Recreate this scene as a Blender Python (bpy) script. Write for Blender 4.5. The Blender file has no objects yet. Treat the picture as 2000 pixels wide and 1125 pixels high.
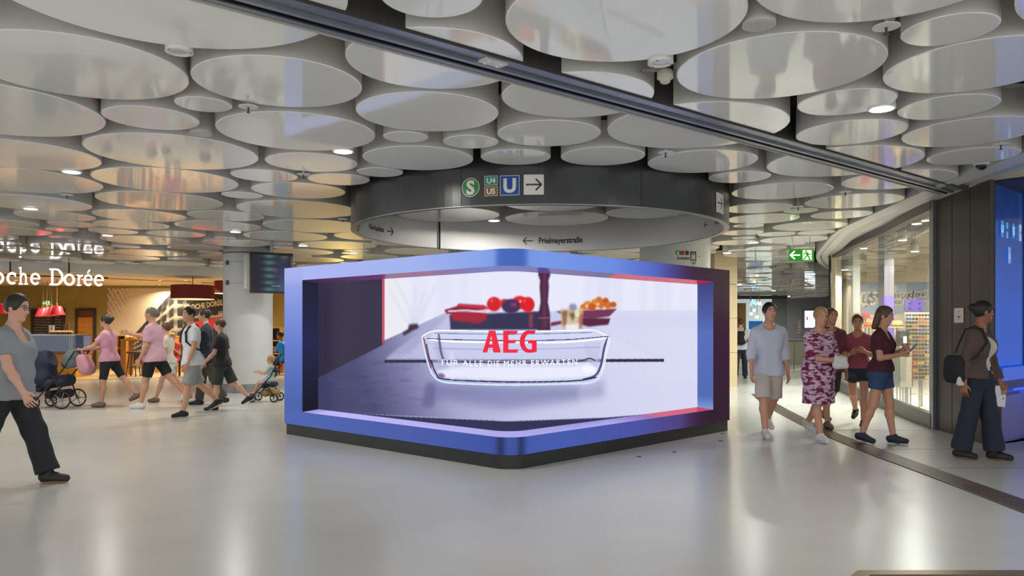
import bpy, bmesh, math, random
import numpy as np
from mathutils import Vector, Matrix

random.seed(7)
S = bpy.context.scene
COL = S.collection
PI = math.pi
R = math.radians

# ------------------------------------------------------------------ camera, world, exposure, main lamps
CAMH, FP, HY = 1.47, 1500.0, 640.0      # eye height, focal length in pixels (of 2000), horizon row
cd = bpy.data.cameras.new('camera')
cam = bpy.data.objects.new('camera', cd)
COL.objects.link(cam)
cam.location = (0, 0, CAMH)
cam.rotation_euler = (R(90), 0, 0)
cd.sensor_width = 36.0
cd.lens = 36.0 * FP / 2000.0
cd.shift_y = (HY - 562.5) / 2000.0
cd.clip_end = 200
S.camera = cam
S.view_settings.view_transform = 'Standard'
S.view_settings.look = 'None'
S.view_settings.exposure = 0.0
S.view_settings.gamma = 1.0
S.view_settings.use_curve_mapping = False

W = bpy.data.worlds.new('world')
S.world = W
W.use_nodes = True
W.node_tree.nodes['Background'].inputs[0].default_value = (0.95, 0.97, 1.0, 1)
W.node_tree.nodes['Background'].inputs[1].default_value = 1.75
LAMP_W = 26.0        # watts of one hall downlight


def area_lamp(x, y, z, watts, size=0.16, col=(1, 0.96, 0.90), spread=170):
    l = bpy.data.lights.new('lamp_or_fill_light', 'AREA')
    l.shape = 'DISK'
    l.size = size
    l.energy = watts
    l.color = col
    l.spread = R(spread)
    o = bpy.data.objects.new('lamp_or_fill_light', l)
    o.location = (x, y, z)
    COL.objects.link(o)
    return o


def lin(c):
    c = c / 255.0
    return c / 12.92 if c <= 0.04045 else ((c + 0.055) / 1.055) ** 2.4


def rgb(r, g, b):
    return (lin(r), lin(g), lin(b), 1.0)


def px(x, y, d):
    return Vector(((x - 1000.0) / FP * d, d, CAMH + (HY - y) / FP * d))


def fl(x, y):
    """the floor point seen at picture point x, y"""
    d = FP * CAMH / (y - HY)
    return Vector(((x - 1000.0) / FP * d, d, 0.0))


# ------------------------------------------------------------------ materials
MATS = {}


def mat(name, col, rough=0.5, metal=0.0, coat=0.0, emit=None, es=1.0, spec=0.5, noise=None, bump=None, alpha=None):
    if name in MATS:
        return MATS[name]
    m = bpy.data.materials.new(name)
    m.use_nodes = True
    nt = m.node_tree
    b = nt.nodes['Principled BSDF']
    b.inputs['Base Color'].default_value = col
    b.inputs['Roughness'].default_value = rough
    b.inputs['Metallic'].default_value = metal
    b.inputs['Coat Weight'].default_value = coat
    b.inputs['Coat Roughness'].default_value = 0.04
    b.inputs['Specular IOR Level'].default_value = spec
    if emit is not None:
        b.inputs['Emission Color'].default_value = emit
        b.inputs['Emission Strength'].default_value = es
    if noise or bump:
        tc = nt.nodes.new('ShaderNodeTexCoord')
    if noise:           # (scale, amount, stretch)
        sc, amt = noise[0], noise[1]
        mp = nt.nodes.new('ShaderNodeMapping')
        mp.inputs['Scale'].default_value = noise[2] if len(noise) > 2 else (1, 1, 1)
        nt.links.new(tc.outputs['Object'], mp.inputs['Vector'])
        n = nt.nodes.new('ShaderNodeTexNoise')
        n.inputs['Scale'].default_value = sc
        n.inputs['Detail'].default_value = 6
        nt.links.new(mp.outputs['Vector'], n.inputs['Vector'])
        rp = nt.nodes.new('ShaderNodeValToRGB')
        rp.color_ramp.elements[0].position = 0.3
        rp.color_ramp.elements[1].position = 0.7
        rp.color_ramp.elements[0].color = tuple(c * (1 - amt) for c in col[:3]) + (1,)
        rp.color_ramp.elements[1].color = tuple(min(1, c * (1 + amt)) for c in col[:3]) + (1,)
        nt.links.new(n.outputs['Fac'], rp.inputs['Fac'])
        nt.links.new(rp.outputs['Color'], b.inputs['Base Color'])
    if bump:            # (scale, strength)
        n2 = nt.nodes.new('ShaderNodeTexNoise')
        n2.inputs['Scale'].default_value = bump[0]
        n2.inputs['Detail'].default_value = 2
        nt.links.new(tc.outputs['Object'], n2.inputs['Vector'])
        bp = nt.nodes.new('ShaderNodeBump')
        bp.inputs['Strength'].default_value = bump[1]
        bp.inputs['Distance'].default_value = bump[2] if len(bump) > 2 else 0.02
        nt.links.new(n2.outputs['Fac'], bp.inputs['Height'])
        nt.links.new(bp.outputs['Normal'], b.inputs['Normal'])
        nt.links.new(bp.outputs['Normal'], b.inputs['Coat Normal'])
    MATS[name] = m
    return m


def glass_mat(name, tint=(0.93, 0.97, 0.97, 1)):
    if name in MATS:
        return MATS[name]
    m = bpy.data.materials.new(name)
    m.use_nodes = True
    nt = m.node_tree
    nt.nodes.clear()
    out = nt.nodes.new('ShaderNodeOutputMaterial')
    tr = nt.nodes.new('ShaderNodeBsdfTransparent')
    tr.inputs['Color'].default_value = tint
    gl = nt.nodes.new('ShaderNodeBsdfGlossy')
    gl.inputs['Roughness'].default_value = 0.01
    lf = nt.nodes.new('ShaderNodeLayerWeight')
    pw = nt.nodes.new('ShaderNodeMath')
    pw.operation = 'POWER'
    pw.inputs[1].default_value = 4.5
    nt.links.new(lf.outputs['Facing'], pw.inputs[0])
    lw = nt.nodes.new('ShaderNodeMath')
    lw.operation = 'MULTIPLY_ADD'
    lw.inputs[1].default_value = 0.9
    lw.inputs[2].default_value = 0.035
    nt.links.new(pw.outputs[0], lw.inputs[0])
    mx = nt.nodes.new('ShaderNodeMixShader')
    nt.links.new(lw.outputs[0], mx.inputs[0])
    nt.links.new(tr.outputs[0], mx.inputs[1])
    nt.links.new(gl.outputs[0], mx.inputs[2])
    nt.links.new(mx.outputs[0], out.inputs[0])
    MATS[name] = m
    return m


def image_from(name, arr):
    """arr h x w x 3 display values 0..255, row 0 at the bottom"""
    h, w = arr.shape[:2]
    im = bpy.data.images.new(name, w, h)
    buf = np.ones((h, w, 4), np.float32)
    buf[..., :3] = np.clip(arr / 255.0, 0, 1)
    im.pixels.foreach_set(buf.ravel())
    im.update()
    im.pack()
    return im


def image_mat(name, arr, emit=0.0, rough=0.4, base=1.0):
    m = bpy.data.materials.new(name)
    m.use_nodes = True
    nt = m.node_tree
    b = nt.nodes['Principled BSDF']
    t = nt.nodes.new('ShaderNodeTexImage')
    t.image = image_from(name, arr)
    t.extension = 'EXTEND'
    if base > 0:
        nt.links.new(t.outputs[0], b.inputs['Base Color'])
    else:
        b.inputs['Base Color'].default_value = (0.004, 0.004, 0.005, 1)
        b.inputs['Specular IOR Level'].default_value = 0.08
    b.inputs['Roughness'].default_value = rough
    if emit > 0:
        nt.links.new(t.outputs[0], b.inputs['Emission Color'])
        b.inputs['Emission Strength'].default_value = emit
    MATS[name] = m
    return m


# ------------------------------------------------------------------ mesh building
class MB:
    def __init__(self):
        self.v, self.f, self.m, self.uv, self.cur = [], [], [], {}, 0

    def face(self, idx, uv=None):
        if uv:
            self.uv[len(self.f)] = uv
        self.f.append(tuple(idx))
        self.m.append(self.cur)

    def quad(self, a, b, c, d, uv=None):
        n = len(self.v)
        self.v += [tuple(a), tuple(b), tuple(c), tuple(d)]
        self.face((n, n + 1, n + 2, n + 3), uv)

    def box(self, x0, x1, y0, y1, z0, z1, T=None):
        n = len(self.v)
        p = [(x, y, z) for z in (z0, z1) for y in (y0, y1) for x in (x0, x1)]
        self.v += [tuple(T(q)) for q in p] if T else p
        for q in ((0, 2, 3, 1), (4, 5, 7, 6), (0, 1, 5, 4), (2, 6, 7, 3), (0, 4, 6, 2), (1, 3, 7, 5)):
            self.face([n + i for i in q])
        return self

    def prism(self, pts, z0, z1, T=None):
        """polygon in xy pulled from z0 to z1"""
        n, k = len(self.v), len(pts)
        p = [(x, y, z0) for x, y in pts] + [(x, y, z1) for x, y in pts]
        self.v += [tuple(T(q)) for q in p] if T else p
        self.face([n + i for i in range(k)][::-1])
        self.face([n + k + i for i in range(k)])
        for i in range(k):
            j = (i + 1) % k
            self.face((n + i, n + j, n + k + j, n + k + i))
        return self

    def tube(self, path, r, n=8, closed=False, caps=True):
        path = [Vector(p) for p in path]
        rs = r if isinstance(r, (list, tuple)) else [r] * len(path)
        rings, k = [], len(path)
        up = Vector((0, 0, 1))
        for i, p in enumerate(path):
            a = path[(i - 1) % k] if (closed or i > 0) else p
            b = path[(i + 1) % k] if (closed or i < k - 1) else p
            t = (b - a).normalized()
            s = t.cross(up)
            if s.length < 1e-3:
                s = t.cross(Vector((1, 0, 0)))
            s.normalize()
            u = s.cross(t)
            n0 = len(self.v)
            for j in range(n):
                an = 2 * PI * j / n
                self.v.append(tuple(p + s * (rs[i] * math.cos(an)) + u * (rs[i] * math.sin(an))))
            rings.append(n0)
        for i in range(k if closed else k - 1):
            a, b = rings[i], rings[(i + 1) % k]
            for j in range(n):
                j2 = (j + 1) % n
                self.face((a + j, a + j2, b + j2, b + j))
        if caps and not closed:
            self.face([rings[0] + j for j in range(n)][::-1])
            self.face([rings[-1] + j for j in range(n)])
        return self

    def lathe(self, prof, c=(0, 0, 0), n=24, T=None):
        """prof: (radius, z) from bottom to top about a vertical axis through c"""
        rings = []
        for r, z in prof:
            n0 = len(self.v)
            for j in range(n):
                a = 2 * PI * j / n
                p = (c[0] + r * math.cos(a), c[1] + r * math.sin(a), c[2] + z)
                self.v.append(tuple(T(p)) if T else p)
            rings.append(n0)
        for a, b in zip(rings[:-1], rings[1:]):
            for j in range(n):
                j2 = (j + 1) % n
                self.face((a + j, a + j2, b + j2, b + j))
        if prof[0][0] > 1e-5:
            self.face([rings[0] + j for j in range(n)][::-1])
        if prof[-1][0] > 1e-5:
            self.face([rings[-1] + j for j in range(n)])
        return self

    def ball(self, c, r, n=12, m=8):
        r = r if isinstance(r, (tuple, list)) else (r, r, r)
        rings = []
        for i in range(1, m):
            t = PI * i / m
            n0 = len(self.v)
            for j in range(n):
                a = 2 * PI * j / n
                self.v.append((c[0] + r[0] * math.sin(t) * math.cos(a), c[1] + r[1] * math.sin(t) * math.sin(a), c[2] - r[2] * math.cos(t)))
            rings.append(n0)
        b0 = len(self.v)
        self.v += [(c[0], c[1], c[2] - r[2]), (c[0], c[1], c[2] + r[2])]
        for a, b in zip(rings[:-1], rings[1:]):
            for j in range(n):
                j2 = (j + 1) % n
                self.face((a + j, a + j2, b + j2, b + j))
        for j in range(n):
            j2 = (j + 1) % n
            self.face((b0, rings[0] + j2, rings[0] + j))
            self.face((b0 + 1, rings[-1] + j, rings[-1] + j2))
        return self

    def strip(self, pts, w, z0, z1, T=None, closed=False):
        """a flat stroke of width w along 2-D points, pulled from z0 to z1"""
        k = len(pts)
        for i in range(k if closed else k - 1):
            a, b = Vector(pts[i]), Vector(pts[(i + 1) % k])
            t = (b - a)
            if t.length < 1e-6:
                continue
            t.normalize()
            nn = Vector((-t.y, t.x)) * (w / 2)
            e = t * (w * 0.22)
            a2, b2 = a - e, b + e
            if not closed and i == 0:
                a2 = a
            if not closed and i == k - 2:
                b2 = b
            self.prism([tuple(a2 - nn), tuple(b2 - nn), tuple(b2 + nn), tuple(a2 + nn)], z0, z1, T)
        return self

    def build(self, name, mats, parent=None, smooth=False, kind=None, bevel=0):
        me = bpy.data.meshes.new(name)
        me.from_pydata(self.v, [], self.f)
        for mm in (mats if isinstance(mats, (list, tuple)) else [mats]):
            me.materials.append(mm)
        if any(self.m):
            me.polygons.foreach_set('material_index', self.m)
        if self.uv:
            l = me.uv_layers.new(name='uv')
            for fi, uv in self.uv.items():
                for li, q in zip(me.polygons[fi].loop_indices, uv):
                    l.data[li].uv = q
        if smooth:
            me.polygons.foreach_set('use_smooth', [True] * len(me.polygons))
            try:
                me.set_sharp_from_angle(angle=R(40))
            except Exception:
                pass
        me.update()
        return link(name, me, parent, kind, bevel)


def link(name, me, parent=None, kind=None, bevel=0):
    o = bpy.data.objects.new(name, me)
    COL.objects.link(o)
    if parent is not None:
        o.parent = parent
        if parent.parent is None:           # parts are modelled in place; only things stand off the origin
            o.matrix_parent_inverse = Matrix.Translation(-Vector(parent.location))
    if kind:
        o['kind'] = kind
    if bevel:
        b = o.modifiers.new('soft', 'BEVEL')
        b.width = bevel
        b.segments = 2
        b.limit_method = 'ANGLE'
    return o


def tag(o, label, cat, group=None):
    o['label'] = label
    o['category'] = cat
    if group:
        o['group'] = group
    return o


def thing(name, label, cat, loc=(0, 0, 0), group=None):
    o = bpy.data.objects.new(name, None)
    o.empty_display_size = 0.1
    COL.objects.link(o)
    o.location = loc
    return tag(o, label, cat, group)


def struct(name, mb, m, parent=None, smooth=False):
    return mb.build(name, m, parent, smooth, None if parent else 'structure')


def dup(root, loc, label=None):
    r = root.copy()
    COL.objects.link(r)
    r.location = loc
    if label:
        r['label'] = label
    for ch in list(root.children):
        c = ch.copy()
        COL.objects.link(c)
        c.parent = r
        for g in list(ch.children):
            d = g.copy()
            COL.objects.link(d)
            d.parent = c
    return r


# lettering: flat text as mesh points in a plane (x right, y up), then placed by a function
def text_geo(body, size, bold=0.0, shear=0.0, align='CENTER', spacing=1.0, res=3):
    cu = bpy.data.curves.new('t', 'FONT')
    cu.body = body
    cu.size = size
    cu.offset = bold
    cu.shear = shear
    cu.align_x = align
    cu.space_character = spacing
    cu.resolution_u = res
    o = bpy.data.objects.new('t', cu)
    COL.objects.link(o)
    bpy.context.view_layer.update()
    me = bpy.data.meshes.new_from_object(o.evaluated_get(bpy.context.evaluated_depsgraph_get()))
    v = [tuple(q.co) for q in me.vertices]
    f = [tuple(p.vertices) for p in me.polygons]
    bpy.data.objects.remove(o)
    bpy.data.curves.remove(cu)
    bpy.data.meshes.remove(me)
    return v, f


def text(name, body, size, place, m, parent, bold=0.0, shear=0.0, align='CENTER', spacing=1.0, wx=1.0):
    v, f = text_geo(body, size, bold, shear, align, spacing)
    mb = MB()
    mb.v = [tuple(place(x * wx, y)) for x, y, _ in v]
    for q in f:
        mb.face(q)
    return mb.build(name, m, parent)


def plane_at(o, u, v=Vector((0, 0, 1)), off=0.0):
    """placement function of a plane: origin o, right u, up v"""
    o, u, v = Vector(o), Vector(u).normalized(), Vector(v)
    n = u.cross(v).normalized()

    def f(x, y, z=0.0):
        return o + u * x + v * y + n * (off + z)
    return f


def T3(f):
    return lambda q: f(q[0], q[1], q[2])


def arc(cx, cy, rx, ry, a0, a1, n=14):
    return [(cx + rx * math.cos(R(a0 + (a1 - a0) * i / n)), cy + ry * math.sin(R(a0 + (a1 - a0) * i / n))) for i in range(n + 1)]

# ------------------------------------------------------------------ shared materials
M_FLOOR = mat('terrazzo', rgb(203, 204, 197), rough=0.24, noise=(1.3, 0.035), bump=(0.5, 0.03))
M_FLOOR2 = mat('terrazzo_grey', rgb(200, 195, 188), rough=0.24, noise=(2.0, 0.05))
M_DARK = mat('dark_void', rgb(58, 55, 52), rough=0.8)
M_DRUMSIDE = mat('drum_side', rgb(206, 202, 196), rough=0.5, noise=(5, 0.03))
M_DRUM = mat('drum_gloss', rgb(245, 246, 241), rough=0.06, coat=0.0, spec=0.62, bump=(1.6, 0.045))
M_WHITE = mat('white_paint', rgb(225, 223, 218), rough=0.45)
M_WALLW = mat('white_render', rgb(204, 206, 206), rough=0.6, noise=(3, 0.03))
M_CHROME = mat('brushed_steel', rgb(170, 172, 175), rough=0.3, metal=0.9)
M_ALU = mat('aluminium', rgb(150, 155, 162), rough=0.35, metal=0.7, noise=(6, 0.08))
M_BLACK = mat('black_matt', rgb(28, 28, 29), rough=0.5)
M_BLACKG = mat('black_gloss', rgb(20, 20, 22), rough=0.2)
M_LENS = mat('lamp_lens_lit', rgb(255, 250, 240), emit=rgb(255, 248, 235), es=9)
M_LENSOFF = mat('lamp_lens_unlit', rgb(190, 192, 195), rough=0.2, metal=0.3)
M_BRONZE = mat('bronze_strip', rgb(112, 98, 80), rough=0.4, metal=0.5)
M_GREY = mat('mid_grey', rgb(125, 125, 124), rough=0.5)
M_GLASS = glass_mat('clear_glass')

# ------------------------------------------------------------------ floor, slab above, back walls
mb = MB()
mb.quad((-26, -4, 0), (26, -4, 0), (26, 50, 0), (-26, 50, 0))
floor = struct('floor', mb, M_FLOOR)
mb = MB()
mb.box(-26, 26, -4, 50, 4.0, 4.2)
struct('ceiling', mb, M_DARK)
for x0, x1, y0, y1 in ((4.35, 7.2, 8.02, 8.03), (4.33, 6.05, 9.28, 9.29), (4.4, 6.4, 11.0, 11.01)):
    mb = MB()
    mb.box(x0, x1, y0, y1, 0, 0.0012)
    mb.build('joint', mat('joint_fill', rgb(110, 104, 96), rough=0.6), floor)

# ribbed drain strip running along the shop side of the floor
GI = [(4.03, 5.0), (4.05, 6.1), (4.10, 7.2), (4.13, 8.06), (4.15, 9.0), (4.27, 10.7), (4.44, 12.25), (4.8, 14.6), (5.3, 17.0)]
GO = [(4.33, 5.0), (4.36, 6.1), (4.39, 7.28), (4.42, 8.06), (4.47, 9.5), (4.54, 10.8), (4.73, 12.3), (5.09, 14.6), (5.6, 17.0)]


def smooth_line(p, n=6):
    out = []
    for i in range(len(p) - 1):
        p0, p1, p2, p3 = [np.array(p[max(0, min(len(p) - 1, i + k))], float) for k in (-1, 0, 1, 2)]
        for j in range(n):
            t = j / n
            out.append(tuple(0.5 * ((2 * p1) + (p2 - p0) * t + (2 * p0 - 5 * p1 + 4 * p2 - p3) * t * t + (3 * p1 - p0 - 3 * p2 + p3) * t ** 3)))
    out.append(tuple(p[-1]))
    return out


GIs, GOs = smooth_line(GI), smooth_line(GO)


def ribbon(mb, A, B, z0, z1):
    for i in range(len(A) - 1):
        mb.prism([A[i], B[i], B[i + 1], A[i + 1]][::-1], z0, z1)


def between(t):
    return [(a[0] * (1 - t) + b[0] * t, a[1] * (1 - t) + b[1] * t) for a, b in zip(GIs, GOs)]


gr = thing('floor_grate', 'long ribbed bronze drain strip curving along the floor past the shop', 'floor grate', (4.2, 7, 0))
mb = MB()
ribbon(mb, GIs, GOs, 0.0, 0.003)
mb.build('channel', mat('grate_channel', rgb(48, 42, 36), rough=0.6), gr)
for i in range(8):
    mb = MB()
    t = 0.02 + i * 0.1235
    ribbon(mb, between(t), between(t + 0.062), 0.003, 0.011)
    mb.build('rib', mat('grate_rib', rgb(122, 110, 94), rough=0.4, metal=0.3), gr)

# entrance mat well at the lower right of the view
mw = thing('entrance_mat', 'dark ribbed entrance mat in a chamfered brass frame set in the floor', 'mat', (3.5, 4.0, 0))
fr = [(1.98, 4.50), (2.08, 4.62), (5.2, 4.62), (5.2, 4.54), (2.12, 4.54), (2.06, 4.46), (2.06, 3.2), (1.98, 3.2)]
mb = MB()
mb.prism(fr[::-1], 0, 0.012)
mb.build('frame', mat('brass_frame', rgb(150, 132, 104), rough=0.35, metal=0.6), mw)
mb = MB()
mb.prism([(2.06, 3.2), (5.2, 3.2), (5.2, 4.54), (2.12, 4.54), (2.06, 4.46)], 0, 0.004)
mb.build('pile', mat('mat_pile', rgb(92, 74, 58), rough=0.9, noise=(40, 0.3)), mw)

# four flush floor plates beside the screen box
for i, (x, y) in enumerate(((1248, 892), (1317, 883), (1408, 861), (1411, 847))):
    p = fl(x, y)
    mb = MB()
    mb.lathe([(0.03, 0), (0.03, 0.003), (0.018, 0.004), (0.0, 0.002)], (p.x, p.y, 0), 14)
    tag(mb.build('floor_plate', M_BLACK), ['small dark floor plate nearest the front corner of the screen box', 'second small dark floor plate along the right face of the screen box',
        'third small dark floor plate, near the right end of the screen box', 'farthest small dark floor plate beside the right end of the screen box'][i], 'floor plate', 'floor plates beside the screen box')

# ------------------------------------------------------------------ shutter rail under the ceiling
RD = Vector((0.7735, 0.6338, 0))
RN = Vector((-0.6338, 0.7735, 0))
RC = Vector((0, 5.185, 0))
ZD = 3.20                                    # underside of the ceiling drums
rail = thing('shutter_rail', 'long steel roller shutter guide rail crossing the ceiling diagonally', 'rail', (0, 5.185, ZD))


def rail_bar(name, a, b, z0, z1, m):
    mb = MB()
    e0, e1 = -7.2, 7.27
    q = [RC + RD * e0 + RN * a, RC + RD * e1 + RN * a, RC + RD * e1 + RN * b, RC + RD * e0 + RN * b]
    mb.prism([(p.x, p.y) for p in q], z0, z1)
    return mb.build(name, m, rail)


rail_bar('flange', -0.185, -0.165, ZD - 0.01, 4.0, M_DARK)
rail_bar('groove', -0.165, -0.135, ZD + 0.02, ZD + 0.1, M_BLACK)
rail_bar('channel', -0.135, 0.035, ZD + 0.01, ZD + 0.12, mat('rail_steel', rgb(140, 146, 154), rough=0.33, metal=0.85, noise=(7, 0.12)))
rail_bar('lip', -0.006, 0.030, ZD - 0.012, ZD + 0.01, M_ALU)
rail_bar('slot', 0.035, 0.085, ZD + 0.05, ZD + 0.12, M_BLACK)
rail_bar('lip', 0.066, 0.085, ZD - 0.015, ZD + 0.05, mat('rail_dark', rgb(52, 54, 56), rough=0.35, metal=0.6))
rail_bar('edge_strip', 0.085, 0.165, ZD - 0.002, ZD + 0.06, M_ALU)
rail_bar('flange', 0.165, 0.185, ZD - 0.01, 4.0, mat('rail_flange', rgb(180, 176, 168), rough=0.5))
c = RC + RN * -0.05 + RD * -0.2
mb = MB()
q = [c + RD * a + RN * b for a, b in ((-0.09, -0.05), (0.09, -0.05), (0.09, 0.05), (-0.09, 0.05))]
mb.prism([(p.x, p.y) for p in q], ZD - 0.004, ZD + 0.012)
for a in (-0.05, 0.05):
    for b in (-0.02, 0.025):
        p = c + RD * a + RN * b
        mb.lathe([(0.011, -0.009), (0.011, 0)], (p.x, p.y, ZD - 0.003), 8)
mb.build('junction_plate', M_WHITE, rail)

# ------------------------------------------------------------------ ceiling drums
RINGC, RINGR, RINGZ = (0.37, 10.75), 2.57, 2.785
KZ = FP * (ZD - CAMH)


def from_extents(xl, xr, yb):
    sl, sr = (xl - 1000) / FP, (xr - 1000) / FP
    D = KZ / (HY - yb)
    ql, qr = math.sqrt(1 + sl * sl), math.sqrt(1 + sr * sr)
    k = (sr - sl) / (ql + qr)
    dc = D / (1 + k)
    r = k * dc
    return [sl * dc + r * ql, dc, r]


def from_points(pts):
    A, B = [], []
    for x, y in pts:
        d = KZ / (HY - y)
        X = (x - 1000) / FP * d
        A.append((2 * X, 2 * d, 1))
        B.append(X * X + d * d)
    s = np.linalg.lstsq(np.array(A), np.array(B), rcond=None)[0]
    return [s[0], s[1], math.sqrt(max(0.01, s[2] + s[0] ** 2 + s[1] ** 2))]


DR = [from_points(p) for p in (
    [(25, 0), (178, 60), (330, 88), (473, 95.5), (681, 4)],
    [(370, 163), (267, 196), (107, 181), (0, 155), (107, 61), (213, 84), (0, 57)],
    [(201, 245), (117, 269), (0, 165), (107, 188), (0, 262)],
    [(199, 314), (75, 331), (0, 326), (0, 273), (71, 279)],
    [(191, 360), (120, 378), (0, 372), (0, 330), (100, 333)],
    [(198, 400), (120, 410), (0, 409), (0, 381)],
    [(933, 15), (861, 35.5), (792, 27), (760, 14), (900, 30)],
    [(1478, 3.5), (1513, 26.7), (1641, 44.4), (1762, 34), (1883, 1)],
    [(1731, 153), (1815, 185.6), (2000, 163.5), (2000, 69), (1833, 90.6), (1762, 124)],
    [(1759.6, 273.7), (1826, 288.7), (2000, 262), (2000, 224.7), (1869, 237.5)],
    [(1973.7, 192), (2000, 217), (2000, 160)],
    [(1981, 14), (2000, 41), (1986, 28)],
    [(1805.5, 314.6), (1869, 325), (2000, 306), (2000, 286)],
)]
DR += [from_extents(*e) for e in (
    (372, 707, 210), (196, 390, 254.6), (339.5, 454, 219.7), (420, 733, 294.5), (160, 505, 331.7), (517, 698.5, 336),
    (450, 582, 355.5), (176, 466, 377), (600, 722, 362), (490, 675, 388), (432, 514, 388), (185, 436, 411), (172, 370, 434.5),
    (17.6, 193, 432.5), (364, 521, 432.5), (92, 196, 445), (171, 338, 449), (340, 510, 452), (456, 700, 427), (512.5, 715, 454.6),
    (475, 640, 471), (652, 800, 470), (584, 736, 487), (-60, 77, 444),
    (674, 1022, 174), (987, 1462, 121.6), (694.5, 973.5, 257), (979.5, 1278, 230), (971, 1174, 286), (748, 837, 279), (706, 926, 333),
    (865, 974, 290.5), (938, 1076.6, 322.5), (1088, 1268, 325), (1186, 1543.5, 290), (696, 788, 346), (1321, 1735, 193.7), (1758.6, 1956, 91),
    (1556.7, 1754, 226), (1752.5, 1956, 234.6), (1554, 1774.6, 284), (1497, 1807, 345.5), (1641, 1885, 371.5), (1265, 1481, 338), (1382, 1508, 358),
    (1421, 1637, 391), (1570, 1776, 408), (1414, 1551, 417), (1528, 1599, 417), (1418, 1562, 437), (1583, 1708.5, 428), (1504, 1667, 452),
    (1431, 1492.5, 445), (1405, 1494, 460), (1476, 1554, 462), (1554, 1635, 459), (1390, 1481, 479), (1479, 1640, 477), (1456, 1537, 489),
    (762, 988, 435), (980, 1194, 441), (978, 1186, 413.6), (1183, 1346, 427))]
TUBES = [from_extents(370, 415, 265), from_extents(1449, 1516, 59)]

# the ring, the pillars, the shop edge and each other keep the drums apart
PILLARS = [((-6.1, 17.75), 0.54), ((3.2, 15.1), 0.68)]
OUT = smooth_line([(5.02, 6.3), (5.08, 7.6), (5.16, 9.0), (5.22, 9.7), (5.5, 11.7), (5.84, 13.8), (6.57, 16.2), (7.4, 18.7), (8.48, 21.1), (9.6, 23.2)], 5)


def shop_clear(x, y):
    """how far a point is on the hall side of the shop's curved edge"""
    best = 9e9
    for i in range(len(OUT) - 1):
        a, b = Vector(OUT[i]), Vector(OUT[i + 1])
        p = Vector((x, y))
        t = max(0, min(1, (p - a).dot(b - a) / (b - a).length_squared))
        q = a + (b - a) * t
        dd = (p - q).length
        if dd < best:
            best = dd
            n = Vector((-(b - a).y, (b - a).x)).normalized()
            side = 1 if (p - q).dot(n) >= 0 else -1
    return best * side


def cafe_edge(x):
    return 20.4 + (x + 14.0) * 0.5


def ring_fit(d):
    q = math.hypot(d[0] - RINGC[0], d[1] - RINGC[1])
    if q > RINGR:
        d[2] = min(d[2], q - RINGR - 0.03)
    else:
        d[2] = min(d[2], RINGR - 0.09 - q)


NEAR = len(DR)
fix = TUBES + DR
for d in DR:
    ring_fit(d)
for _ in range(30):
    for i in range(len(fix)):
        for j in range(i):
            a, b = fix[i], fix[j]
            q = math.hypot(a[0] - b[0], a[1] - b[1])
            o = a[2] + b[2] + 0.012 - q
            if o > 0:
                ux, uy = (a[0] - b[0]) / q, (a[1] - b[1]) / q
                ra = a[2] / (a[2] + b[2])
                a[2] -= o * 0.35 * ra
                b[2] -= o * 0.35 * (1 - ra)
                a[0] += ux * o * 0.15
                a[1] += uy * o * 0.15
                b[0] -= ux * o * 0.15
                b[1] -= uy * o * 0.15
for d in DR:
    ring_fit(d)
    if d[0] > 2:
        c_ = shop_clear(d[0], d[1]) - 0.015
        if d[2] > c_:
            sh_ = d[2] - c_
            d[0] -= sh_ * 0.45
            d[2] = min(d[2], shop_clear(d[0], d[1]) - 0.015)
DR = [d for d in DR if d[2] > 0.08]
NEAR = len(DR)
LITXY = [((x - 1000) / FP * (FP * (ZD - 0.01 - CAMH) / (HY - y)), FP * (ZD - 0.01 - CAMH) / (HY - y)) for x, y in ((140, 336), (60, 408), (210, 460), (592, 480), (460, 453), (1472, 474), (1420, 494), (1444, 556), (1511, 568), (1540, 579))]
# the rest of the field beyond
rnd = random.Random(3)
for tr, rr in ((9000, (0.62, 0.85)), (12000, (0.4, 0.6)), (14000, (0.2, 0.36))):
    for _ in range(tr):
        y = rnd.uniform(3.2, 46)
        x = rnd.uniform(-17, 17)
        r = rnd.uniform(*rr)
        if y < 24 and x < -2 and y + r > cafe_edge(x) - 0.35:
            continue
        if x + r > y * 0.72 + 1 or x - r < -y * 0.72 - 1:
            continue
        if y > 26.4 and (x - r < 7.7 + (y - 27.2) * 0.29 or x + r > 10.3 + (y - 24.1) * 0.444):
            continue
        if y > 23 and x + r > 10.3 + (y - 24.1) * 0.444:
            continue
        if y > 26.4 and x < 0:
            continue
        if x > 14 and y < 23:
            continue
        if math.hypot(x - 5.3, y - 19.5) < r + 0.5 or any(math.hypot(x - lx, y - ly) < r + 0.12 for lx, ly in LITXY):
            continue
        if y < 25 and x > 3 and shop_clear(x, y) < r + (0.04 if y < 19 else 0.35):
            continue
        if abs(math.hypot(x - RINGC[0], y - RINGC[1]) - RINGR) < r + 0.09:
            continue
        if any(math.hypot(x - c[0], y - c[1]) < r + q + 0.02 for c, q in PILLARS):
            continue
        if y < 9 and abs((x - RC.x) * RN.x + (y - RC.y) * RN.y) < r * 0.2:
            continue
        if any(abs(x - e[0]) < r + e[2] + 0.02 and math.hypot(x - e[0], y - e[1]) < r + e[2] + 0.02 for e in fix) or any(
                abs(x - e[0]) < r + e[2] + 0.02 and math.hypot(x - e[0], y - e[1]) < r + e[2] + 0.02 for e in DR[NEAR:]):
            continue
        DR.append([x, y, r])


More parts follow.
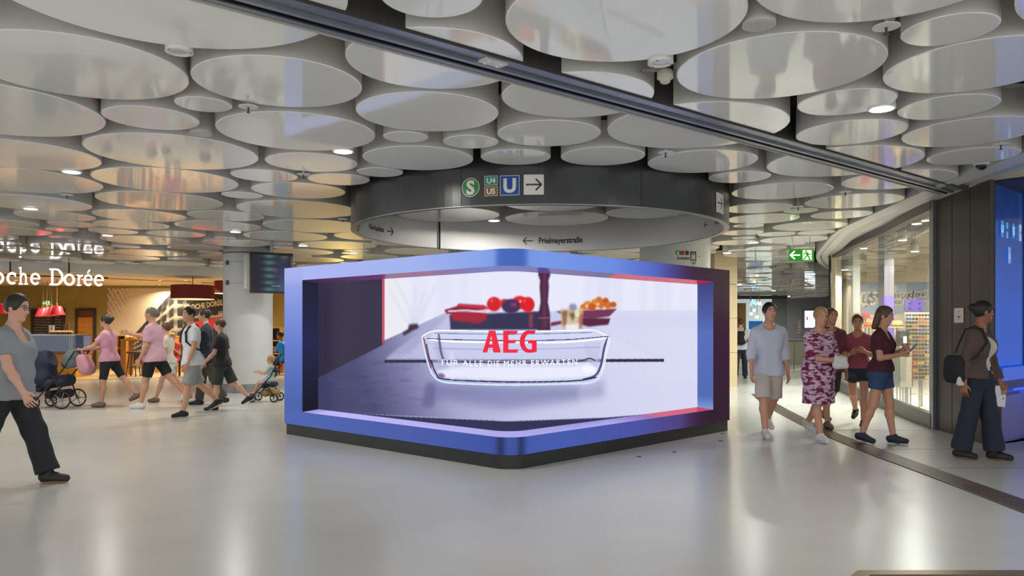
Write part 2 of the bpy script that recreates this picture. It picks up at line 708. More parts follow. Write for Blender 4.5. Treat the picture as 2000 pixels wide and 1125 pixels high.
def clip(poly, n, c):
    """keep the part of a polygon where n.p <= c"""
    out = []
    for i in range(len(poly)):
        a, b = poly[i], poly[(i + 1) % len(poly)]
        da, db = n[0] * a[0] + n[1] * a[1] - c, n[0] * b[0] + n[1] * b[1] - c
        if da <= 0:
            out.append(a)
        if (da < 0 < db) or (db < 0 < da):
            t = da / (da - db)
            out.append((a[0] + (b[0] - a[0]) * t, a[1] + (b[1] - a[1]) * t))
    return out


def drum_meshes(poly, zb, h):
    cx = sum(p[0] for p in poly) / len(poly)
    cy = sum(p[1] for p in poly) / len(poly)
    k = len(poly)
    sh = MB()
    sh.v = [(x, y, zb + 0.004) for x, y in poly] + [(x, y, zb + h) for x, y in poly]
    for i in range(k):
        j = (i + 1) % k
        sh.face((i, j, k + j, k + i))
    sh.face([k + i for i in range(k)])
    pn = MB()
    rmax = max(math.hypot(x - cx, y - cy) for x, y in poly)
    s = 1 - 0.008 / rmax
    pn.v = [(x, y, zb + 0.005) for x, y in poly] + [(cx + (x - cx) * s, cy + (y - cy) * s, zb) for x, y in poly]
    for i in range(k):
        j = (i + 1) % k
        pn.face((j, i, k + i, k + j))
    pn.face([k + i for i in range(k)][::-1])
    return sh, pn


def zone(x, y):
    s = (x - RC.x) * RN.x + (y - RC.y) * RN.y
    if s < 0:
        return 'on the entrance side of the diagonal shutter rail'
    if math.hypot(x - RINGC[0], y - RINGC[1]) < RINGR:
        return 'inside the dark sign ring'
    if y < 8.6 and x > -2.2:
        return 'between the shutter rail and the dark sign ring'
    if x < -2.2:
        return 'over the walkway toward the cafe'
    if x > 2.6:
        return 'over the passage beside the glazed shop'
    return 'behind the dark sign ring'


ORD = ['nearest', 'second nearest', 'third nearest', 'fourth nearest', 'fifth nearest', 'sixth nearest', 'seventh nearest', 'eighth nearest', 'ninth nearest', 'tenth nearest',
       'eleventh nearest', 'twelfth nearest', '13th nearest', '14th nearest', '15th nearest', '16th nearest', '17th nearest', '18th nearest', '19th nearest', '20th nearest']


def ordn(k):
    k += 1
    if k <= 20:
        return ORD[k - 1]
    return '%d%s nearest' % (k, 'th' if 10 < k % 100 < 14 else {1: 'st', 2: 'nd', 3: 'rd'}.get(k % 10, 'th'))


order = sorted(range(len(DR)), key=lambda i: DR[i][1])
seen, far, made = {}, [], 0
MAXD = 285
for i in order:
    x, y, r = DR[i]
    if made >= MAXD:
        far.append(DR[i])
        continue
    n = 64 if y < 10 else 48 if y < 15 else 32
    circ = [(x + r * math.cos(2 * PI * k / n), y + r * math.sin(2 * PI * k / n)) for k in range(n)]
    s = (x - RC.x) * RN.x + (y - RC.y) * RN.y
    c0 = RN.x * RC.x + RN.y * RC.y
    pieces = [circ]
    if abs(s) < r + 0.19:
        pieces = [clip(circ, (RN.x, RN.y), c0 - 0.19), clip(circ, (-RN.x, -RN.y), -(c0 + 0.19))]
    h = 0.24 + 0.10 * ((i * 37) % 10) / 10
    zb = ZD + (0.0 if i < NEAR else 0.012 * ((i * 53) % 7) / 7)
    for pc in pieces:
        if len(pc) < 4:
            continue
        cx = sum(p[0] for p in pc) / len(pc)
        cy = sum(p[1] for p in pc) / len(pc)
        ar = abs(sum(pc[k][0] * pc[(k + 1) % len(pc)][1] - pc[(k + 1) % len(pc)][0] * pc[k][1] for k in range(len(pc)))) / 2
        if ar < 0.02:
            continue
        sh, pn = drum_meshes(pc, zb, h)
        o = sh.build('ceiling_drum', M_DRUMSIDE)
        pn.build('bottom_panel', M_DRUM, o)
        size = 'wide' if r > 0.62 else 'medium' if r > 0.38 else 'small'
        cut = ' cut straight along the rail' if len(pieces) > 1 else ''
        key = (zone(cx, cy), size, cut)
        k = seen.get(key, 0)
        seen[key] = k + 1
        if i < NEAR or cy < 15.5:
            lab = '%s %s white ceiling drum%s %s' % (ordn(k), size, cut, key[0])
            if len(lab.split()) > 16:
                lab = '%s %s white rail-cut drum %s' % (ordn(k), size, key[0])
            tag(o, lab, 'ceiling drum', 'glossy white ceiling drums')
        else:
            tag(o, '%s glossy white ceiling drum far away %s' % (size, key[0]), 'ceiling drum', 'far %s ceiling drums %s' % (size, key[0]))
        made += 1
mb = MB()
for x, y, r in far:
    mb.lathe([(r - 0.008, 0), (r, 0.006), (r, 0.3)], (x, y, ZD), 20)
if far:
    tag(mb.build('ceiling_drum_field', M_DRUM, kind='stuff'), 'remaining tiny white ceiling drums at the far end of the hall', 'ceiling drums')

# long hanging tubes between the drums
for (x, y, r), h, lab in zip(TUBES, (0.35, 0.3), ('narrow hanging ceiling loudspeaker tube among the drums over the walkway', 'round loudspeaker tube with a grille between two wide drums above the entrance')):
    t = thing('ceiling_loudspeaker', lab, 'loudspeaker', (x, y, ZD))
    mb = MB()
    mb.lathe([(r, 0), (r, h)], (x, y, ZD - 0.01), 32)
    mb.build('housing', M_DRUMSIDE, t, True)
    mb = MB()
    mb.lathe([(r * 0.9, -0.004), (r * 0.9, 0.0)], (x, y, ZD - 0.011), 32)
    mb.build('grille', mat('speaker_grille', rgb(196, 192, 184), rough=0.6, noise=(300, 0.25)), t)

# ------------------------------------------------------------------ downlights, sprinklers, detector, camera dome


def cpt(x, y, z=ZD - 0.01):
    d = FP * (z - CAMH) / (HY - y)
    return (x - 1000) / FP * d, d


LIT = [(140, 336, 'lit round downlight above the second drum row on the left'), (60, 408, 'lit round downlight above the cafe sign end at far left'), (210, 460, 'lit round downlight just above the cafe lettering'),
       (670, 296, 'bright lit downlight before the left edge of the dark sign ring'), (1722, 213, 'bright lit downlight on the entrance side of the rail'),
       (965, 431, 'lit downlight shining inside the dark sign ring'), (592, 480, 'lit downlight right of the white column and wall monitor'), (690, 494, 'lit downlight just above the left top edge of the screen box'),
       (460, 453, 'lit downlight directly before the white column'), (1472, 474, 'lit downlight left of the green exit sign'), (1420, 494, 'lit downlight above the right end of the screen box'),
       (1444, 556, 'lit downlight above the cream pier at the passage'), (1511, 568, 'lit downlight deep in the passage before the dark wall'), (1540, 579, 'farthest lit downlight at the end of the passage')]
for x, y, lab in LIT:
    X, Y = cpt(x, y)
    t = thing('downlight', lab, 'lamp', (X, Y, ZD))
    mb = MB()
    mb.lathe([(0.105, -0.012), (0.105, 0.0), (0.095, 0.8)], (X, Y, ZD), 24)
    mb.build('housing', M_WHITE, t, True)
    mb = MB()
    mb.lathe([(0.085, -0.016), (0.085, -0.012)], (X, Y, ZD), 24)
    mb.build('lens', M_LENS, t)
    area_lamp(X, Y, ZD - 0.03, LAMP_W)
for x, y, lab in ((350, 100, 'unlit round recessed downlight beside the huge drum at upper left'), (1290, 122, 'unlit round recessed downlight below the huge drum at top centre')):
    X, Y = cpt(x, y)
    t = thing('downlight', lab, 'lamp', (X, Y, ZD))
    r = 0.083
    mb = MB()
    mb.lathe([(r * 0.62, -0.01), (r * 0.72, -0.022), (r, -0.018), (r, 0.0), (r, 0.25)], (X, Y, ZD), 28)
    mb.build('housing', M_WHITE, t, True)
    mb = MB()
    mb.lathe([(r * 0.62, -0.012), (r * 0.62, -0.008)], (X, Y, ZD), 24)
    mb.build('lens', M_LENSOFF, t)
    for a in range(3):
        mb = MB()
        mb.lathe([(0.006, -0.025), (0.006, -0.018)], (X + r * 0.85 * math.cos(a * 2.1), Y + r * 0.85 * math.sin(a * 2.1), ZD), 8)
        mb.build('screw', M_GREY, t)
# added fill lights without fixtures: hall behind and beside the view, dim passage
for X, Y in ((-5.5, 1.5), (-2, 1.0), (1.5, 0.5), (5, 1.5), (-3.8, 4.2), (3.0, 3.6), (-5, -3), (0, -3.5), (5, -2.8), (-8.5, 8.0), (-8.8, 12.5), (6.8, 26), (10, 29), (13, 35), (15.5, 41), (11.5, 33), (16, 44), (-2.6, 16.5), (2.5, 19.5), (-1.0, 21.5)):
    if (X, Y) in ((-3.8, 4.2), (3.0, 3.6)):
        continue
    area_lamp(X, Y, ZD - 0.02, LAMP_W * 1.25)

for x, y, lab in ((485, 209, 'white sprinkler disc between two big drums left of centre'), (1731, 53, 'white sprinkler disc hanging at the top right between drums'), (1955, 283, 'white sprinkler disc near the camera dome at right'),
                  (1300, 298, 'white sprinkler disc below the rail, right of the sign ring'), (593, 341, 'white sprinkler disc above the left side of the ring'), (131, 381, 'white sprinkler disc among the drums at far left'),
                  (669, 428, 'small white sprinkler disc touching the left edge of the ring'), (1651, 375, 'small white sprinkler disc before the shop fascia'), (1559, 404, 'small white sprinkler disc over the passage')):
    X, Y = cpt(x, y, ZD - 0.02)
    t = thing('sprinkler', lab, 'sprinkler', (X, Y, ZD - 0.02))
    mb = MB()
    mb.lathe([(0.0, -0.004), (0.075, 0.0), (0.075, 0.004), (0.012, 0.008), (0.012, 0.82)], (X, Y, ZD - 0.02), 24)
    mb.build('rosette', M_WHITE, t, True)
    mb = MB()
    mb.lathe([(0.014, -0.045), (0.016, -0.04), (0.006, -0.037), (0.007, -0.012), (0.012, 0.0)], (X, Y, ZD - 0.02), 10)
    mb.build('nozzle', mat('sprinkler_metal', rgb(70, 66, 60), rough=0.35, metal=0.7), t)
X, Y = cpt(1299, 152)
t = thing('smoke_detector', 'cream smoke detector on a bracket below the top centre drum', 'smoke detector', (X, Y, ZD))
mb = MB()
mb.lathe([(0.02, -0.05), (0.035, -0.04), (0.035, -0.02), (0.055, -0.015), (0.055, 0.03), (0.05, 0.04)], (X, Y, ZD), 24)
mb.build('body', mat('cream_plastic', rgb(205, 200, 180), rough=0.5), t, True)
mb = MB()
mb.box(X - 0.16, X + 0.03, Y - 0.03, Y + 0.03, ZD + 0.04, ZD + 0.05)
mb.box(X - 0.01, X + 0.01, Y - 0.01, Y + 0.01, ZD + 0.05, 4.0)
mb.build('bracket', M_GREY, t)
# service pipes and cable tray glimpsed in the gaps
for i, (x0, y0, x1, y1, z, r, lab) in enumerate(((-9, 5.5, 4.6, 6.9, 3.75, 0.06, 'nearest dark service pipe above the drums crossing the hall'), (-9, 8.8, 4.6, 8.2, 3.8, 0.05, 'dark service pipe above the drums before the sign ring'),
                                             (2.0, 3.5, 2.6, 14, 3.7, 0.09, 'dark duct above the drums running along the hall'), (-3.5, 3.0, -3.2, 18, 3.72, 0.07, 'dark duct above the drums on the left side'))):
    mb = MB()
    mb.tube([(x0, y0, z), (x1, y1, z)], r, 10)
    for k in range(5):
        f = (k + 0.5) / 5
        X, Y = x0 + (x1 - x0) * f, y0 + (y1 - y0) * f
        mb.box(X - 0.015, X + 0.015, Y - 0.015, Y + 0.015, z, 4.0)
    tag(mb.build('ceiling_pipe', mat('pipe_dark', rgb(84, 80, 76), rough=0.6), None, True), lab, 'pipe')

# ------------------------------------------------------------------ round sign ring
ring = thing('sign_ring', 'large dark round sign ring hanging over the screen box with white inner face', 'sign', (RINGC[0], RINGC[1], RINGZ))
RZ1 = 3.62


def rpt(r, a, z):
    return (RINGC[0] + r * math.cos(a), RINGC[1] + r * math.sin(a), z)


N = 160
M_RINGOUT = mat('ring_charcoal', rgb(50, 51, 50), rough=0.28, spec=0.5)
M_RINGIN = mat('ring_inner_white', rgb(232, 231, 228), rough=0.35)
seams = [R(-90 - 21 + 45 * k) for k in range(8)]
for k in range(8):              # eight bent panels outside
    mb = MB()
    a0, a1 = seams[k] + 0.0016, seams[k] + R(45) - 0.0016
    for j in range(20):
        a, b = a0 + (a1 - a0) * j / 20, a0 + (a1 - a0) * (j + 1) / 20
        mb.quad(rpt(RINGR, a, RINGZ), rpt(RINGR, b, RINGZ), rpt(RINGR, b, RZ1), rpt(RINGR, a, RZ1))
    mb.build('outer_panel', M_RINGOUT, ring, True)
mb = MB()
for j in range(N):
    a, b = 2 * PI * j / N, 2 * PI * (j + 1) / N
    mb.quad(rpt(RINGR - 0.06, b, RINGZ), rpt(RINGR - 0.06, a, RINGZ), rpt(RINGR - 0.06, a, RZ1), rpt(RINGR - 0.06, b, RZ1))
mb.build('inner_panel', M_RINGIN, ring, True)
mb = MB()
for j in range(N):
    a, b = 2 * PI * j / N, 2 * PI * (j + 1) / N
    mb.quad(rpt(RINGR + 0.004, b, RINGZ - 0.004), rpt(RINGR + 0.004, a, RINGZ - 0.004), rpt(RINGR - 0.064, a, RINGZ - 0.004), rpt(RINGR - 0.064, b, RINGZ - 0.004))
    mb.quad(rpt(RINGR + 0.004, a, RINGZ - 0.004), rpt(RINGR + 0.004, b, RINGZ - 0.004), rpt(RINGR + 0.004, b, RINGZ + 0.006), rpt(RINGR + 0.004, a, RINGZ + 0.006))
    mb.quad(rpt(RINGR - 0.064, b, RINGZ - 0.004), rpt(RINGR - 0.064, a, RINGZ - 0.004), rpt(RINGR - 0.064, a, RINGZ + 0.006), rpt(RINGR - 0.064, b, RINGZ + 0.006))
mb.build('rim', mat('ring_rim', rgb(150, 150, 148), rough=0.35, metal=0.4), ring)


def ring_hit(x, y, r, back=False):
    """angle and height where the sight line of picture point x, y meets the cylinder r"""
    s = (x - 1000) / FP
    A = 1 + s * s
    B = -2 * (s * RINGC[0] + RINGC[1])
    C = RINGC[0] ** 2 + RINGC[1] ** 2 - r * r
    q = math.sqrt(max(0, B * B - 4 * A * C))
    d = (-B + q) / (2 * A) if back else (-B - q) / (2 * A)
    return math.atan2(d - RINGC[1], s * d - RINGC[0]), CAMH + (HY - y) / FP * d, d


def ring_place(x, y, front=True, off=0.005):
    """placement on the ring whose origin is the picture point x, y"""
    r = RINGR + off if front else RINGR - 0.06 - off
    a0, z0, d = ring_hit(x, y, r, not front)

    def f(u, v, w=0.0):
        a = a0 + (u / r if front else -u / r)
        return Vector(rpt(r + (w if front else -w), a, z0 + v))
    return f, d


def sheet(name, f, x0, x1, y0, y1, m, parent, n=6, w=0.0):
    mb = MB()
    for i in range(n):
        a, b = x0 + (x1 - x0) * i / n, x0 + (x1 - x0) * (i + 1) / n
        mb.quad(f(a, y0, w), f(b, y0, w), f(b, y1, w), f(a, y1, w))
    return mb.build(name, m, parent)


def disc(name, f, r, m, parent, w=0.0, n=36):
    mb = MB()
    mb.v = [tuple(f(r * math.cos(2 * PI * i / n), r * math.sin(2 * PI * i / n), w)) for i in range(n)]
    mb.face(range(n))
    return mb.build(name, m, parent)


def arrow(name, f, s, m, parent, flip=1, w=0.0, th=0.10):
    mb = MB()
    T = T3(lambda x, y, z: f(x * flip, y, w + z))
    mb.strip([(-0.5 * s, 0), (0.42 * s, 0)], th * s, 0, 0.0004, T)
    mb.strip([(0.12 * s, 0.36 * s), (0.48 * s, 0), (0.12 * s, -0.36 * s)], th * s, 0, 0.0004, T)
    return mb.build(name, m, parent)


M_SGREEN = mat('sign_green', rgb(40, 130, 58), rough=0.4)
M_SBLUE = mat('sign_blue', rgb(14, 76, 158), rough=0.4)
M_TEAL = mat('sign_teal', rgb(10, 146, 122), rough=0.4)
M_BROWN = mat('sign_brown', rgb(140, 88, 34), rough=0.4)
M_SWHITE = mat('sign_white', rgb(228, 224, 216), rough=0.4)
M_SBLACK = mat('sign_black', rgb(34, 32, 31), rough=0.5)
f, d = ring_place(919, 366)
u = d / FP
disc('emblem_border', f, 18.6 * u, M_SWHITE, ring)
disc('emblem_disc', f, 17.2 * u, M_SGREEN, ring, 0.002)
text('emblem_letter', 'S', 37 * u, lambda x, y, f=f, u=u: f(x, y - 13 * u, 0.004), M_SWHITE, ring, bold=0.008)
for yy, tx, m in ((352.5, 'U4', M_TEAL), (373.5, 'U5', M_BROWN)):
    f, d = ring_place(959, yy)
    u = d / FP
    sheet('line_border', f, -13.5 * u, 13.5 * u, -9.3 * u, 9.3 * u, M_SWHITE, ring)
    sheet('line_plate', f, -12.6 * u, 12.6 * u, -8.4 * u, 8.4 * u, m, ring, w=0.002)
    text('line_lettering', tx, 15 * u, lambda x, y, f=f, u=u: f(x, y - 5.3 * u, 0.004), M_SWHITE, ring, bold=0.003)
f, d = ring_place(995.5, 362)
u = d / FP
sheet('emblem_border', f, -19.3 * u, 19.3 * u, -19.5 * u, 19.5 * u, M_SWHITE, ring)
sheet('emblem_plate', f, -18.2 * u, 18.2 * u, -18.4 * u, 18.4 * u, M_SBLUE, ring, w=0.002)
text('emblem_letter', 'U', 37 * u, lambda x, y, f=f, u=u: f(x, y - 13 * u, 0.004), M_SWHITE, ring, bold=0.009)
f, d = ring_place(1042.5, 360.5)
u = d / FP
sheet('arrow_plate', f, -19.7 * u, 19.7 * u, -19.7 * u, 19.7 * u, M_SWHITE, ring)
arrow('arrow', f, 31 * u, M_SBLACK, ring, 1, 0.002)
f, d = ring_place(1095, 470, False)
u = d / FP
text('direction_lettering', 'Prielmayerstraße', 15.8 * u, lambda x, y, f=f, u=u: f(x, y - 4.6 * u), M_SBLACK, ring, bold=0.0035, wx=0.80)
f, d = ring_place(1031, 470.5, False)
arrow('arrow', f, 19 * d / FP, M_SBLACK, ring, -1)
f, d = ring_place(735, 446, False)
text('direction_lettering', 'Karlsplatz', 13.6 * d / FP, lambda x, y, f=f, u=d / FP: f(x, y - 4 * u), M_SBLACK, ring, bold=0.0025, wx=1.15)
f, d = ring_place(762, 452, False)
arrow('arrow', f, 22 * d / FP, M_SBLACK, ring, 1)
f, d = ring_place(1379, 439, False)
arrow('arrow', f, 17 * d / FP, M_SBLACK, ring, -1)
f, d = ring_place(1396, 435, False)
text('direction_lettering', 'Karlsplatz', 13 * d / FP, lambda x, y, f=f, u=d / FP: f(x, y - 4 * u), M_SBLACK, ring, bold=0.0025, align='LEFT', wx=1.1)
f, d = ring_place(1406.5, 397)
sheet('arrow_plate', f, -0.14, 0.14, -0.12, 0.12, M_SWHITE, ring)
arrow('arrow', f, 0.18, M_SBLACK, ring, 1, 0.002)
f, d = ring_place(700, 441, False)
text('direction_lettering', 'U', 0.2, lambda x, y, f=f: f(x, y - 0.07), M_SBLACK, ring, bold=0.004)
a, z, d = ring_hit(856, 440, RINGR - 0.05, True)
mb = MB()
p = rpt(RINGR - 0.09, a, 0)
mb.tube([(p[0], p[1], RINGZ - 0.02), (p[0], p[1], 3.5)], 0.014, 8)
mb.build('cable', M_BLACK, ring)
# ring hangers
for k in range(8):
    mb = MB()
    p = rpt(RINGR - 0.03, k * PI / 4 + 0.2, 0)
    mb.tube([(p[0], p[1], RZ1 - 0.02), (p[0], p[1], 4.0)], 0.01, 6)
    mb.build('hanger', M_BLACK, ring)

# ------------------------------------------------------------------ the corner screen box
BT, BP = 2.29, 0.15                     # top of the box, height of the black plinth


def xy(x, d):
    return Vector(((x - 1000) / FP * d, d))


BL, BC, BR = xy(555.5, 10.62), xy(997, 7.85), xy(1425, 10.96)
BB = BL + BR - BC
uL, uR = (BC - BL).normalized(), (BR - BC).normalized()
nL, nR = Vector((-uL.y, uL.x)), Vector((-uR.y, uR.x))      # pointing into the box


def corner_path(p0, pc, p1, r, n=12):
    """straight, arc, straight"""
    a, b = (p0 - pc).normalized(), (p1 - pc).normalized()
    half = math.acos(max(-1, min(1, a.dot(b)))) / 2
    t = r / math.tan(half)
    s, e = pc + a * t, pc + b * t
    cen = pc + (a + b).normalized() * (r / math.sin(half))
    out = []
    v0, v1 = s - cen, e - cen
    a0 = math.atan2(v0.y, v0.x)
    da = math.atan2(v1.y, v1.x) - a0
    da = (da + PI) % (2 * PI) - PI
    for i in range(n + 1):
        an = a0 + da * i / n
        out.append(cen + Vector((math.cos(an), math.sin(an))) * r)
    return [p0] + out + [p1]


def line_hit(p, u, x):
    s = (x - 1000) / FP
    # p + u t with X = s d
    t = (s * p.y - p.x) / (u.x - s * u.y)
    return p + u * t


DEPTH = 0.25
OA, OB = line_hit(BL, uL, 590.5), line_hit(BC, uR, 1393)
IA, IB = OA + nL * DEPTH, OB + nR * DEPTH
m_ = (BC + nL * DEPTH)
# inner corner: meeting point of the two offset lines
den = uL.x * uR.y - uL.y * uR.x
w_ = (BC + nR * DEPTH) - m_
IC = m_ + uL * ((w_.x * uR.y - w_.y * uR.x) / den)
PO = corner_path(BL, BC, BR, 0.26)
PI_ = corner_path(IA, IC, IB, 0.26)
PX = corner_path(BL + nL * 0.02 + uL * 0.02, BC + nL * 0.02 + nR * 0.02, BR + nR * 0.02 - uR * 0.02, 0.25)


def cut_path(P, u0, u1):
    """the part of the outer path between two end points on its straight runs"""
    return [u0] + P[1:-1] + [u1]


def lengths(P):
    s = [0.0]
    for a, b in zip(P[:-1], P[1:]):
        s.append(s[-1] + (b - a).length)
    return s


def fine(P, step=0.25):
    out = [P[0]]
    for a, b in zip(P[:-1], P[1:]):
        k = max(1, int((b - a).length / step))
        for i in range(1, k + 1):
            out.append(a + (b - a) * (i / k))
    return out


def path_pixels(P, z0, z1, nx, nz):
    """picture coordinates of a grid of texels laid on the path wall"""
    s = np.array(lengths(P))
    t = (np.arange(nx) + 0.5) / nx * s[-1]
    X = np.interp(t, s, [p.x for p in P])
    D = np.interp(t, s, [p.y for p in P])
    z = z0 + (np.arange(nz) + 0.5) / nz * (z1 - z0)
    gx = np.broadcast_to(1000 + FP * X / D, (nz, nx))
    gy = HY - FP * (z[:, None] - CAMH) / D[None, :]
    return gx, gy


# ---- what the screen shows, drawn once on a texel grid
class Canvas:
    def __init__(self, gx, gy, base, sx=2.2, sy=2.2):
        self.x, self.y = gx, gy
        self.a = np.zeros(gx.shape + (3,)) + np.array(base, float)

    def blur(self, m, r):
        k = int(r)
        if k < 1:
            return m
        for _ in range(2):
            for ax in (0, 1):
                p = np.pad(m, [(k + 1, k) if i == ax else (0, 0) for i in (0, 1)], mode='edge')
                c = np.cumsum(p, axis=ax)
                n = 2 * k + 1
                m = (np.take(c, range(n, c.shape[ax]), axis=ax) - np.take(c, range(0, c.shape[ax] - n), axis=ax)) / n
        return m

    def put(self, m, col, alpha=1.0, blur=0):
        m = self.blur(m.astype(float), blur) * alpha
        col = np.array(col, float)
        self.a = self.a * (1 - m[..., None]) + col * m[..., None]

    def poly(self, pts, col, alpha=1.0, blur=0):
        ins = np.zeros(self.x.shape, bool)
        k = len(pts)
        for i in range(k):
            (x0, y0), (x1, y1) = pts[i], pts[(i + 1) % k]
            if y0 == y1:
                continue
            c = ((y0 > self.y) != (y1 > self.y)) & (self.x < (x1 - x0) * (self.y - y0) / (y1 - y0) + x0)
            ins ^= c
        self.put(ins, col, alpha, blur)

    def ell(self, cx, cy, rx, ry, col, alpha=1.0, blur=0):
        self.put(((self.x - cx) / rx) ** 2 + ((self.y - cy) / ry) ** 2 < 1, col, alpha, blur)

    def stroke(self, pts, w, col, alpha=1.0, blur=0):
        m = np.zeros(self.x.shape, bool)
        for (x0, y0), (x1, y1) in zip(pts[:-1], pts[1:]):
            dx, dy = x1 - x0, y1 - y0
            t = np.clip(((self.x - x0) * dx + (self.y - y0) * dy) / max(1e-9, dx * dx + dy * dy), 0, 1)
            m |= (self.x - x0 - t * dx) ** 2 + (self.y - y0 - t * dy) ** 2 < w * w / 4
        self.put(m, col, alpha, blur)


def ramp(v, xs, cols):
    cols = np.array(cols, float)
    return np.stack([np.interp(v, xs, cols[:, i]) for i in range(3)], -1)


SZ0, SZ1 = 0.30, 2.14
gx, gy = path_pixels(PI_, SZ0, SZ1, 1500, 460)
cv = Canvas(gx, gy, (226, 228, 246))
rng = np.random.RandomState(4)
# curtain folds of the bright room
for x0, w, a in ((905, 9, .25), (930, 5, .15), (1150, 8, .25), (1178, 14, .35), (1206, 10, .3), (1257, 7, .3), (1287, 10, .3), (1306, 6, .3), (870, 20, .2), (820, 16, .15), (1340, 12, .12)):
    cv.put(np.abs(gx - x0) < w, (203, 203, 226), a, 10)
cv.put((gx < 790) & (gx > 740), (233, 229, 232), 0.7, 8)
for pts in ([(760, 565), (790, 620), (806, 640)], [(770, 545), (800, 600), (806, 640)], [(830, 570), (815, 610), (806, 640)], [(850, 560), (820, 620), (808, 640)], [(812, 560), (806, 640)]):
    cv.stroke(pts, 4, (186, 186, 198), 0.3, 5)
# counter top: dark blue on the left fading to pale on the right
top = [(600, 742), (748, 666), (868, 612), (960, 609), (1390, 606), (1390, 830), (1290, 812), (1000, 823), (700, 808), (600, 806)]
mk = np.zeros(gx.shape, bool)
for i in range(len(top)):
    (x0, y0), (x1, y1) = top[i], top[(i + 1) % len(top)]
    if y0 != y1:
        mk ^= ((y0 > gy) != (y1 > gy)) & (gx < (x1 - x0) * (gy - y0) / (y1 - y0) + x0)
cc = ramp(gx + (gy - 700) * -0.45, [600, 690, 760, 840, 960, 1200, 1400], [(62, 62, 100), (72, 72, 112), (112, 110, 152), (160, 160, 198), (190, 192, 226), (208, 210, 234), (214, 216, 238)])
mk = cv.blur(mk.astype(float), 1)[..., None]
cv.a = cv.a * (1 - mk) + cc * mk
for _ in range(46):
    x0, y0 = rng.uniform(620, 800), rng.uniform(700, 806)
    cv.stroke([(x0, y0), (x0 + rng.uniform(8, 40), y0 + rng.uniform(-3, 3))], rng.uniform(1.5, 5), (96, 96, 140) if rng.rand() < .5 else (48, 48, 84), 0.22 if y0 > 745 - (x0 - 618) * 0.5 else 0, 3)
cv.put((gy > 612) & (gy < 640) & (gx > 1100), (205, 207, 232), 0.5, 14)
# dark cabinet side at the left with its red edge
cv.poly([(560, 480), (747, 480), (747, 674), (618, 740), (560, 770)], (50, 44, 66), 1, 1)
cv.put((gx < 700) & (gy < 560), (66, 56, 84), 0.45, 26)
cv.poly([(747, 480), (751, 480), (751, 672), (747, 675)], (200, 54, 80), 0.9, 1)
# small dark vase with twigs
cv.poly([(799, 634), (815, 632), (818, 640), (805, 646), (789, 656), (786, 650), (797, 643)], (58, 40, 54), 1, 3)
# grey slab of the worktop with its dark front edge
cv.poly([(752, 702), (866, 614), (1010, 610), (1100, 612), (1296, 702)], (190, 196, 226), 0.75, 4)
cv.poly([(752, 702), (850, 625), (880, 612), (800, 690)], (150, 150, 186), 0.6, 6)
cv.poly([(1100, 640), (1188, 652), (1296, 702), (1180, 702)], (212, 214, 236), 0.9, 2)
cv.poly([(751, 703), (1297, 701), (1297, 706.5), (751, 708.5)], (44, 38, 64), 1, 1)
# shadows of the dish on the counter
cv.poly([(838, 748), (1150, 752), (1180, 745), (1182, 775), (990, 800), (860, 780), (825, 795)], (104, 104, 152), 0.6, 14)
cv.poly([(832, 748), (850, 748), (848, 795), (824, 795)], (92, 88, 130), 0.55, 6)
cv.put((gx > 1130) & (gy > 745) & (gy < 800) & (gx < 1370), (206, 208, 232), 0.35, 10)
# red pan, black block, tomatoes, aubergine
cv.poly([(878, 616), (1058, 608), (1058, 644), (880, 644)], (52, 48, 80), 1, 2)
cv.poly([(868, 606), (892, 598), (896, 593), (945, 596), (958, 603), (880, 612), (872, 613)], (190, 40, 62), 1, 2)
cv.poly([(868, 606), (895, 599), (950, 604), (876, 612)], (92, 28, 48), 0.8, 2)
cv.poly([(878, 608), (952, 609), (950, 624), (936, 632), (884, 626)], (158, 34, 54), 1, 3)
cv.stroke([(876, 608), (910, 606), (952, 610)], 4, (226, 206, 224), 0.9, 1)
cv.ell(965, 594, 14, 14, (206, 30, 38), 1, 2)
cv.ell(985, 592, 9, 8, (214, 40, 44), 1, 2)
cv.ell(1015, 591, 15, 13, (222, 30, 34), 1, 2)
cv.ell(1031, 595, 13, 15, (214, 26, 36), 1, 2)
cv.ell(998, 598, 18, 14, (66, 44, 84), 1, 2)
cv.ell(1003, 595, 6, 4, (150, 70, 120), 0.8, 3)
for x0, y0, r in ((961, 587, 3), (1016, 586, 2), (1024, 588, 3)):
    cv.ell(x0, y0, r, r, (250, 120, 110), 0.6, 2)
cv.ell(1016, 589, 2, 2, (255, 230, 240), 0.9, 1)
cv.poly([(1033, 612), (1041, 612), (1041, 640), (1033, 640)], (150, 60, 74), 0.8, 2)
# pepper mill
cv.poly([(1053, 527), (1072, 527), (1075, 536), (1071, 548), (1072, 560), (1070, 590), (1074, 612), (1075, 646), (1050, 646), (1052, 612), (1056, 590), (1054, 560), (1055, 548), (1051, 536)], (74, 36, 62), 1, 2)
cv.poly([(1061, 532), (1067, 532), (1066, 600), (1069, 640), (1060, 640), (1060, 600)], (112, 60, 88), 0.5, 3)
cv.stroke([(1052, 621), (1074, 621)], 3, (150, 100, 130), 0.6, 1)
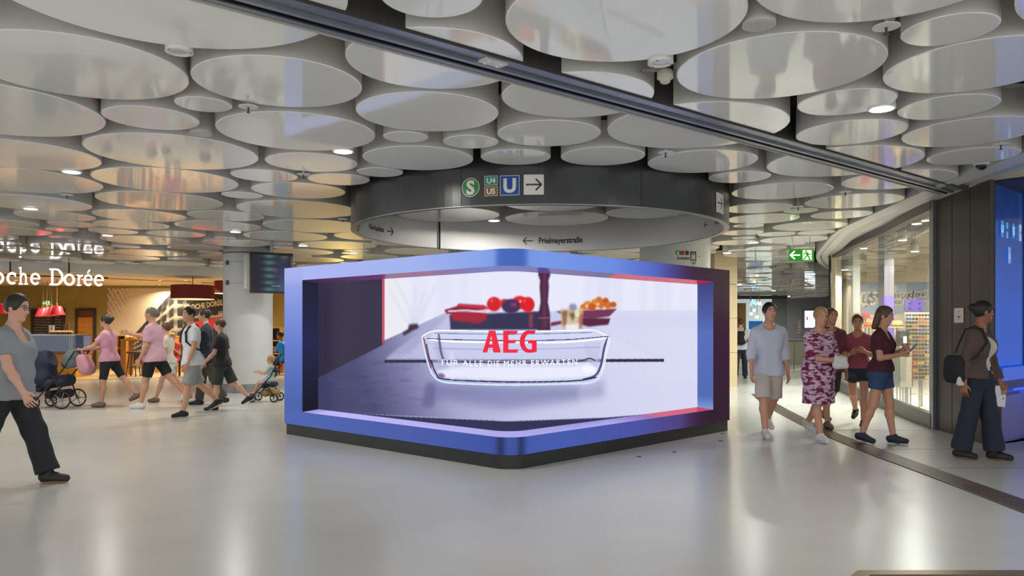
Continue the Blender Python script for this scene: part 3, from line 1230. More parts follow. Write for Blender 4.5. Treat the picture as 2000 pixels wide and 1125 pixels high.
# plate with orange fruit, tumbler with pale drink
cv.poly([(1085, 608), (1140, 606), (1205, 603), (1190, 618), (1160, 622), (1110, 620)], (112, 52, 84), 1, 2)
cv.poly([(1130, 620), (1192, 622), (1188, 634), (1150, 638), (1128, 632)], (88, 34, 62), 1, 2)
for x0, y0, r in ((1148, 596, 9), (1163, 592, 9), (1176, 594, 10), (1188, 596, 8), (1198, 595, 6), (1170, 585, 6), (1183, 587, 6), (1156, 600, 8), (1140, 600, 7)):
    cv.ell(x0, y0, r, r * 0.9, ((206, 110, 44), (190, 88, 36), (216, 132, 62))[int(x0) % 3], 1, 2)
for x0, y0 in ((1146, 598), (1180, 602), (1168, 594)):
    cv.ell(x0, y0, 3, 3, (250, 214, 190), 0.8, 2)
cv.poly([(1076, 630), (1100, 626), (1100, 632), (1076, 637)], (108, 40, 64), 1, 2)
cv.poly([(1094, 604), (1140, 602), (1136, 640), (1130, 646), (1102, 646), (1097, 640)], (206, 184, 140), 0.85, 3)
cv.poly([(1097, 608), (1108, 606), (1106, 636), (1100, 638)], (120, 74, 56), 0.7, 3)
cv.poly([(1112, 612), (1126, 610), (1118, 628)], (84, 62, 50), 0.7, 3)
cv.ell(1119, 600, 8, 7, (110, 106, 150), 0.7, 3)
cv.poly([(1104, 634), (1134, 632), (1132, 645), (1106, 645)], (238, 232, 246), 0.9, 3)
cv.poly([(1132, 615), (1140, 612), (1137, 640), (1130, 643)], (150, 60, 60), 0.6, 3)
cv.ell(1127, 612, 5, 8, (236, 232, 190), 0.8, 2)
# glass roasting dish
def curve(*p):
    return smooth_line(list(p), 6)


LW = curve((824, 658), (829, 682), (836, 710), (846, 733), (866, 746), (920, 750), (1000, 752), (1100, 750), (1150, 748), (1168, 739), (1177, 716), (1183, 686), (1189, 659))
cv.poly(LW + [(1160, 646), (846, 648)], (204, 210, 238), 0.45, 2)
cv.poly([(846, 652), (1160, 650), (1175, 663), (835, 667)], (206, 214, 242), 0.75, 2)
cv.poly([(852, 724), (900, 716), (1120, 716), (1150, 708), (1168, 716), (1166, 736), (1000, 744), (870, 738)], (236, 237, 252), 0.8, 4)
cv.poly([(848, 668), (862, 668), (876, 712), (856, 722)], (170, 172, 208), 0.6, 4)
cv.poly([(1140, 668), (1176, 666), (1166, 722), (1146, 704)], (186, 190, 224), 0.6, 4)
cv.stroke(curve((846, 680), (1000, 683), (1172, 678)), 1.6, (140, 146, 188), 0.6, 0)
cv.stroke(curve((826, 656), (848, 646.5), (900, 646), (1000, 647.5), (1120, 645.5), (1160, 645), (1187, 657)), 2.6, (248, 250, 255), 1, 0)
cv.stroke(curve((850, 651), (1000, 653), (1156, 649.5)), 1.6, (96, 96, 140), 0.75, 0)
cv.stroke(curve((828, 660), (880, 667), (1000, 669), (1110, 668), (1186, 660)), 3.4, (250, 250, 255), 1, 0)
cv.stroke(curve((832, 661), (880, 663), (1000, 665.5), (1110, 663), (1186, 657)), 1.6, (54, 48, 86), 0.95, 0)
cv.stroke(curve((1188, 658), (1180, 680), (1174, 712), (1163, 733), (1140, 741)), 4, (70, 58, 106), 0.95, 1)
cv.stroke(curve((1191, 662), (1185, 690), (1179, 720), (1168, 742)), 2, (236, 240, 255), 0.95, 0)
cv.stroke(curve((827, 661), (833, 690), (841, 718)), 4.5, (120, 44, 78), 0.85, 1)
cv.stroke(curve((833, 672), (839, 700), (850, 726)), 2.2, (46, 40, 74), 0.9, 0)
cv.stroke(LW, 3.2, (208, 228, 250), 1, 0)
cv.stroke(curve((842, 704), (852, 730), (872, 741), (1000, 746), (1120, 744), (1164, 737)), 2.6, (44, 38, 72), 0.95, 0)
cv.stroke(curve((857, 654), (861, 686), (868, 708)), 4, (74, 62, 104), 0.8, 1)
cv.stroke(curve((868, 706), (1000, 709), (1120, 706.5), (1150, 700), (1162, 704)), 2.4, (52, 44, 78), 0.9, 0)
cv.stroke(curve((882, 690), (884, 740)), 6, (230, 234, 252), 0.5, 4)
cv.ell(862, 734, 7, 5, (96, 70, 104), 0.7, 2)
cv.ell(1150, 722, 14, 6, (246, 246, 255), 0.8, 3)
# dark recess under the counter edge
cv.poly([(640, 804), (800, 814), (995, 823), (1180, 816), (1330, 804), (1330, 870), (995, 880), (640, 860)], (46, 46, 80), 1, 1)
cv.poly([(1290, 810), (1330, 804), (1330, 840), (1270, 840)], (46, 46, 80), 1, 1)
SCREEN = np.clip(cv.a, 0, 255)

M_SCREEN = image_mat('screen_picture', SCREEN, emit=1.05, rough=0.35, base=0)


def wall_strip(P, z0, z1, mb, flip=False, uvz=None):
    s = lengths(P)
    for i in range(len(P) - 1):
        a, b = P[i], P[i + 1]
        u0, u1 = s[i] / s[-1], s[i + 1] / s[-1]
        q = [(a.x, a.y, z0), (b.x, b.y, z0), (b.x, b.y, z1), (a.x, a.y, z1)]
        mb.quad(*q, uv=[(u0, 0), (u1, 0), (u1, 1), (u0, 1)])


def level_strip(A, B, z, mb, up=True, z2=None):
    z2 = z if z2 is None else z2
    s = lengths(A)
    for i in range(len(A) - 1):
        u0, u1 = s[i] / s[-1], s[i + 1] / s[-1]
        q = [(A[i].x, A[i].y, z), (A[i + 1].x, A[i + 1].y, z), (B[i + 1].x, B[i + 1].y, z2), (B[i].x, B[i].y, z2)]
        uv = [(u0, 0), (u1, 0), (u1, 1), (u0, 1)]
        mb.quad(*(q if up else q[::-1]), uv=uv if up else uv[::-1])


box = thing('screen_box', 'large square corner screen box with glowing blue frame, showing a glass roasting dish', 'screen', (0, 10.7, 0))
PIf = fine(PI_)
mb = MB()
wall_strip(PIf, SZ0, SZ1, mb)
mb.build('display', M_SCREEN, box)

# glowing frame: colours run from pale lavender at the upper left to deep plum at the right


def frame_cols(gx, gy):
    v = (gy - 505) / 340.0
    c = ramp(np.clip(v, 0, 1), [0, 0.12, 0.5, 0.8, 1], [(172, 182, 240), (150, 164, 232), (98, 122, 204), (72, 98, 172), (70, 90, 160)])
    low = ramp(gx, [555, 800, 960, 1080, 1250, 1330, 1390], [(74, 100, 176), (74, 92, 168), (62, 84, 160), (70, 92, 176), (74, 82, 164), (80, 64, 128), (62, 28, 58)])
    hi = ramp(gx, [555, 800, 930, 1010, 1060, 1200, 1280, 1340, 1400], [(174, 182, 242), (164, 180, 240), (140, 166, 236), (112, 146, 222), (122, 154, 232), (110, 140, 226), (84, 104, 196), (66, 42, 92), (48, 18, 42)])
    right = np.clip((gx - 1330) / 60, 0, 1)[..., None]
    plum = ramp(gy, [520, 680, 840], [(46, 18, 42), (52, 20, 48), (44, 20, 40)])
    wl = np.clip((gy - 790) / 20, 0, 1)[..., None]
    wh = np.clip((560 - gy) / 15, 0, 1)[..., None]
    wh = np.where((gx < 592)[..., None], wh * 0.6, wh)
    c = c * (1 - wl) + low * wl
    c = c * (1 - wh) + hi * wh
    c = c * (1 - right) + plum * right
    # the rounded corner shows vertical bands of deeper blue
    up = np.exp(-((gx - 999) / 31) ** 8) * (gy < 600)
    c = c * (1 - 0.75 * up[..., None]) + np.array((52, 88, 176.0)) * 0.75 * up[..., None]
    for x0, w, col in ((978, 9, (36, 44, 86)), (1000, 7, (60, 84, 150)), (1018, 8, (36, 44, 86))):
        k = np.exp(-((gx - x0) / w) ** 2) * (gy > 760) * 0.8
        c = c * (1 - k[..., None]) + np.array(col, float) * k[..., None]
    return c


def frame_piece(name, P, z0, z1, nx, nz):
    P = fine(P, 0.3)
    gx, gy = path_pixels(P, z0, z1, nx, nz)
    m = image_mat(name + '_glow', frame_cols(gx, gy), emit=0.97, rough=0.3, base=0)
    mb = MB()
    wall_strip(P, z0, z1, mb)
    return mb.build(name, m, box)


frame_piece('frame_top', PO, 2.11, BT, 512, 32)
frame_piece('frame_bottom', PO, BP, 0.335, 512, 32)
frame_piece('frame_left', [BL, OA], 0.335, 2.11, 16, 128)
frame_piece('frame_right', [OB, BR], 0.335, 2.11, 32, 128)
# inner reveals
PIo = corner_path(OA, BC, OB, 0.26)
PIo_f, PII_f = fine(PIo, 9), fine(PI_, 9)
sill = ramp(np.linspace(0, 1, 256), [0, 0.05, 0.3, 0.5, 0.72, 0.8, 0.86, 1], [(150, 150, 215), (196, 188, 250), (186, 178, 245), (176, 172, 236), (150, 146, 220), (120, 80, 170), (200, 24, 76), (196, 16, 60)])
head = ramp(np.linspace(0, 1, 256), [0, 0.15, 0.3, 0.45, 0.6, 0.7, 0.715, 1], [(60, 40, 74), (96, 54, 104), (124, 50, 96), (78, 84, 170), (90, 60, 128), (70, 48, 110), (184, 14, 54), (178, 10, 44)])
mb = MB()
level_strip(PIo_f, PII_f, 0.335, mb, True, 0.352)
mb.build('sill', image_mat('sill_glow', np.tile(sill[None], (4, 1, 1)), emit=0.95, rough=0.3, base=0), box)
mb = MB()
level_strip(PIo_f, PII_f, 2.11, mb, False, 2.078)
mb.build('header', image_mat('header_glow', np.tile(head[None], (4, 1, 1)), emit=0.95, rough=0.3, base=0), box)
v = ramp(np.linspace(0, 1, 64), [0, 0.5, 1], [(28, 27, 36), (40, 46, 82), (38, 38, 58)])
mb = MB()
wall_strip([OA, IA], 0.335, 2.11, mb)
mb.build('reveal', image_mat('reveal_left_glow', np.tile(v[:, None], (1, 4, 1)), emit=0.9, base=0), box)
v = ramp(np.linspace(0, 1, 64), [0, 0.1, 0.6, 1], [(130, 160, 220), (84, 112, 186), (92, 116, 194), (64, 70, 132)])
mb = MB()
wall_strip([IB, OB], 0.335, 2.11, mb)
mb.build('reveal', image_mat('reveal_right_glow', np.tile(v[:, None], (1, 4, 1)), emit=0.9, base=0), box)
# lettering on the display: mapped along the display surface, 5 mm proud
PS = [p - (nL if i < 7 else nR) * 0.0 for i, p in enumerate(PI_)]


def on_screen(x, y, off=0.006):
    """the point of the display seen at picture point x, y"""
    s = (x - 1000) / FP
    for a, b in zip(PI_[:-1], PI_[1:]):
        u = b - a
        den = u.x - s * u.y
        if abs(den) < 1e-9:
            continue
        t = (s * a.y - a.x) / den
        if -1e-6 <= t <= 1 + 1e-6:
            p = a + u * t
            n = Vector((u.y, -u.x)).normalized()
            d = p.y
            return Vector((p.x + n.x * off, p.y + n.y * off, CAMH + (HY - y) / FP * d))
    return None


def screen_poly(name, polys, m, off=0.006):
    mb = MB()
    for pts in polys:
        # thin vertical slices so that the letter follows the bent display
        x0, x1 = min(p[0] for p in pts), max(p[0] for p in pts)
        k = max(1, int((x1 - x0) / 3))
        for i in range(k):
            a, b = x0 + (x1 - x0) * i / k, x0 + (x1 - x0) * (i + 1) / k
            q = clip(clip(pts, (1, 0), b), (-1, 0), -a)
            if len(q) > 2:
                n = len(mb.v)
                mb.v += [tuple(on_screen(x, y, off)) for x, y in q]
                mb.face(range(n, n + len(q)))
    return mb.build(name, m, box)


M_RED = mat('logo_red', rgb(20, 2, 4), emit=rgb(238, 8, 56), es=1.0)
M_SLOGAN = mat('slogan_white', rgb(40, 40, 44), emit=rgb(246, 247, 255), es=1.15)
screen_poly('letter', [[(943, 688.5), (955.5, 647), (954, 646), (968, 646), (978.5, 688.5), (964, 688.5), (960.5, 656), (952.5, 688.5)], [(950, 672.5), (967, 672.5), (968, 679.5), (948.5, 679.5)]], M_RED)
screen_poly('letter', [[(983, 646), (993, 646), (993, 689), (983, 689)], [(990, 646), (1011, 646), (1009, 652.5), (990, 652.5)], [(990, 664), (1008, 664), (1006, 670.5), (990, 670.5)], [(990, 682.5), (1012, 682.5), (1010, 689), (990, 689)]], M_RED)
g = [(1046, 645.5), (1030, 645.5)] + arc(1031, 667.5, 16.5, 22, -110, -250, 18) + [(1038, 689), (1047.5, 687), (1047.5, 664.5), (1032, 664.5), (1030.5, 670.5), (1037.5, 670.5), (1037.5, 682.5)] + arc(1034, 667.5, 9, 15.5, 110, 250, 14)[::1] + [(1044, 652)]
screen_poly('letter', [[(1045.5, 645.5), (1036, 645.5)] + arc(1032, 667, 17.5, 22, 270, 90, 20)[0:0] + [(1032 + 17.5 * math.cos(R(a)) * 1.0, 667.2 - 22 * math.sin(R(a))) for a in range(80, 281, 10)] + [(1036, 689), (1035, 682.6)] + [(1034.5 + 10.5 * math.cos(R(a)), 667.2 - 15.6 * math.sin(R(a))) for a in range(280, 79, -10)] + [(1043.5, 652)]], M_RED)
screen_poly('letter', [[(1031.5, 664.5), (1047.5, 664.5), (1047.5, 687.2), (1038, 688.8), (1034, 689), (1034, 682.8), (1038, 682.4), (1038, 670.8), (1030, 670.8)]], M_RED)


def slog(x, y):
    c = 715.5 - ((x - 995) / 131) ** 2 * 2.5 + (0 if x < 1000 else -1.0)
    return on_screen(x, c - y, 0.007)


for wd, a, b in (('FÜR', 864, 896), ('ALLE', 904.5, 944), ('DIE', 954, 976), ('MEHR', 984.5, 1028), ('ERWARTEN', 1036.5, 1126.5)):
    v, fc = text_geo(wd, 15.8, 0.02, spacing=1.28)
    w0, w1 = min(q[0] for q in v), max(q[0] for q in v)
    mb = MB()
    mb.v = [tuple(slog(a + (x - w0) / (w1 - w0) * (b - a), y)) for x, y, _ in v]
    for q in fc:
        mb.face(q)
    mb.build('slogan_word', M_SLOGAN, box)
# housing behind the faces, and the black plinth
M_HOUSE = mat('box_housing', rgb(60, 58, 66), rough=0.5)
mb = MB()
mb.quad((BR.x, BR.y, BP), (BB.x, BB.y, BP), (BB.x, BB.y, BT), (BR.x, BR.y, BT))
mb.quad((BB.x, BB.y, BP), (BL.x, BL.y, BP), (BL.x, BL.y, BT), (BB.x, BB.y, BT))
n = len(mb.v)
mb.v += [(p.x, p.y, BT) for p in PO] + [(BB.x, BB.y, BT)]
mb.face(range(n, len(mb.v)))
mb.build('housing', M_HOUSE, box)
mb = MB()
pl = PX + [BB + (BC - BB).normalized() * 0.05]
mb.prism([(p.x, p.y) for p in pl], 0.0, BP + 0.002)
mb.build('plinth', mat('plinth_black', rgb(26, 27, 26), rough=0.4), box)

# ------------------------------------------------------------------ white columns and wall monitor
def column(cx, cy, r, lab, n_tiles, cat='column'):
    t = thing('column', lab, cat, (cx, cy, 0))
    mb = MB()
    mb.lathe([(r, 0.2), (r, 3.30)], (cx, cy, 0), 64)
    mb.build('shaft', M_WALLW, t, True)
    for k in range(n_tiles):
        a0, a1 = 2 * PI * k / n_tiles + 0.012, 2 * PI * (k + 1) / n_tiles - 0.012
        pts = [(cx + (r + 0.004) * math.cos(a0 + (a1 - a0) * j / 4), cy + (r + 0.004) * math.sin(a0 + (a1 - a0) * j / 4)) for j in range(5)]
        pts += [(cx + (r - 0.03) * math.cos(a0 + (a1 - a0) * j / 4), cy + (r - 0.03) * math.sin(a0 + (a1 - a0) * j / 4)) for j in range(4, -1, -1)]
        mb = MB()
        mb.prism(pts, 0, 0.195)
        mb.build('tile', mat('plinth_tile', rgb(140, 139, 136), rough=0.35), t)
    mb = MB()
    mb.lathe([(r - 0.02, 0.0), (r - 0.02, 0.2)], (cx, cy, 0), 40)
    mb.build('grout_core', mat('grout', rgb(176, 174, 168), rough=0.8), t, True)
    return t


c1 = column(-6.1, 17.75, 0.545, 'round white column with grey tiled base beside the wall monitor', 14)
c2 = column(3.2, 15.1, 0.68, 'round white column behind the screen box with small station and lift signs', 16)
mb = MB()
for y in (511, 553):            # band joints and hinge fittings of the shaft
    z = px(470, y, 17.2).z
    mb.lathe([(0.546, -0.004), (0.547, 0), (0.546, 0.004)], (-6.1, 17.75, z), 64)
mb.build('band', mat('band_joint', rgb(120, 120, 118), rough=0.6), c1)
for y in (513, 552):
    mb = MB()
    p = px(447, y, 17.30)
    mb.box(p.x - 0.06, p.x + 0.06, p.y - 0.03, p.y + 0.06, p.z - 0.05, p.z + 0.05)
    mb.box(p.x + 0.07, p.x + 0.1, p.y - 0.05, p.y + 0.02, p.z - 0.05, p.z + 0.05)
    mb.build('hinge_fitting', mat('fitting_dark', rgb(74, 72, 68), rough=0.5), c1)
mb = MB()
mb.lathe([(0.56, -0.02), (0.56, 0.01)], (-6.1, 17.75, 3.17), 48)
mb.build('collar', mat('collar_brass', rgb(120, 108, 70), rough=0.5), c1)


def cyl_place(c, r, x, y):
    s = (x - 1000) / FP
    A, B, C = 1 + s * s, -2 * (s * c[0] + c[1]), c[0] ** 2 + c[1] ** 2 - r * r
    d = (-B - math.sqrt(max(0, B * B - 4 * A * C))) / (2 * A)
    a0 = math.atan2(d - c[1], s * d - c[0])
    z0 = CAMH + (HY - y) / FP * d

    def f(u, v, w=0.0):
        a = a0 + u / r
        return Vector((c[0] + (r + w) * math.cos(a), c[1] + (r + w) * math.sin(a), z0 + v))
    return f, d / FP


C2 = (3.2, 15.1)
f, u = cyl_place(C2, 0.684, 1324, 493.5)
disc('emblem_disc', f, 5 * u, M_SGREEN, c2)
text('emblem_letter', 'S', 9 * u, lambda x, y: f(x, y - 3.3 * u, 0.003), M_SWHITE, c2, bold=0.004)
f2, u = cyl_place(C2, 0.684, 1333, 494)
sheet('line_plate', f2, -5 * u, 3.5 * u, -4 * u, 4 * u, mat('sign_red', rgb(170, 24, 34), rough=0.4), c2, 3)
f2, u = cyl_place(C2, 0.684, 1342, 494)
sheet('line_plate', f2, -4 * u, 3.5 * u, -4 * u, 4 * u, mat('sign_olive', rgb(62, 54, 20), rough=0.4), c2, 3)
f3, u = cyl_place(C2, 0.684, 1335, 504)
text('direction_lettering', 'Karlsplatz', 7.4 * u, lambda x, y: f3(x, y - 2.5 * u), M_SBLACK, c2, bold=0.002, wx=0.85)
f4, u = cyl_place(C2, 0.684, 1354, 500)
sheet('lift_plate', f4, -6.5 * u, 7 * u, -9.5 * u, 9 * u, mat('sign_umber', rgb(52, 44, 36), rough=0.4), c2, 3)
mb = MB()
T = T3(lambda x, y, z: f4(x * u, y * u, 0.003 + z))
mb.strip([(-4, -7), (4, -7), (4, 4), (-4, 4)], 0.9, 0, 0.0005, T, True)
for k in (-2, 0.2, 2.2):
    mb.ball(tuple(f4(k * u, 1.5 * u, 0.003)), (1.0 * u, 0.002, 1.0 * u), 8, 6)
    mb.strip([(k, 0.5), (k, -5.5)], 1.5, 0, 0.0005, T)
mb.strip([(-2, 8), (-2, 5.5)], 0.9, 0, 0.0005, T)
mb.strip([(2, 8), (2, 5.5)], 0.9, 0, 0.0005, T)
mb.build('lift_pictogram', M_SWHITE, c2)
f5, u = cyl_place(C2, 0.684, 1355, 514)
text('direction_lettering', 'LIFT', 6.2 * u, lambda x, y: f5(x, y - 2.2 * u), M_SBLACK, c2, bold=0.002)
f6, u = cyl_place(C2, 0.684, 1366, 501)
arrow('arrow', f6, 6 * u, M_SBLACK, c2, -1)

tv = thing('wall_monitor', 'dark hanging monitor mounted beside the white column, showing faint coloured bars', 'monitor', (-5.4, 16.7, 2.4))
a, b = px(488.5, 530, 16.75), px(572, 535, 17.15)
uu = Vector((b.x - a.x, b.y - a.y, 0))
wid = uu.length
zt, zb = px(488, 492, 16.75).z, px(488, 572, 16.75).z
pl_ = plane_at(Vector((a.x, a.y, 0)), uu)
T = T3(lambda x, z, y: pl_(x, z, y))
mb = MB()
mb.box(0, wid, zb, zt, -0.09, 0.0, T)
mb.build('case', M_BLACK, tv, bevel=0.006)
mb = MB()
fw = 0.045
for q in ((0, wid, zb, zb + fw), (0, wid, zt - fw, zt), (0, fw, zb + fw, zt - fw), (wid - fw, wid, zb + fw, zt - fw)):
    mb.box(*q, 0.0, 0.014, T)
mb.build('bezel', mat('tv_bezel', rgb(40, 40, 42), rough=0.3), tv)
X_, Y_ = np.meshgrid(np.linspace(0, 1, 160), np.linspace(0, 1, 110))
img = np.zeros((110, 160, 3)) + (52, 52, 62)
img += np.exp(-((X_ - 0.44) / 0.16) ** 2)[..., None] * np.array((40, 78, 76)) * (0.6 + 0.4 * np.sin(Y_ * 34))[..., None]
img += np.exp(-((X_ - 0.78) / 0.16) ** 2)[..., None] * np.array((36, 48, 76)) * (1 - Y_)[..., None]
img += (np.exp(-((X_ - 0.6) / 0.05) ** 2) * (np.abs(Y_ - 0.55) < 0.07))[..., None] * np.array((40, 0, 20))
img += ((Y_ > 0.12) & (Y_ < 0.16) & (X_ > 0.5) & (X_ < 0.72))[..., None] * np.array((60, 60, 60))
mb = MB()
mb.quad(pl_(fw, zb + fw, 0.003), pl_(wid - fw, zb + fw, 0.003), pl_(wid - fw, zt - fw, 0.003), pl_(fw, zt - fw, 0.003), uv=[(0, 0), (1, 0), (1, 1), (0, 1)])
mb.build('display', image_mat('monitor_picture', img, emit=0.7, rough=0.15, base=0), tv)
mb = MB()
mb.tube([pl_(wid * 0.5, zt - 0.1, -0.05), pl_(wid * 0.5, 3.2 + 0.4, -0.05)], 0.03, 8)
mb.box(-0.1, 0.05, zb + 0.1, zt - 0.05, -0.35, -0.09, T)
mb.build('bracket', M_WHITE, tv)

# ------------------------------------------------------------------ cafe on the left
M_OLIVE = mat('olive_wall', rgb(150, 132, 68), rough=0.7, noise=(2, 0.05))
M_CREAMC = mat('cafe_ceiling', rgb(236, 222, 192), rough=0.7)
M_WOODF = mat('cafe_wood_floor', rgb(190, 160, 112), rough=0.4, noise=(4, 0.2, (1, 6, 1)))
M_OAK = mat('oak', rgb(172, 116, 44), rough=0.45, noise=(5, 0.18, (8, 8, 1)))
M_DWOOD = mat('dark_wood', rgb(62, 44, 30), rough=0.5, noise=(6, 0.2))
M_BOARD = mat('chalkboard', rgb(44, 38, 34), rough=0.6)
M_REDL = mat('red_lampshade', rgb(160, 20, 34), rough=0.5, emit=rgb(196, 14, 34), es=0.45)
M_REDD = mat('red_drum_shade', rgb(120, 12, 10), rough=0.6)
XL, XR = -20.0, -4.9
mb = MB()
mb.prism([(XL, cafe_edge(XL)), (XR, cafe_edge(XR)), (XR, 28), (XL, 28)], 0.0, 0.012)
cf = mb.build('floor_cafe', M_WOODF, None, kind='structure')
for k in range(11):
    mb = MB()
    x = XL + 1.2 + k * 1.3
    mb.box(x, x + 0.012, cafe_edge(x) + 0.02, 27, 0.012, 0.0135)
    mb.build('joint', M_DWOOD, cf)
mb = MB()
mb.prism([(XL, cafe_edge(XL)), (XR, cafe_edge(XR)), (XR, 28), (XL, 28)], 2.96, 3.0)
cc_ = mb.build('ceiling_cafe', M_CREAMC, None, kind='structure')
mb = MB()
mb.prism([(XL, cafe_edge(XL) - 0.28), (XR, cafe_edge(XR) - 0.28), (XR, cafe_edge(XR)), (XL, cafe_edge(XL))], 2.99, 4.0)
mb.build('trim_1', mat('cafe_fascia', rgb(244, 238, 224), rough=0.6), None, kind='structure')
mb = MB()
mb.box(XL, XR, 27.2, 27.5, 0, 4)
struct('wall_back', mb, M_OLIVE)
mb = MB()
mb.box(XL - 0.3, XL, 16, 27.5, 0, 4)
struct('wall_left', mb, M_OLIVE)
mb = MB()
mb.box(XR, XR + 0.3, 25.2, 27.5, 0, 4)
struct('wall_cafe_side', mb, M_OLIVE)
mb = MB()
mb.box(XR + 0.3, 7.45, 27.2, 27.5, 0, 4)
struct('wall_middle', mb, mat('passage_cream', rgb(216, 204, 180), rough=0.6))
for k, (x0, y0) in enumerate(((-13.2, 23.6), (-11.0, 24.0), (-15.5, 24.0), (-10.2, 24.0), (-7.0, 24.6), (-12.2, 26.6), (-6.0, 26.6))):
    t = thing('spotlight', ['recessed cafe spotlight over the glass counter', 'recessed cafe spotlight before the wooden door', 'recessed cafe spotlight at far left', 'recessed cafe spotlight before the photo mural',
                            'recessed cafe spotlight behind the white column', 'recessed cafe spotlight washing the olive wall above the door', 'recessed cafe spotlight in the right rear corner of the cafe'][k], 'lamp', (x0, y0, 2.96))
    mb = MB()
    mb.lathe([(0.05, -0.006), (0.07, -0.012), (0.075, 0.0)], (x0, y0, 2.96), 18)
    mb.build('trim_ring', M_WHITE, t)
    mb = MB()
    mb.lathe([(0.048, -0.008), (0.048, -0.004)], (x0, y0, 2.96), 16)
    mb.build('lens', M_LENS, t)
    area_lamp(x0, y0, 2.935, 64, 0.1, (1, 0.9, 0.74), 150)
# air outlet slots in the cafe ceiling
for x0, x1, y0, lab in ((-12.6, -10.4, 22.9, 'long dark slot outlet in the cafe ceiling near the sign'), (-10.2, -9.2, 25.2, 'short slot outlet in the cafe ceiling before the mural')):
    mb = MB()
    mb.prism([(x0, y0), (x1, y0 + (x1 - x0) * 0.9), (x1 + 0.05, y0 + (x1 - x0) * 0.9 - 0.05), (x0 + 0.05, y0 - 0.05)], 2.945, 2.962)
    tag(mb.build('ceiling_vent', M_DWOOD), lab, 'vent')

# illuminated lettering hung before the cafe
sg = thing('cafe_sign', 'large white glowing cafe lettering hung from thin black bars under the ceiling', 'sign', (-12.5, 21, 2.6))
LU = Vector((1, 0.5)).normalized()
LP = Vector((-14, cafe_edge(-14) - 0.42))


def letter_strokes(ch):
    o_ = arc(0.34, 0.36, 0.26, 0.29, 0, 360, 28)[:-1]
    if ch == 'o':
        return [('c', o_, 0.17)]
    if ch == 'c':
        return [('s', arc(0.36, 0.36, 0.27, 0.29, 48, 312, 22), 0.17), ('s', [(0.56, 0.68), (0.56, 0.44)], 0.1)]
    if ch == 'h':
        return [('s', [(0.16, 0.0), (0.16, 1.02)], 0.17), ('s', [(0.0, 0.97), (0.2, 0.97)], 0.11), ('s', [(0.0, 0.055), (0.34, 0.055)], 0.11),
                ('s', [(0.18, 0.45)] + arc(0.39, 0.42, 0.19, 0.21, 140, 0, 10) + [(0.58, 0.05)], 0.16), ('s', [(0.43, 0.055), (0.74, 0.055)], 0.11)]
    if ch in 'eé':
        s = [('s', arc(0.34, 0.36, 0.26, 0.29, 0, 318, 24), 0.16), ('s', [(0.1, 0.375), (0.64, 0.375)], 0.1)]
        if ch == 'é':
            s.append(('s', [(0.28, 0.78), (0.46, 0.98)], 0.13))
        return s
    if ch == 'r':
        return [('s', [(0.18, 0.0), (0.18, 0.66)], 0.17), ('s', [(0.02, 0.63), (0.2, 0.63)], 0.11), ('s', [(0.02, 0.055), (0.38, 0.055)], 0.11), ('s', [(0.2, 0.4), (0.28, 0.56), (0.4, 0.62), (0.52, 0.6)], 0.15)]
    if ch == 'D':
        return [('s', [(0.2, 0.0), (0.2, 1.0)], 0.18), ('s', [(0.02, 0.945), (0.4, 0.945)] + arc(0.42, 0.5, 0.4, 0.445, 88, -88, 20) + [(0.4, 0.055), (0.02, 0.055)], 0.13), ('s', arc(0.42, 0.5, 0.385, 0.4, 60, -60, 12), 0.17)]


M_SIGNLIT = mat('sign_letter_lit', rgb(250, 250, 250), emit=rgb(255, 252, 250), es=1.1)
M_SIGNSIDE = mat('sign_letter_side', rgb(120, 140, 190), rough=0.4)
for ch, x0, x1 in (('o', -15, 9), ('c', 13, 33), ('h', 35, 57), ('e', 59, 81), ('D', 94, 125), ('o', 124, 147), ('r', 148, 164), ('é', 163, 183), ('e', 183, 205)):
    p0, p1 = line_hit(LP, LU, x0), line_hit(LP, LU, x1)
    st = letter_strokes(ch)
    bx = [q[0] for s in st for q in s[1]]
    lo, hi = min(bx) - 0.08, max(bx) + 0.08
    sx = (p1 - p0).length / (hi - lo)
    zb = 2.61
    pf = plane_at(Vector((p0.x, p0.y, zb)), Vector((LU.x, LU.y, 0)))
    T = T3(lambda x, y, z: pf((x - lo) * sx, y * 0.46, z))
    mb = MB()
    for kind, pts, w in st:
        mb.strip(pts, w * 0.8, 0.045, 0.05, T, kind == 'c')
    o = mb.build('letter', M_SIGNLIT, sg)
    mb = MB()
    for kind, pts, w in st:
        mb.strip(pts, w * 0.78, 0.0, 0.045, T, kind == 'c')
    mb.build('letter_body', M_SIGNSIDE, o)
a, b = line_hit(LP, LU, -40), line_hit(LP, LU, 210)
mb = MB()
mb.tube([(a.x, a.y + 0.04, 2.86), (b.x, b.y + 0.04, 2.86)], 0.018, 6)
mb.build('bar', M_BLACK, sg)
for x in (18, 133):
    p = line_hit(LP, LU, x)
    mb = MB()
    mb.tube([(p.x, p.y + 0.04, 2.86), (p.x, p.y + 0.04, 3.5)], 0.018, 6)
    mb.build('rod', M_BLACK, sg)

# door, blackboard, exit sign on the olive wall
WY = 27.19


def wx(x, d=WY):
    return (x - 1000) / FP * d


def wz(y, d=WY):
    return CAMH + (HY - y) / FP * d


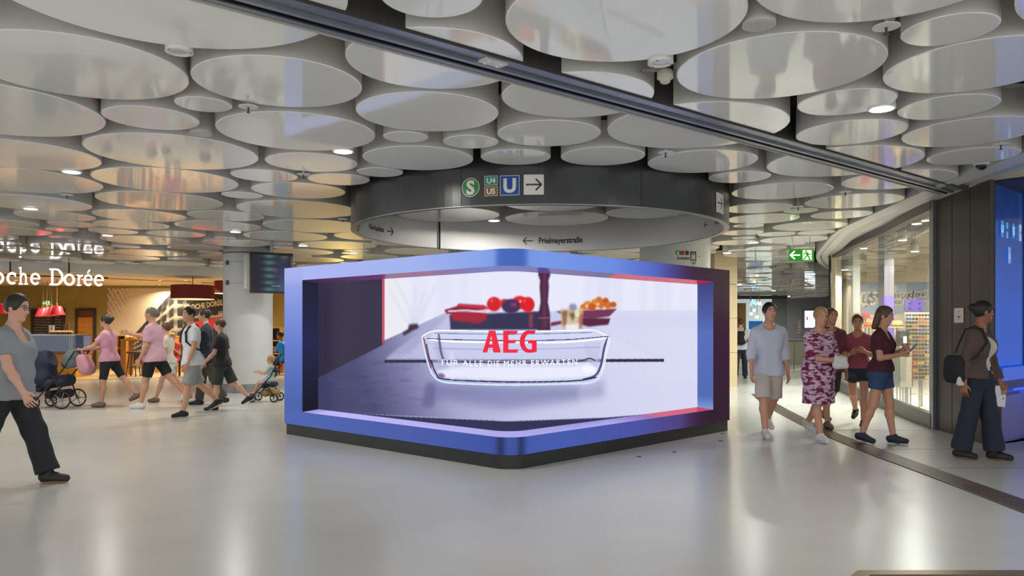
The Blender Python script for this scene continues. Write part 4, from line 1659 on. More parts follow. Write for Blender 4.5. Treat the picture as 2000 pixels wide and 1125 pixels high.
dr = MB()
x0, x1 = wx(148), wx(188)
dr.box(x0, x0 + 0.1, WY - 0.06, WY, 0, wz(602))
dr.box(x1 - 0.1, x1, WY - 0.06, WY, 0, wz(602))
dr.box(x0 + 0.1, x1 - 0.1, WY - 0.06, WY, wz(602) - 0.08, wz(602))
door = struct('door_1', dr, M_DWOOD)
mb = MB()
mb.box(x0 + 0.1, x1 - 0.1, WY - 0.03, WY - 0.01, wz(620), wz(602) - 0.08)
mb.build('transom', mat('transom_brown', rgb(96, 58, 26), rough=0.5), door)
mb = MB()
mb.box(x0 + 0.1, x1 - 0.1, WY - 0.045, WY - 0.01, 0, wz(620))
lf = mb.build('leaf', mat('door_oak', rgb(186, 122, 30), rough=0.45, noise=(3, 0.2, (1, 1, 5))), door)
mb = MB()
mb.tube([(x1 - 0.17, WY - 0.05, 1.05), (x1 - 0.17, WY - 0.1, 1.05), (x1 - 0.3, WY - 0.1, 1.05)], 0.015, 8)
mb.build('handle', M_CHROME, lf)
bd = thing('menu_board', 'black chalk menu board with pale handwritten lines behind the cafe counter', 'menu board', (wx(97), WY, 1.6))
x0, x1 = wx(62), wx(127)
mb = MB()
mb.box(x0, x1, WY - 0.04, WY, 0.9, wz(603))
mb.build('board', M_BOARD, bd)
mb = MB()
for q in ((x0, x1, wz(603) - 0.06, wz(603)), (x0, x0 + 0.06, 0.9, wz(603)), (x1 - 0.06, x1, 0.9, wz(603)), (x0, x1, 0.9, 0.96)):
    mb.box(q[0], q[1], WY - 0.06, WY - 0.03, q[2], q[3])
mb.build('frame', M_DWOOD, bd)
rr_ = random.Random(5)
mb = MB()
for k in range(8):
    z = wz(620 + k * 5.2)
    for c0, c1 in ((x0 + 0.12, x0 + 0.72), (x1 - 0.32, x1 - 0.1)):
        x = c0
        while x < c1 - 0.04:
            w = rr_.uniform(0.02, 0.05)
            mb.tube([(x, WY - 0.043, z), (x + w * 0.5, WY - 0.043, z + rr_.uniform(0.02, 0.05)), (x + w, WY - 0.043, z + rr_.uniform(-0.01, 0.02))], 0.005, 4)
            x += w + rr_.uniform(0.004, 0.03)
mb.build('chalk_lines', mat('chalk', rgb(190, 180, 160), rough=0.9), bd, kind='stuff')


def exit_sign(name, x0, x1, y0, y1, d, lab, left=True, pole=True, mirror=False):
    t = thing(name, lab, 'exit sign', px((x0 + x1) / 2, (y0 + y1) / 2, d))
    a, b = px(x0, y1, d), px(x1, y0, d)
    w, h = b.x - a.x, b.z - a.z
    mb = MB()
    mb.box(a.x, b.x, d, d + 0.03, a.z, b.z)
    mb.build('case', mat('exit_case', rgb(150, 160, 150), rough=0.4), t)
    mb = MB()
    mb.box(a.x + h * 0.02, b.x - h * 0.02, d - 0.004, d, a.z + h * 0.03, b.z - h * 0.03)
    mb.build('face', mat('exit_green', rgb(10, 120, 24), rough=0.4, emit=rgb(10, 124, 20), es=0.75), t)
    MW = mat('exit_white', rgb(228, 240, 216), emit=rgb(228, 240, 216), es=0.75)
    G = mat('exit_green_dark', rgb(10, 120, 24), rough=0.4, emit=rgb(10, 124, 20), es=0.75)

    def T(q):
        return (a.x + q[0] * h, d - 0.006 - q[2], a.z + q[1] * h)
    ar = w / h
    mb = MB()
    mb.strip([(0.14, 0.5), (0.92, 0.5)], 0.12, 0, 0.001, T)
    mb.strip([(0.50, 0.82), (0.14, 0.5), (0.50, 0.18)], 0.12, 0, 0.001, T)
    mb.build('arrow', MW, t)
    ox = ar - 0.92
    mb = MB()
    mb.prism([(ox, 0.12), (ox + 0.72, 0.12), (ox + 0.72, 0.9), (ox, 0.9)], 0, 0.001, T)
    mb.build('doorway', MW, t)
    mb = MB()

    def T2(q):
        return (a.x + q[0] * h, d - 0.0085 - q[2], a.z + q[1] * h)
    mb.prism(arc(ox + 0.27, 0.8, 0.075, 0.075, 0, 330, 11), 0, 0.001, T2)
    for pts, ww in (([(ox + 0.30, 0.70), (ox + 0.40, 0.47)], 0.15), ([(ox + 0.40, 0.47), (ox + 0.24, 0.36), (ox + 0.08, 0.14)], 0.09), ([(ox + 0.40, 0.45), (ox + 0.52, 0.34), (ox + 0.50, 0.18), (ox + 0.62, 0.16)], 0.09),
                    ([(ox + 0.28, 0.69), (ox + 0.12, 0.62), (ox + 0.10, 0.48)], 0.07), ([(ox + 0.36, 0.69), (ox + 0.48, 0.56), (ox + 0.62, 0.6)], 0.07)):
        mb.strip(pts, ww, 0, 0.001, T2)
    mb.build('running_figure', G, t)
    if pole:
        for s in (0.15, 0.85):
            mb = MB()
            mb.tube([(a.x + w * s, d + 0.015, b.z), (a.x + w * s, d + 0.015, 3.6)], 0.006, 6)
            mb.build('hanger', M_CHROME, t)
    return t


exit_sign('exit_sign', 1540, 1590, 486, 510.5, 14.6, 'green emergency exit sign with left arrow hanging in the right hand passage')
exit_sign('exit_sign', 82, 99, 587, 597, 26.0, 'small green exit sign above the red pendant lamps in the cafe')

# photo mural of an old street front (plain grey facade picture)
n_w, n_h = 420, 240
X_, Y_ = np.meshgrid(np.linspace(0, 1, n_w), np.linspace(1, 0, n_h)[::-1])
img = np.zeros((n_h, n_w, 3)) + np.array((206, 188, 156.0))
roof = 0.30 + np.clip((X_ - 0.18) / 0.38, 0, 1) * 0.66
foot = 0.06 + 0.10 * X_
bld = (Y_ < roof) & (X_ > 0.16)
v = (Y_ - foot) / np.maximum(0.05, roof - foot)           # 0..1 up the facade, lines run to a vanishing point
uu_ = np.log(np.maximum(0.02, X_ - 0.12)) * 5.2
shade = 120 + 36 * np.sin(v * 34) + 26 * np.sin(uu_ * 6.0)
win = (np.abs((v * 5.2) % 1 - 0.5) < 0.32) & (np.abs((uu_ * 1.25) % 1 - 0.5) < 0.28)
shade = np.where(win, 38, shade)
shade = np.where(np.abs((v * 5.2) % 1) < 0.1, 176, shade)
shade = np.where(v > 0.88, 50 + 20 * np.sin(uu_ * 9), shade)
shade = np.where(v < 0.16, 36, shade)
rg = np.random.RandomState(2)
shade = np.clip(shade + rg.randn(n_h, n_w) * 12, 16, 215)
tint = np.array((1.0, 0.92, 0.76))
img = np.where(bld[..., None], shade[..., None] * tint, img)
tree = (X_ < 0.2) & (rg.rand(n_h, n_w) < np.clip((Y_ - 0.45) * 0.9, 0, 0.5) * (1 - X_ / 0.22)) & (np.sin(X_ * 160 + Y_ * 60) > -0.2)
img = np.where(tree[..., None], np.array((70, 60, 48.0)), img)
shop = (X_ > 0.66) & (Y_ < 0.78)
img = np.where((shop & (Y_ < 0.60))[..., None], np.array((34, 30, 26.0)), img)
img = np.where((shop & (Y_ > 0.58) & (X_ < 0.70))[..., None], np.array((196, 178, 140.0)), img)
img = np.where(((X_ > 0.70) & (Y_ > 0.62 + (X_ - 0.7) * 0.3) & (Y_ < 0.92))[..., None], np.array((40, 36, 26.0)), img)
aw = (X_ > 0.73) & (Y_ > 0.42 + (X_ - 0.73) * 0.22) & (Y_ < 0.55 + (X_ - 0.73) * 0.3)
img = np.where(aw[..., None], np.array((196, 30, 40.0)), img)
x0, x1, z0, z1 = wx(210), wx(438), 0.2, wz(563)
mu = thing('photo_mural', 'wide sepia photo mural of an old street front with a red awning', 'mural', ((x0 + x1) / 2, WY, z0))
mb = MB()
mb.quad((x0, WY - 0.006, z0), (x1, WY - 0.006, z0), (x1, WY - 0.006, z1), (x0, WY - 0.006, z1), uv=[(0, 0), (1, 0), (1, 1), (0, 1)])
mb.build('print', image_mat('mural_print', img, rough=0.6), mu)
an = R(9)
bx, bz = wx(402), wz(600.5)
text('shop_lettering', 'BOCHE DORÉE', 0.25, lambda x, y: Vector((bx + x * math.cos(an) - y * math.sin(an), WY - 0.009, bz + x * math.sin(an) + y * math.cos(an))), mat('mural_letter', rgb(216, 196, 150), rough=0.6), mu, bold=0.008, wx=0.72)


# pendant lamps: four cones in a row plus one at the left edge
def pendant(x, y, d, lab, w=0.46, grp='red cone pendants over the cafe counter'):
    p = px(x, y, d)
    t = thing('pendant_lamp', lab, 'lamp', (p.x, p.y, p.z), grp)
    mb = MB()
    r = w / 2
    mb.lathe([(r, 0), (r * 0.94, 0.04), (r * 0.62, 0.24), (r * 0.5, 0.27), (0.03, 0.285)], tuple(p), 24)
    mb.build('shade', M_REDL, t, True)
    mb = MB()
    mb.lathe([(0.03, 0.28), (0.03, 0.33), (0.012, 0.35)], tuple(p), 10)
    mb.tube([(p.x, p.y, p.z + 0.34), (p.x, p.y, 2.96)], 0.008, 6)
    mb.build('cord', mat('cord_tan', rgb(150, 120, 70), rough=0.6), t)
    mb = MB()
    mb.ball((p.x, p.y, p.z + 0.06), 0.05, 10, 6)
    mb.build('bulb', M_LENS, t)


for k, (x, y, d) in enumerate(((111, 615, 23.4), (101, 616, 24.0), (92, 617, 24.6), (84, 618, 25.2))):
    pendant(x, y, d, ['frontmost of four red cone pendants over the cafe counter', 'second of four red cone pendants over the cafe counter', 'third of four red cone pendants over the cafe counter', 'rearmost of four red cone pendants over the cafe counter'][k])
pendant(-1, 612, 22.6, 'red cone pendant at the left edge behind the woman in grey')

# big drum lamps
for x, y, d, r, lab in ((376.5, 584, 22.6, 0.60, 'wide dark red drum lampshade hanging before the photo mural'), (446, 573, 24.6, 0.42, 'dark red drum lampshade half hidden behind the white column')):
    p = px(x, y, d)
    t = thing('drum_lamp', lab, 'lamp', tuple(p))
    mb = MB()
    mb.lathe([(r, 0), (r, 0.40)], tuple(p), 40)
    mb.build('shade', M_REDD, t, True)
    mb = MB()
    mb.lathe([(r * 0.99, -0.012), (r * 0.99, 0.004)], tuple(p), 40)
    mb.build('diffuser', mat('warm_diffuser', rgb(255, 232, 190), emit=rgb(255, 226, 176), es=1.0), t)
    mb = MB()
    mb.tube([(p.x, p.y, p.z + 0.4), (p.x, p.y, 2.97)], 0.012, 6)
    mb.build('cord', M_BLACK, t)

# glass display counter with pastries
ct = thing('display_counter', 'cafe counter with glass cake case on a yellow front', 'counter', (-13.4, 22.5, 0))
x0, x1, y0, y1 = -14.6, wx(146, 22.6), 22.6, 23.5
mb = MB()
mb.box(x0, x1, y0 + 0.05, y1, 0.012, 0.68)
mb.build('base', mat('counter_yellow', rgb(216, 158, 34), rough=0.45), ct)
mb = MB()
mb.box(x0, x1 + 0.05, y0 - 0.03, y1, 0.68, 0.76)
mb.build('ledge', mat('ledge_brown', rgb(150, 96, 52), rough=0.4), ct)
mb = MB()
mb.box(x0, x1, y0 + 0.02, y0 + 0.03, 0.76, 1.24)
mb.box(x1 - 0.01, x1, y0 + 0.03, y1, 0.76, 1.24)
mb.build('pane', glass_mat('case_glass', (0.82, 0.88, 0.95, 1)), ct)
mb = MB()
mb.box(x0, x1 - 0.02, y0 + 0.5, y1, 0.76, 1.24)
mb.build('case_back', mat('case_back', rgb(150, 168, 196), rough=0.3), ct)
mb = MB()
mb.box(x0, x1, y0, y1, 1.24, 1.27)
mb.build('top', M_CHROME, ct)
mb = MB()
mb.box(x1 - 0.1, x1 - 0.08, y0 + 0.0, y0 + 0.02, 0.76, 1.24)
mb.box(x1 - 0.16, x1 - 0.14, y0 + 0.0, y0 + 0.02, 0.76, 1.24)
mb.build('post', M_WHITE, ct)
M_BUN = mat('bun_crust', rgb(206, 132, 56), rough=0.5, noise=(20, 0.25))
for k in range(9):
    x = wx(98 + k * 4.9, 22.9)
    mb = MB()
    mb.ball((x, 22.95, 1.33), (0.055, 0.07, 0.045), 10, 7)
    o = tag(mb.build('bun', M_BUN, None, True), 'golden brown bun in the row on top of the cafe glass case', 'bread', 'buns on the cafe counter')
    mb = MB()
    mb.tube([(x - 0.03, 22.9, 1.372), (x + 0.03, 22.98, 1.374)], 0.006, 5)
    mb.build('score_line', mat('bun_pale', rgb(240, 206, 150), rough=0.7), o)
mb = MB()
mb.box(wx(95, 22.95), wx(142, 22.95), 22.83, 23.08, 1.27, 1.285)
tag(mb.build('tray', M_DWOOD), 'dark tray under the buns on the cafe glass case', 'tray')
for k, (x, h, c) in enumerate(((98, 0.26, (230, 228, 222)), (104, 0.26, (226, 224, 216)), (127, 0.3, (120, 90, 50)), (133, 0.3, (110, 84, 46)))):
    mb = MB()
    X = wx(x, 23.35)
    mb.lathe([(0.035, 0), (0.035, h * 0.7), (0.04, h)], (X, 23.35, 1.27), 12)
    o = tag(mb.build('cup_stack', mat('cups_%d' % k, rgb(*c), rough=0.5), None, True), ['left stack of white paper cups on the cafe counter', 'right stack of white paper cups on the cafe counter', 'left brown grinder tube behind the buns', 'right brown grinder tube behind the buns'][k], 'cups' if k < 2 else 'container')
    mb = MB()
    mb.lathe([(0.04, h), (0.042, h + 0.01), (0.038, h + 0.014)], (X, 23.35, 1.27), 12)
    mb.build('lid', M_WHITE if k < 2 else M_BLACK, o, True)

# oak shelf with bottles, tall table, stool, bowls of fruit
sh = thing('wine_shelf', 'oak wine shelf with rows of bottles beside the tall oak table', 'shelf', (-11.3, 24, 0))
sx0, sx1, sy = wx(228, 24), wx(246, 24), 24.0
mb = MB()
mb.box(sx0, sx0 + 0.04, sy, sy + 0.4, 0.012, 1.22)
mb.box(sx1 - 0.04, sx1, sy, sy + 0.4, 0.012, 1.22)
mb.build('side_panel', M_OAK, sh)
mb = MB()
mb.box(sx0 + 0.04, sx1 - 0.04, sy + 0.37, sy + 0.4, 0.012, 1.22)
mb.build('back_panel', M_DWOOD, sh)
for z in (0.06, 0.44, 0.82, 1.2):
    mb = MB()
    mb.box(sx0 + 0.04, sx1 - 0.04, sy, sy + 0.37, z, z + 0.03)
    mb.build('shelf', M_OAK, sh)
for zi, z in enumerate((0.09, 0.47, 0.85)):
    for k in range(3):
        x = sx0 + 0.08 + k * 0.065
        mb = MB()
        mb.lathe([(0.026, 0), (0.026, 0.17), (0.01, 0.22), (0.01, 0.28), (0.012, 0.285)], (x, sy + 0.12, z), 10)
        o = tag(mb.build('bottle', mat(('bottle_green', 'bottle_amber', 'bottle_brown')[k], ((0.03, 0.06, 0.02, 1), (0.35, 0.16, 0.03, 1), (0.1, 0.04, 0.02, 1))[k], rough=0.15), None, True),
                '%s bottle on the %s board of the oak wine shelf' % (('dark green', 'amber', 'brown')[k], ('lowest', 'middle', 'top')[zi]), 'bottle', 'bottles on the wine shelf')
        mb = MB()
        mb.lathe([(0.0265, 0.05), (0.0265, 0.12)], (x, sy + 0.12, z), 10)
        mb.build('label', M_WHITE, o, True)


def table(name, x, y, w, dp, h, lab, m):
    t = thing(name, lab, 'table', (x, y, 0.012))
    mb = MB()
    mb.box(x - w / 2, x + w / 2, y - dp / 2, y + dp / 2, h - 0.05, h)
    mb.build('tabletop', m, t)
    for sx in (-1, 1):
        for sy_ in (-1, 1):
            mb = MB()
            X, Y = x + sx * (w / 2 - 0.06), y + sy_ * (dp / 2 - 0.06)
            mb.box(X - 0.05, X + 0.05, Y - 0.05, Y + 0.05, 0.012, h - 0.05)
            mb.build('leg', m, t)
    return t


def stool(x, y, h, lab, m):
    t = thing('bar_stool', lab, 'stool', (x, y, 0.012))
    mb = MB()
    mb.lathe([(0.17, -0.05), (0.19, -0.03), (0.19, 0.0), (0.16, 0.01)], (x, y, h), 16)
    mb.build('seat', m, t, True)
    for a in range(4):
        an = a * PI / 2 + PI / 4
        mb = MB()
        mb.tube([(x + 0.12 * math.cos(an), y + 0.12 * math.sin(an), h - 0.05), (x + 0.2 * math.cos(an), y + 0.2 * math.sin(an), 0.012)], 0.016, 6)
        mb.build('leg', M_DWOOD, t)
    mb = MB()
    mb.tube([(x + 0.165 * math.cos(a * PI / 8), y + 0.165 * math.sin(a * PI / 8), 0.3) for a in range(16)], 0.01, 5, True)
    mb.build('footrest', M_DWOOD, t)
    return t


table('tall_table', wx(268, 23.6), 23.6, 0.75, 0.6, 1.12, 'tall oak bar table behind the man in the pink polo', M_OAK)
stool(wx(262, 23.0), 22.95, 0.75, 'dark bar stool before the tall oak table', M_DWOOD)
table('tall_table', wx(334, 25.2), 25.2, 0.8, 0.6, 1.2, 'oak high table under the mural beside the seated woman', M_OAK)
table('cafe_table', wx(538, 24.8), 24.8, 0.7, 0.6, 0.76, 'oak cafe table between the column and the screen box', M_OAK)
stool(wx(404, 24.2), 24.2, 0.75, 'dark bar stool behind the boy in black', M_DWOOD)
M_PUMP = mat('pumpkin_orange', rgb(222, 116, 34), rough=0.35, noise=(9, 0.15))
M_LEM = mat('lemon', rgb(232, 206, 90), rough=0.4)
for x, y, d, r, m, lab in ((256, 641.5, 23.6, 0.115, M_PUMP, 'large orange pumpkin on the tall oak table'), (249, 650, 23.45, 0.07, M_LEM, 'yellow gourd left of the large pumpkin'), (263, 649, 23.5, 0.075, M_LEM, 'pale yellow gourd right of the large pumpkin'),
                            (255, 653, 23.38, 0.06, M_PUMP, 'small orange pumpkin before the large pumpkin'), (331, 640, 25.2, 0.09, M_PUMP, 'shiny orange pumpkin on the high table under the mural')):
    zz = (1.12 if d < 24 else 1.2)
    X = wx(x, d)
    mb = MB()
    n = 20
    for i in range(9):
        th = PI * i / 8
        pass
    prof = [(max(0.002, r * math.sin(PI * i / 8)), r * 0.85 - r * 0.85 * math.cos(PI * i / 8)) for i in range(9)]
    v0 = len(mb.v)
    mb.lathe(prof, (X, d, zz), n)
    mb.v = [(X + (q[0] - X) * (1 + 0.07 * math.cos(5 * math.atan2(q[1] - d, q[0] - X))), d + (q[1] - d) * (1 + 0.07 * math.cos(5 * math.atan2(q[1] - d, q[0] - X))), q[2]) for q in mb.v]
    o = tag(mb.build('pumpkin', m, None, True), lab, 'pumpkin')
    mb = MB()
    mb.tube([(X, d, zz + r * 1.66), (X + 0.01, d, zz + r * 1.9)], 0.012, 6)
    mb.build('stem', M_DWOOD, o)
# tall cabinet right of the column
cb = thing('cafe_cabinet', 'brown open cabinet against the olive wall right of the white column', 'cabinet', (wx(535, 26.5), 26.5, 0.012))
x0, x1 = wx(522, 26.5), wx(548, 26.5)
mb = MB()
mb.box(x0, x0 + 0.04, 26.5, 27.0, 0.012, wz(640, 26.5))
mb.box(x1 - 0.04, x1, 26.5, 27.0, 0.012, wz(640, 26.5))
mb.build('side_panel', M_OAK, cb)
mb = MB()
mb.box(x0 + 0.04, x1 - 0.04, 26.96, 27.0, 0.012, wz(640, 26.5))
mb.build('back_panel', M_DWOOD, cb)
for z in (0.1, 0.55, 1.0, wz(641, 26.5)):
    mb = MB()
    mb.box(x0 + 0.04, x1 - 0.04, 26.5, 26.96, z, z + 0.04)
    mb.build('shelf', M_OAK, cb)

# ------------------------------------------------------------------ the passage on the right
M_CREAMP = mat('cream_pier', rgb(214, 194, 158), rough=0.5)
pr = thing('pier', 'cream clad pier right behind the screen box', 'pier', (5.3, 19.3, 0))
x0, x1 = wx(1396, 19.2), wx(1440, 19.2)
for k, (z0, z1) in enumerate(((0, 0.84), (0.85, 1.7), (1.71, 2.55), (2.56, 3.4))):
    mb = MB()
    mb.box(x0, x1, 19.2, 19.8, z0, z1)
    mb.build('panel', M_CREAMP, pr)
mb = MB()
mb.box(18.0 - 0.1, 26, 47.0, 47.4, 0, 4)
mb.box(9, 18.0, 47.0, 47.4, 0, 4)
struct('wall_far', mb, mat('far_wall_grey', rgb(140, 140, 142), rough=0.5))
mb = MB()
mb.prism([(7.45, 27.2), (7.65, 27.2), (12.9, 47), (12.7, 47)], 0, 4)
struct('wall_passage', mb, M_CREAMP)
mb = MB()
mb.prism([(10.35, 24.1), (10.6, 24.1), (20.8, 47), (20.5, 47)], 0, 4)
struct('wall_passage_right', mb, mat('passage_grey', rgb(150, 148, 144), rough=0.5))
fwl = thing('wall_cladding', 'dark grey panel cladding at the far end of the passage', 'cladding', (17.5, 46.8, 0))
for k in range(5):
    mb = MB()
    x0 = wx(1537, 46.8) + k * 0.95
    mb.box(x0, x0 + 0.93, 46.8, 47.0, 0, 3.3)
    mb.build('panel', mat('cladding_grey', rgb(150, 150, 152), rough=0.45), fwl)
pb = thing('light_box', 'white glowing poster box on the dark cladding at the passage end', 'poster box', (18, 46.7, 1.6))
mb = MB()
x0, x1 = wx(1572, 46.7), wx(1592, 46.7)
mb.box(x0 - 0.1, x1 + 0.1, 46.72, 46.8, wz(642, 46.7), wz(605, 46.7))
mb.build('frame', M_GREY, pb)
mb = MB()
mb.box(x0, x1, 46.7, 46.73, wz(640, 46.7), wz(607, 46.7))
mb.build('panel', mat('lightbox_white', rgb(240, 244, 255), emit=rgb(236, 242, 255), es=1.3), pb)
mb = MB()
mb.box(x0 + 0.1, x0 + 0.18, 46.69, 46.70, wz(625, 46.7), wz(619, 46.7))
mb.build('mark', M_RED, pb)
hy = thing('notice_strip', 'narrow red and white notice strip on the dark cladding', 'sign', (17.3, 46.7, 1.4))
x0 = wx(1560, 46.78)
mb = MB()
mb.box(x0, x0 + 0.09, 46.78, 46.8, wz(650, 46.78), wz(627, 46.78))
mb.build('plate', M_SWHITE, hy)
for k in range(4):
    mb = MB()
    z = wz(648 - k * 5.4, 46.78)
    mb.box(x0 + 0.015, x0 + 0.075, 46.775, 46.78, z, z + 0.08)
    mb.build('mark', mat('sign_red', rgb(170, 24, 34)), hy)
# glazed market shop front with neon lettering
SF = 41.0
mk_ = thing('market_facade', 'pale glazed market shop front at the far left of the passage', 'shop front', (13.5, SF, 0))
x0, x1 = wx(1441, SF), wx(1537, SF)
mb = MB()
mb.box(x0, x1, SF + 2.4, SF + 2.5, 0, 3.2)
mb.build('back_panel', mat('market_back_glow', rgb(214, 220, 218), rough=0.5, emit=rgb(200, 210, 210), es=0.6), mk_)  # glowing back panel stands in for the market's interior lighting
for k in range(3):
    mb = MB()
    a = x0 + (x1 - x0) * k / 3
    mb.box(a + 0.02, a + (x1 - x0) / 3 - 0.02, SF, SF + 0.02, 0.1, 3.0)
    mb.build('pane', M_GLASS, mk_)
mb = MB()
mb.box(x0, x1, SF - 0.1, SF + 0.1, 3.0, 3.18)
mb.build('lintel', mat('lintel_brown', rgb(70, 60, 50), rough=0.5), mk_)
nn = thing('neon_sign', 'blue and white neon script sign hanging before the market shop front', 'sign', tuple(px(1480, 590, 39.8)))
NT = plane_at(px(1464.5, 599.5, 39.8), Vector((1, 0, 0)))
u = 39.8 / FP
mb = MB()
for off in (0, 0.9, 1.8):
    mb.tube([NT(a * u, b * u) for a, b in ((0.5 + off, 1), (2 + off, 8), (4 + off, 15), (4.6 + off, 6), (6.4 + off, 14.5), (7 + off, 5), (9 + off, 12.5), (9.5 + off, 3))], 0.4 * u, 6)
mb.build('letter', mat('neon_blue', rgb(120, 160, 255), emit=rgb(130, 170, 255), es=2.2), nn)
text('lettering', 'rket', 11.5 * u, lambda x, y: NT(12 * u + x, 3.6 * u + y, 0.02), mat('neon_white', rgb(255, 255, 255), emit=rgb(240, 240, 255), es=1.6), nn, bold=0.008, align='LEFT', wx=0.55)
for a in (2, 19):
    mb = MB()
    p = NT(a * u, 12 * u)
    mb.tube([p, (p.x, p.y, 3.3)], 0.02, 5)
    mb.build('hanger', M_CHROME, nn)
for k, (x, y) in enumerate(((1467, 613), (1473, 606), (1478.5, 619))):
    p = px(x, y, 42)
    t = thing('bulb_lamp', ['low left glowing bare bulb under the neon sign', 'highest glowing bare bulb under the neon sign', 'right glowing bare bulb under the neon sign'][k], 'lamp', tuple(p))
    mb = MB()
    mb.ball(tuple(p), 0.085, 12, 8)
    mb.build('bulb', mat('bulb_warm', rgb(255, 230, 170), emit=rgb(255, 226, 160), es=3), t, True)
    mb = MB()
    mb.tube([(p.x, p.y, p.z + 0.08), (p.x, p.y, 3.2)], 0.012, 5)
    mb.build('cord', M_BLACK, t)
t = thing('tall_cabinet', 'tall brown wooden cabinet beside the cream pier', 'cabinet', (wx(1448, 36), 36, 0))
mb = MB()
mb.box(wx(1441, 36), wx(1457, 36), 36, 36.6, 0, wz(592, 36))
mb.build('body', mat('cabinet_brown', rgb(134, 98, 52), rough=0.5), t)
mb = MB()
mb.box(wx(1442, 36), wx(1456, 36), 35.97, 36, 0.1, wz(594, 36))
mb.build('door', mat('cabinet_door', rgb(124, 90, 46), rough=0.45), t)
t = thing('blue_poster', 'blue poster board standing inside the market shop', 'poster', (wx(1478, 40.5), 40.5, 1.4))
mb = MB()
mb.box(wx(1463, 40.5), wx(1490, 40.5), 40.5, 40.56, wz(643, 40.5), wz(627, 40.5))
mb.build('board', mat('poster_blue', rgb(44, 130, 210), rough=0.4, emit=rgb(30, 110, 200), es=0.3), t)
mb = MB()
mb.box(wx(1476, 40.5) - 0.03, wx(1476, 40.5) + 0.03, 40.52, 40.56, 0, wz(643, 40.5))
mb.build('post', M_GREY, t)
# glass balustrade of the stairwell in the passage
bl = thing('balustrade', 'glass balustrade with a steel handrail around the stairwell in the passage', 'railing', (8.5, 26, 0))
a, b = fl(1519, 728), fl(1606, 717)
uu = Vector((b.x - a.x, b.y - a.y, 0))
pb_ = plane_at(a, uu)
T = T3(lambda x, y, z: pb_(x, y, z))
L_ = uu.length
for k in range(3):
    mb = MB()
    mb.box(L_ * k / 3 + 0.02, L_ * (k + 1) / 3 - 0.02, 0.06, 0.98, 0, 0.015, T)
    mb.build('pane', glass_mat('rail_glass', (0.86, 0.9, 0.86, 1)), bl)
mb = MB()
mb.tube([pb_(0, 1.02), pb_(L_, 1.02)], 0.03, 8)
mb.build('handrail', M_CHROME, bl)
for k in range(4):
    mb = MB()
    mb.tube([pb_(L_ * k / 3, 0), pb_(L_ * k / 3, 1.0)], 0.02, 6)
    mb.build('post', M_CHROME, bl)
mb = MB()
a = fl(1500, 712)
mb.box(a.x, a.x + 3.2, a.y, a.y + 0.4, 0, 0.95)
o = mb.build('planter_wall', mat('parapet_cream', rgb(206, 200, 180), rough=0.5))
tag(o, 'low cream parapet wall of the stairwell behind the balustrade', 'parapet')
mb = MB()
mb.box(a.x - 0.05, a.x + 3.25, a.y - 0.05, a.y + 0.45, 0.95, 1.0)
mb.build('coping', M_GREY, o)

# ------------------------------------------------------------------ glazed shop on the right
M_FASC = mat('fascia_white', rgb(206, 206, 206), rough=0.35)
M_BRN = mat('brown_metal', rgb(62, 54, 49), rough=0.42, metal=0.1, noise=(3, 0.05))
M_HEADF = mat('head_frame', rgb(84, 80, 78), rough=0.4)
GL = smooth_line([(6.13, 11.14), (6.40, 12.4), (6.75, 13.8), (7.15, 15.8), (7.6, 17.6), (8.0, 19.2)], 4)
GX = [(5.95, 9.62)] + GL + smooth_line([(8.0, 19.2), (8.9, 21.5), (10.2, 24.0)], 3)[1:]


def offset_line(P, d):
    out = []
    for i in range(len(P)):
        a, b = Vector(P[max(0, i - 1)]), Vector(P[min(len(P) - 1, i + 1)])
        t = (b - a).normalized()
        out.append((P[i][0] - t.y * d, P[i][1] + t.x * d))
    return out


def resample(P, n):
    P = [Vector(p) for p in P]
    s = lengths(P)
    out = []
    for i in range(n):
        t = s[-1] * i / (n - 1)
        k = max(j for j in range(len(s) - 1) if s[j] <= t + 1e-9)
        f_ = (t - s[k]) / max(1e-9, s[k + 1] - s[k])
        q = P[k].lerp(P[k + 1], f_)
        out.append((q.x, q.y))
    return out


sf = thing('shop_fascia', 'long curved white fascia above the glazed shop', 'fascia', (5.5, 12, 3.2))
O1 = resample(OUT, 60)
O2 = offset_line(O1, -0.10)
O3 = offset_line(O1, -0.30)
GR = resample([(6.0, 6.3), (5.98, 8.5)] + GX, 60)
mb = MB()
ribbon(mb, O1, O2, ZD, 3.75)
mb.build('lip', M_FASC, sf)
mb = MB()
ribbon(mb, offset_line(O1, -0.125), offset_line(O1, -0.28), ZD + 0.015, 3.72)
mb.build('second_strip', M_FASC, sf)
mb = MB()
ribbon(mb, offset_line(O1, -0.10), offset_line(O1, -0.125), ZD + 0.06, 3.72)
mb.build('joint', M_GREY, sf)
mb = MB()
ribbon(mb, O3, offset_line(O1, -0.5), ZD + 0.05, 3.7)
mb.build('band', mat('fascia_grey', rgb(176, 176, 176), rough=0.35), sf)
mb = MB()
ribbon(mb, offset_line(O1, -0.5), GR, ZD + 0.12, 3.5)
mb.build('soffit', M_FASC, sf)

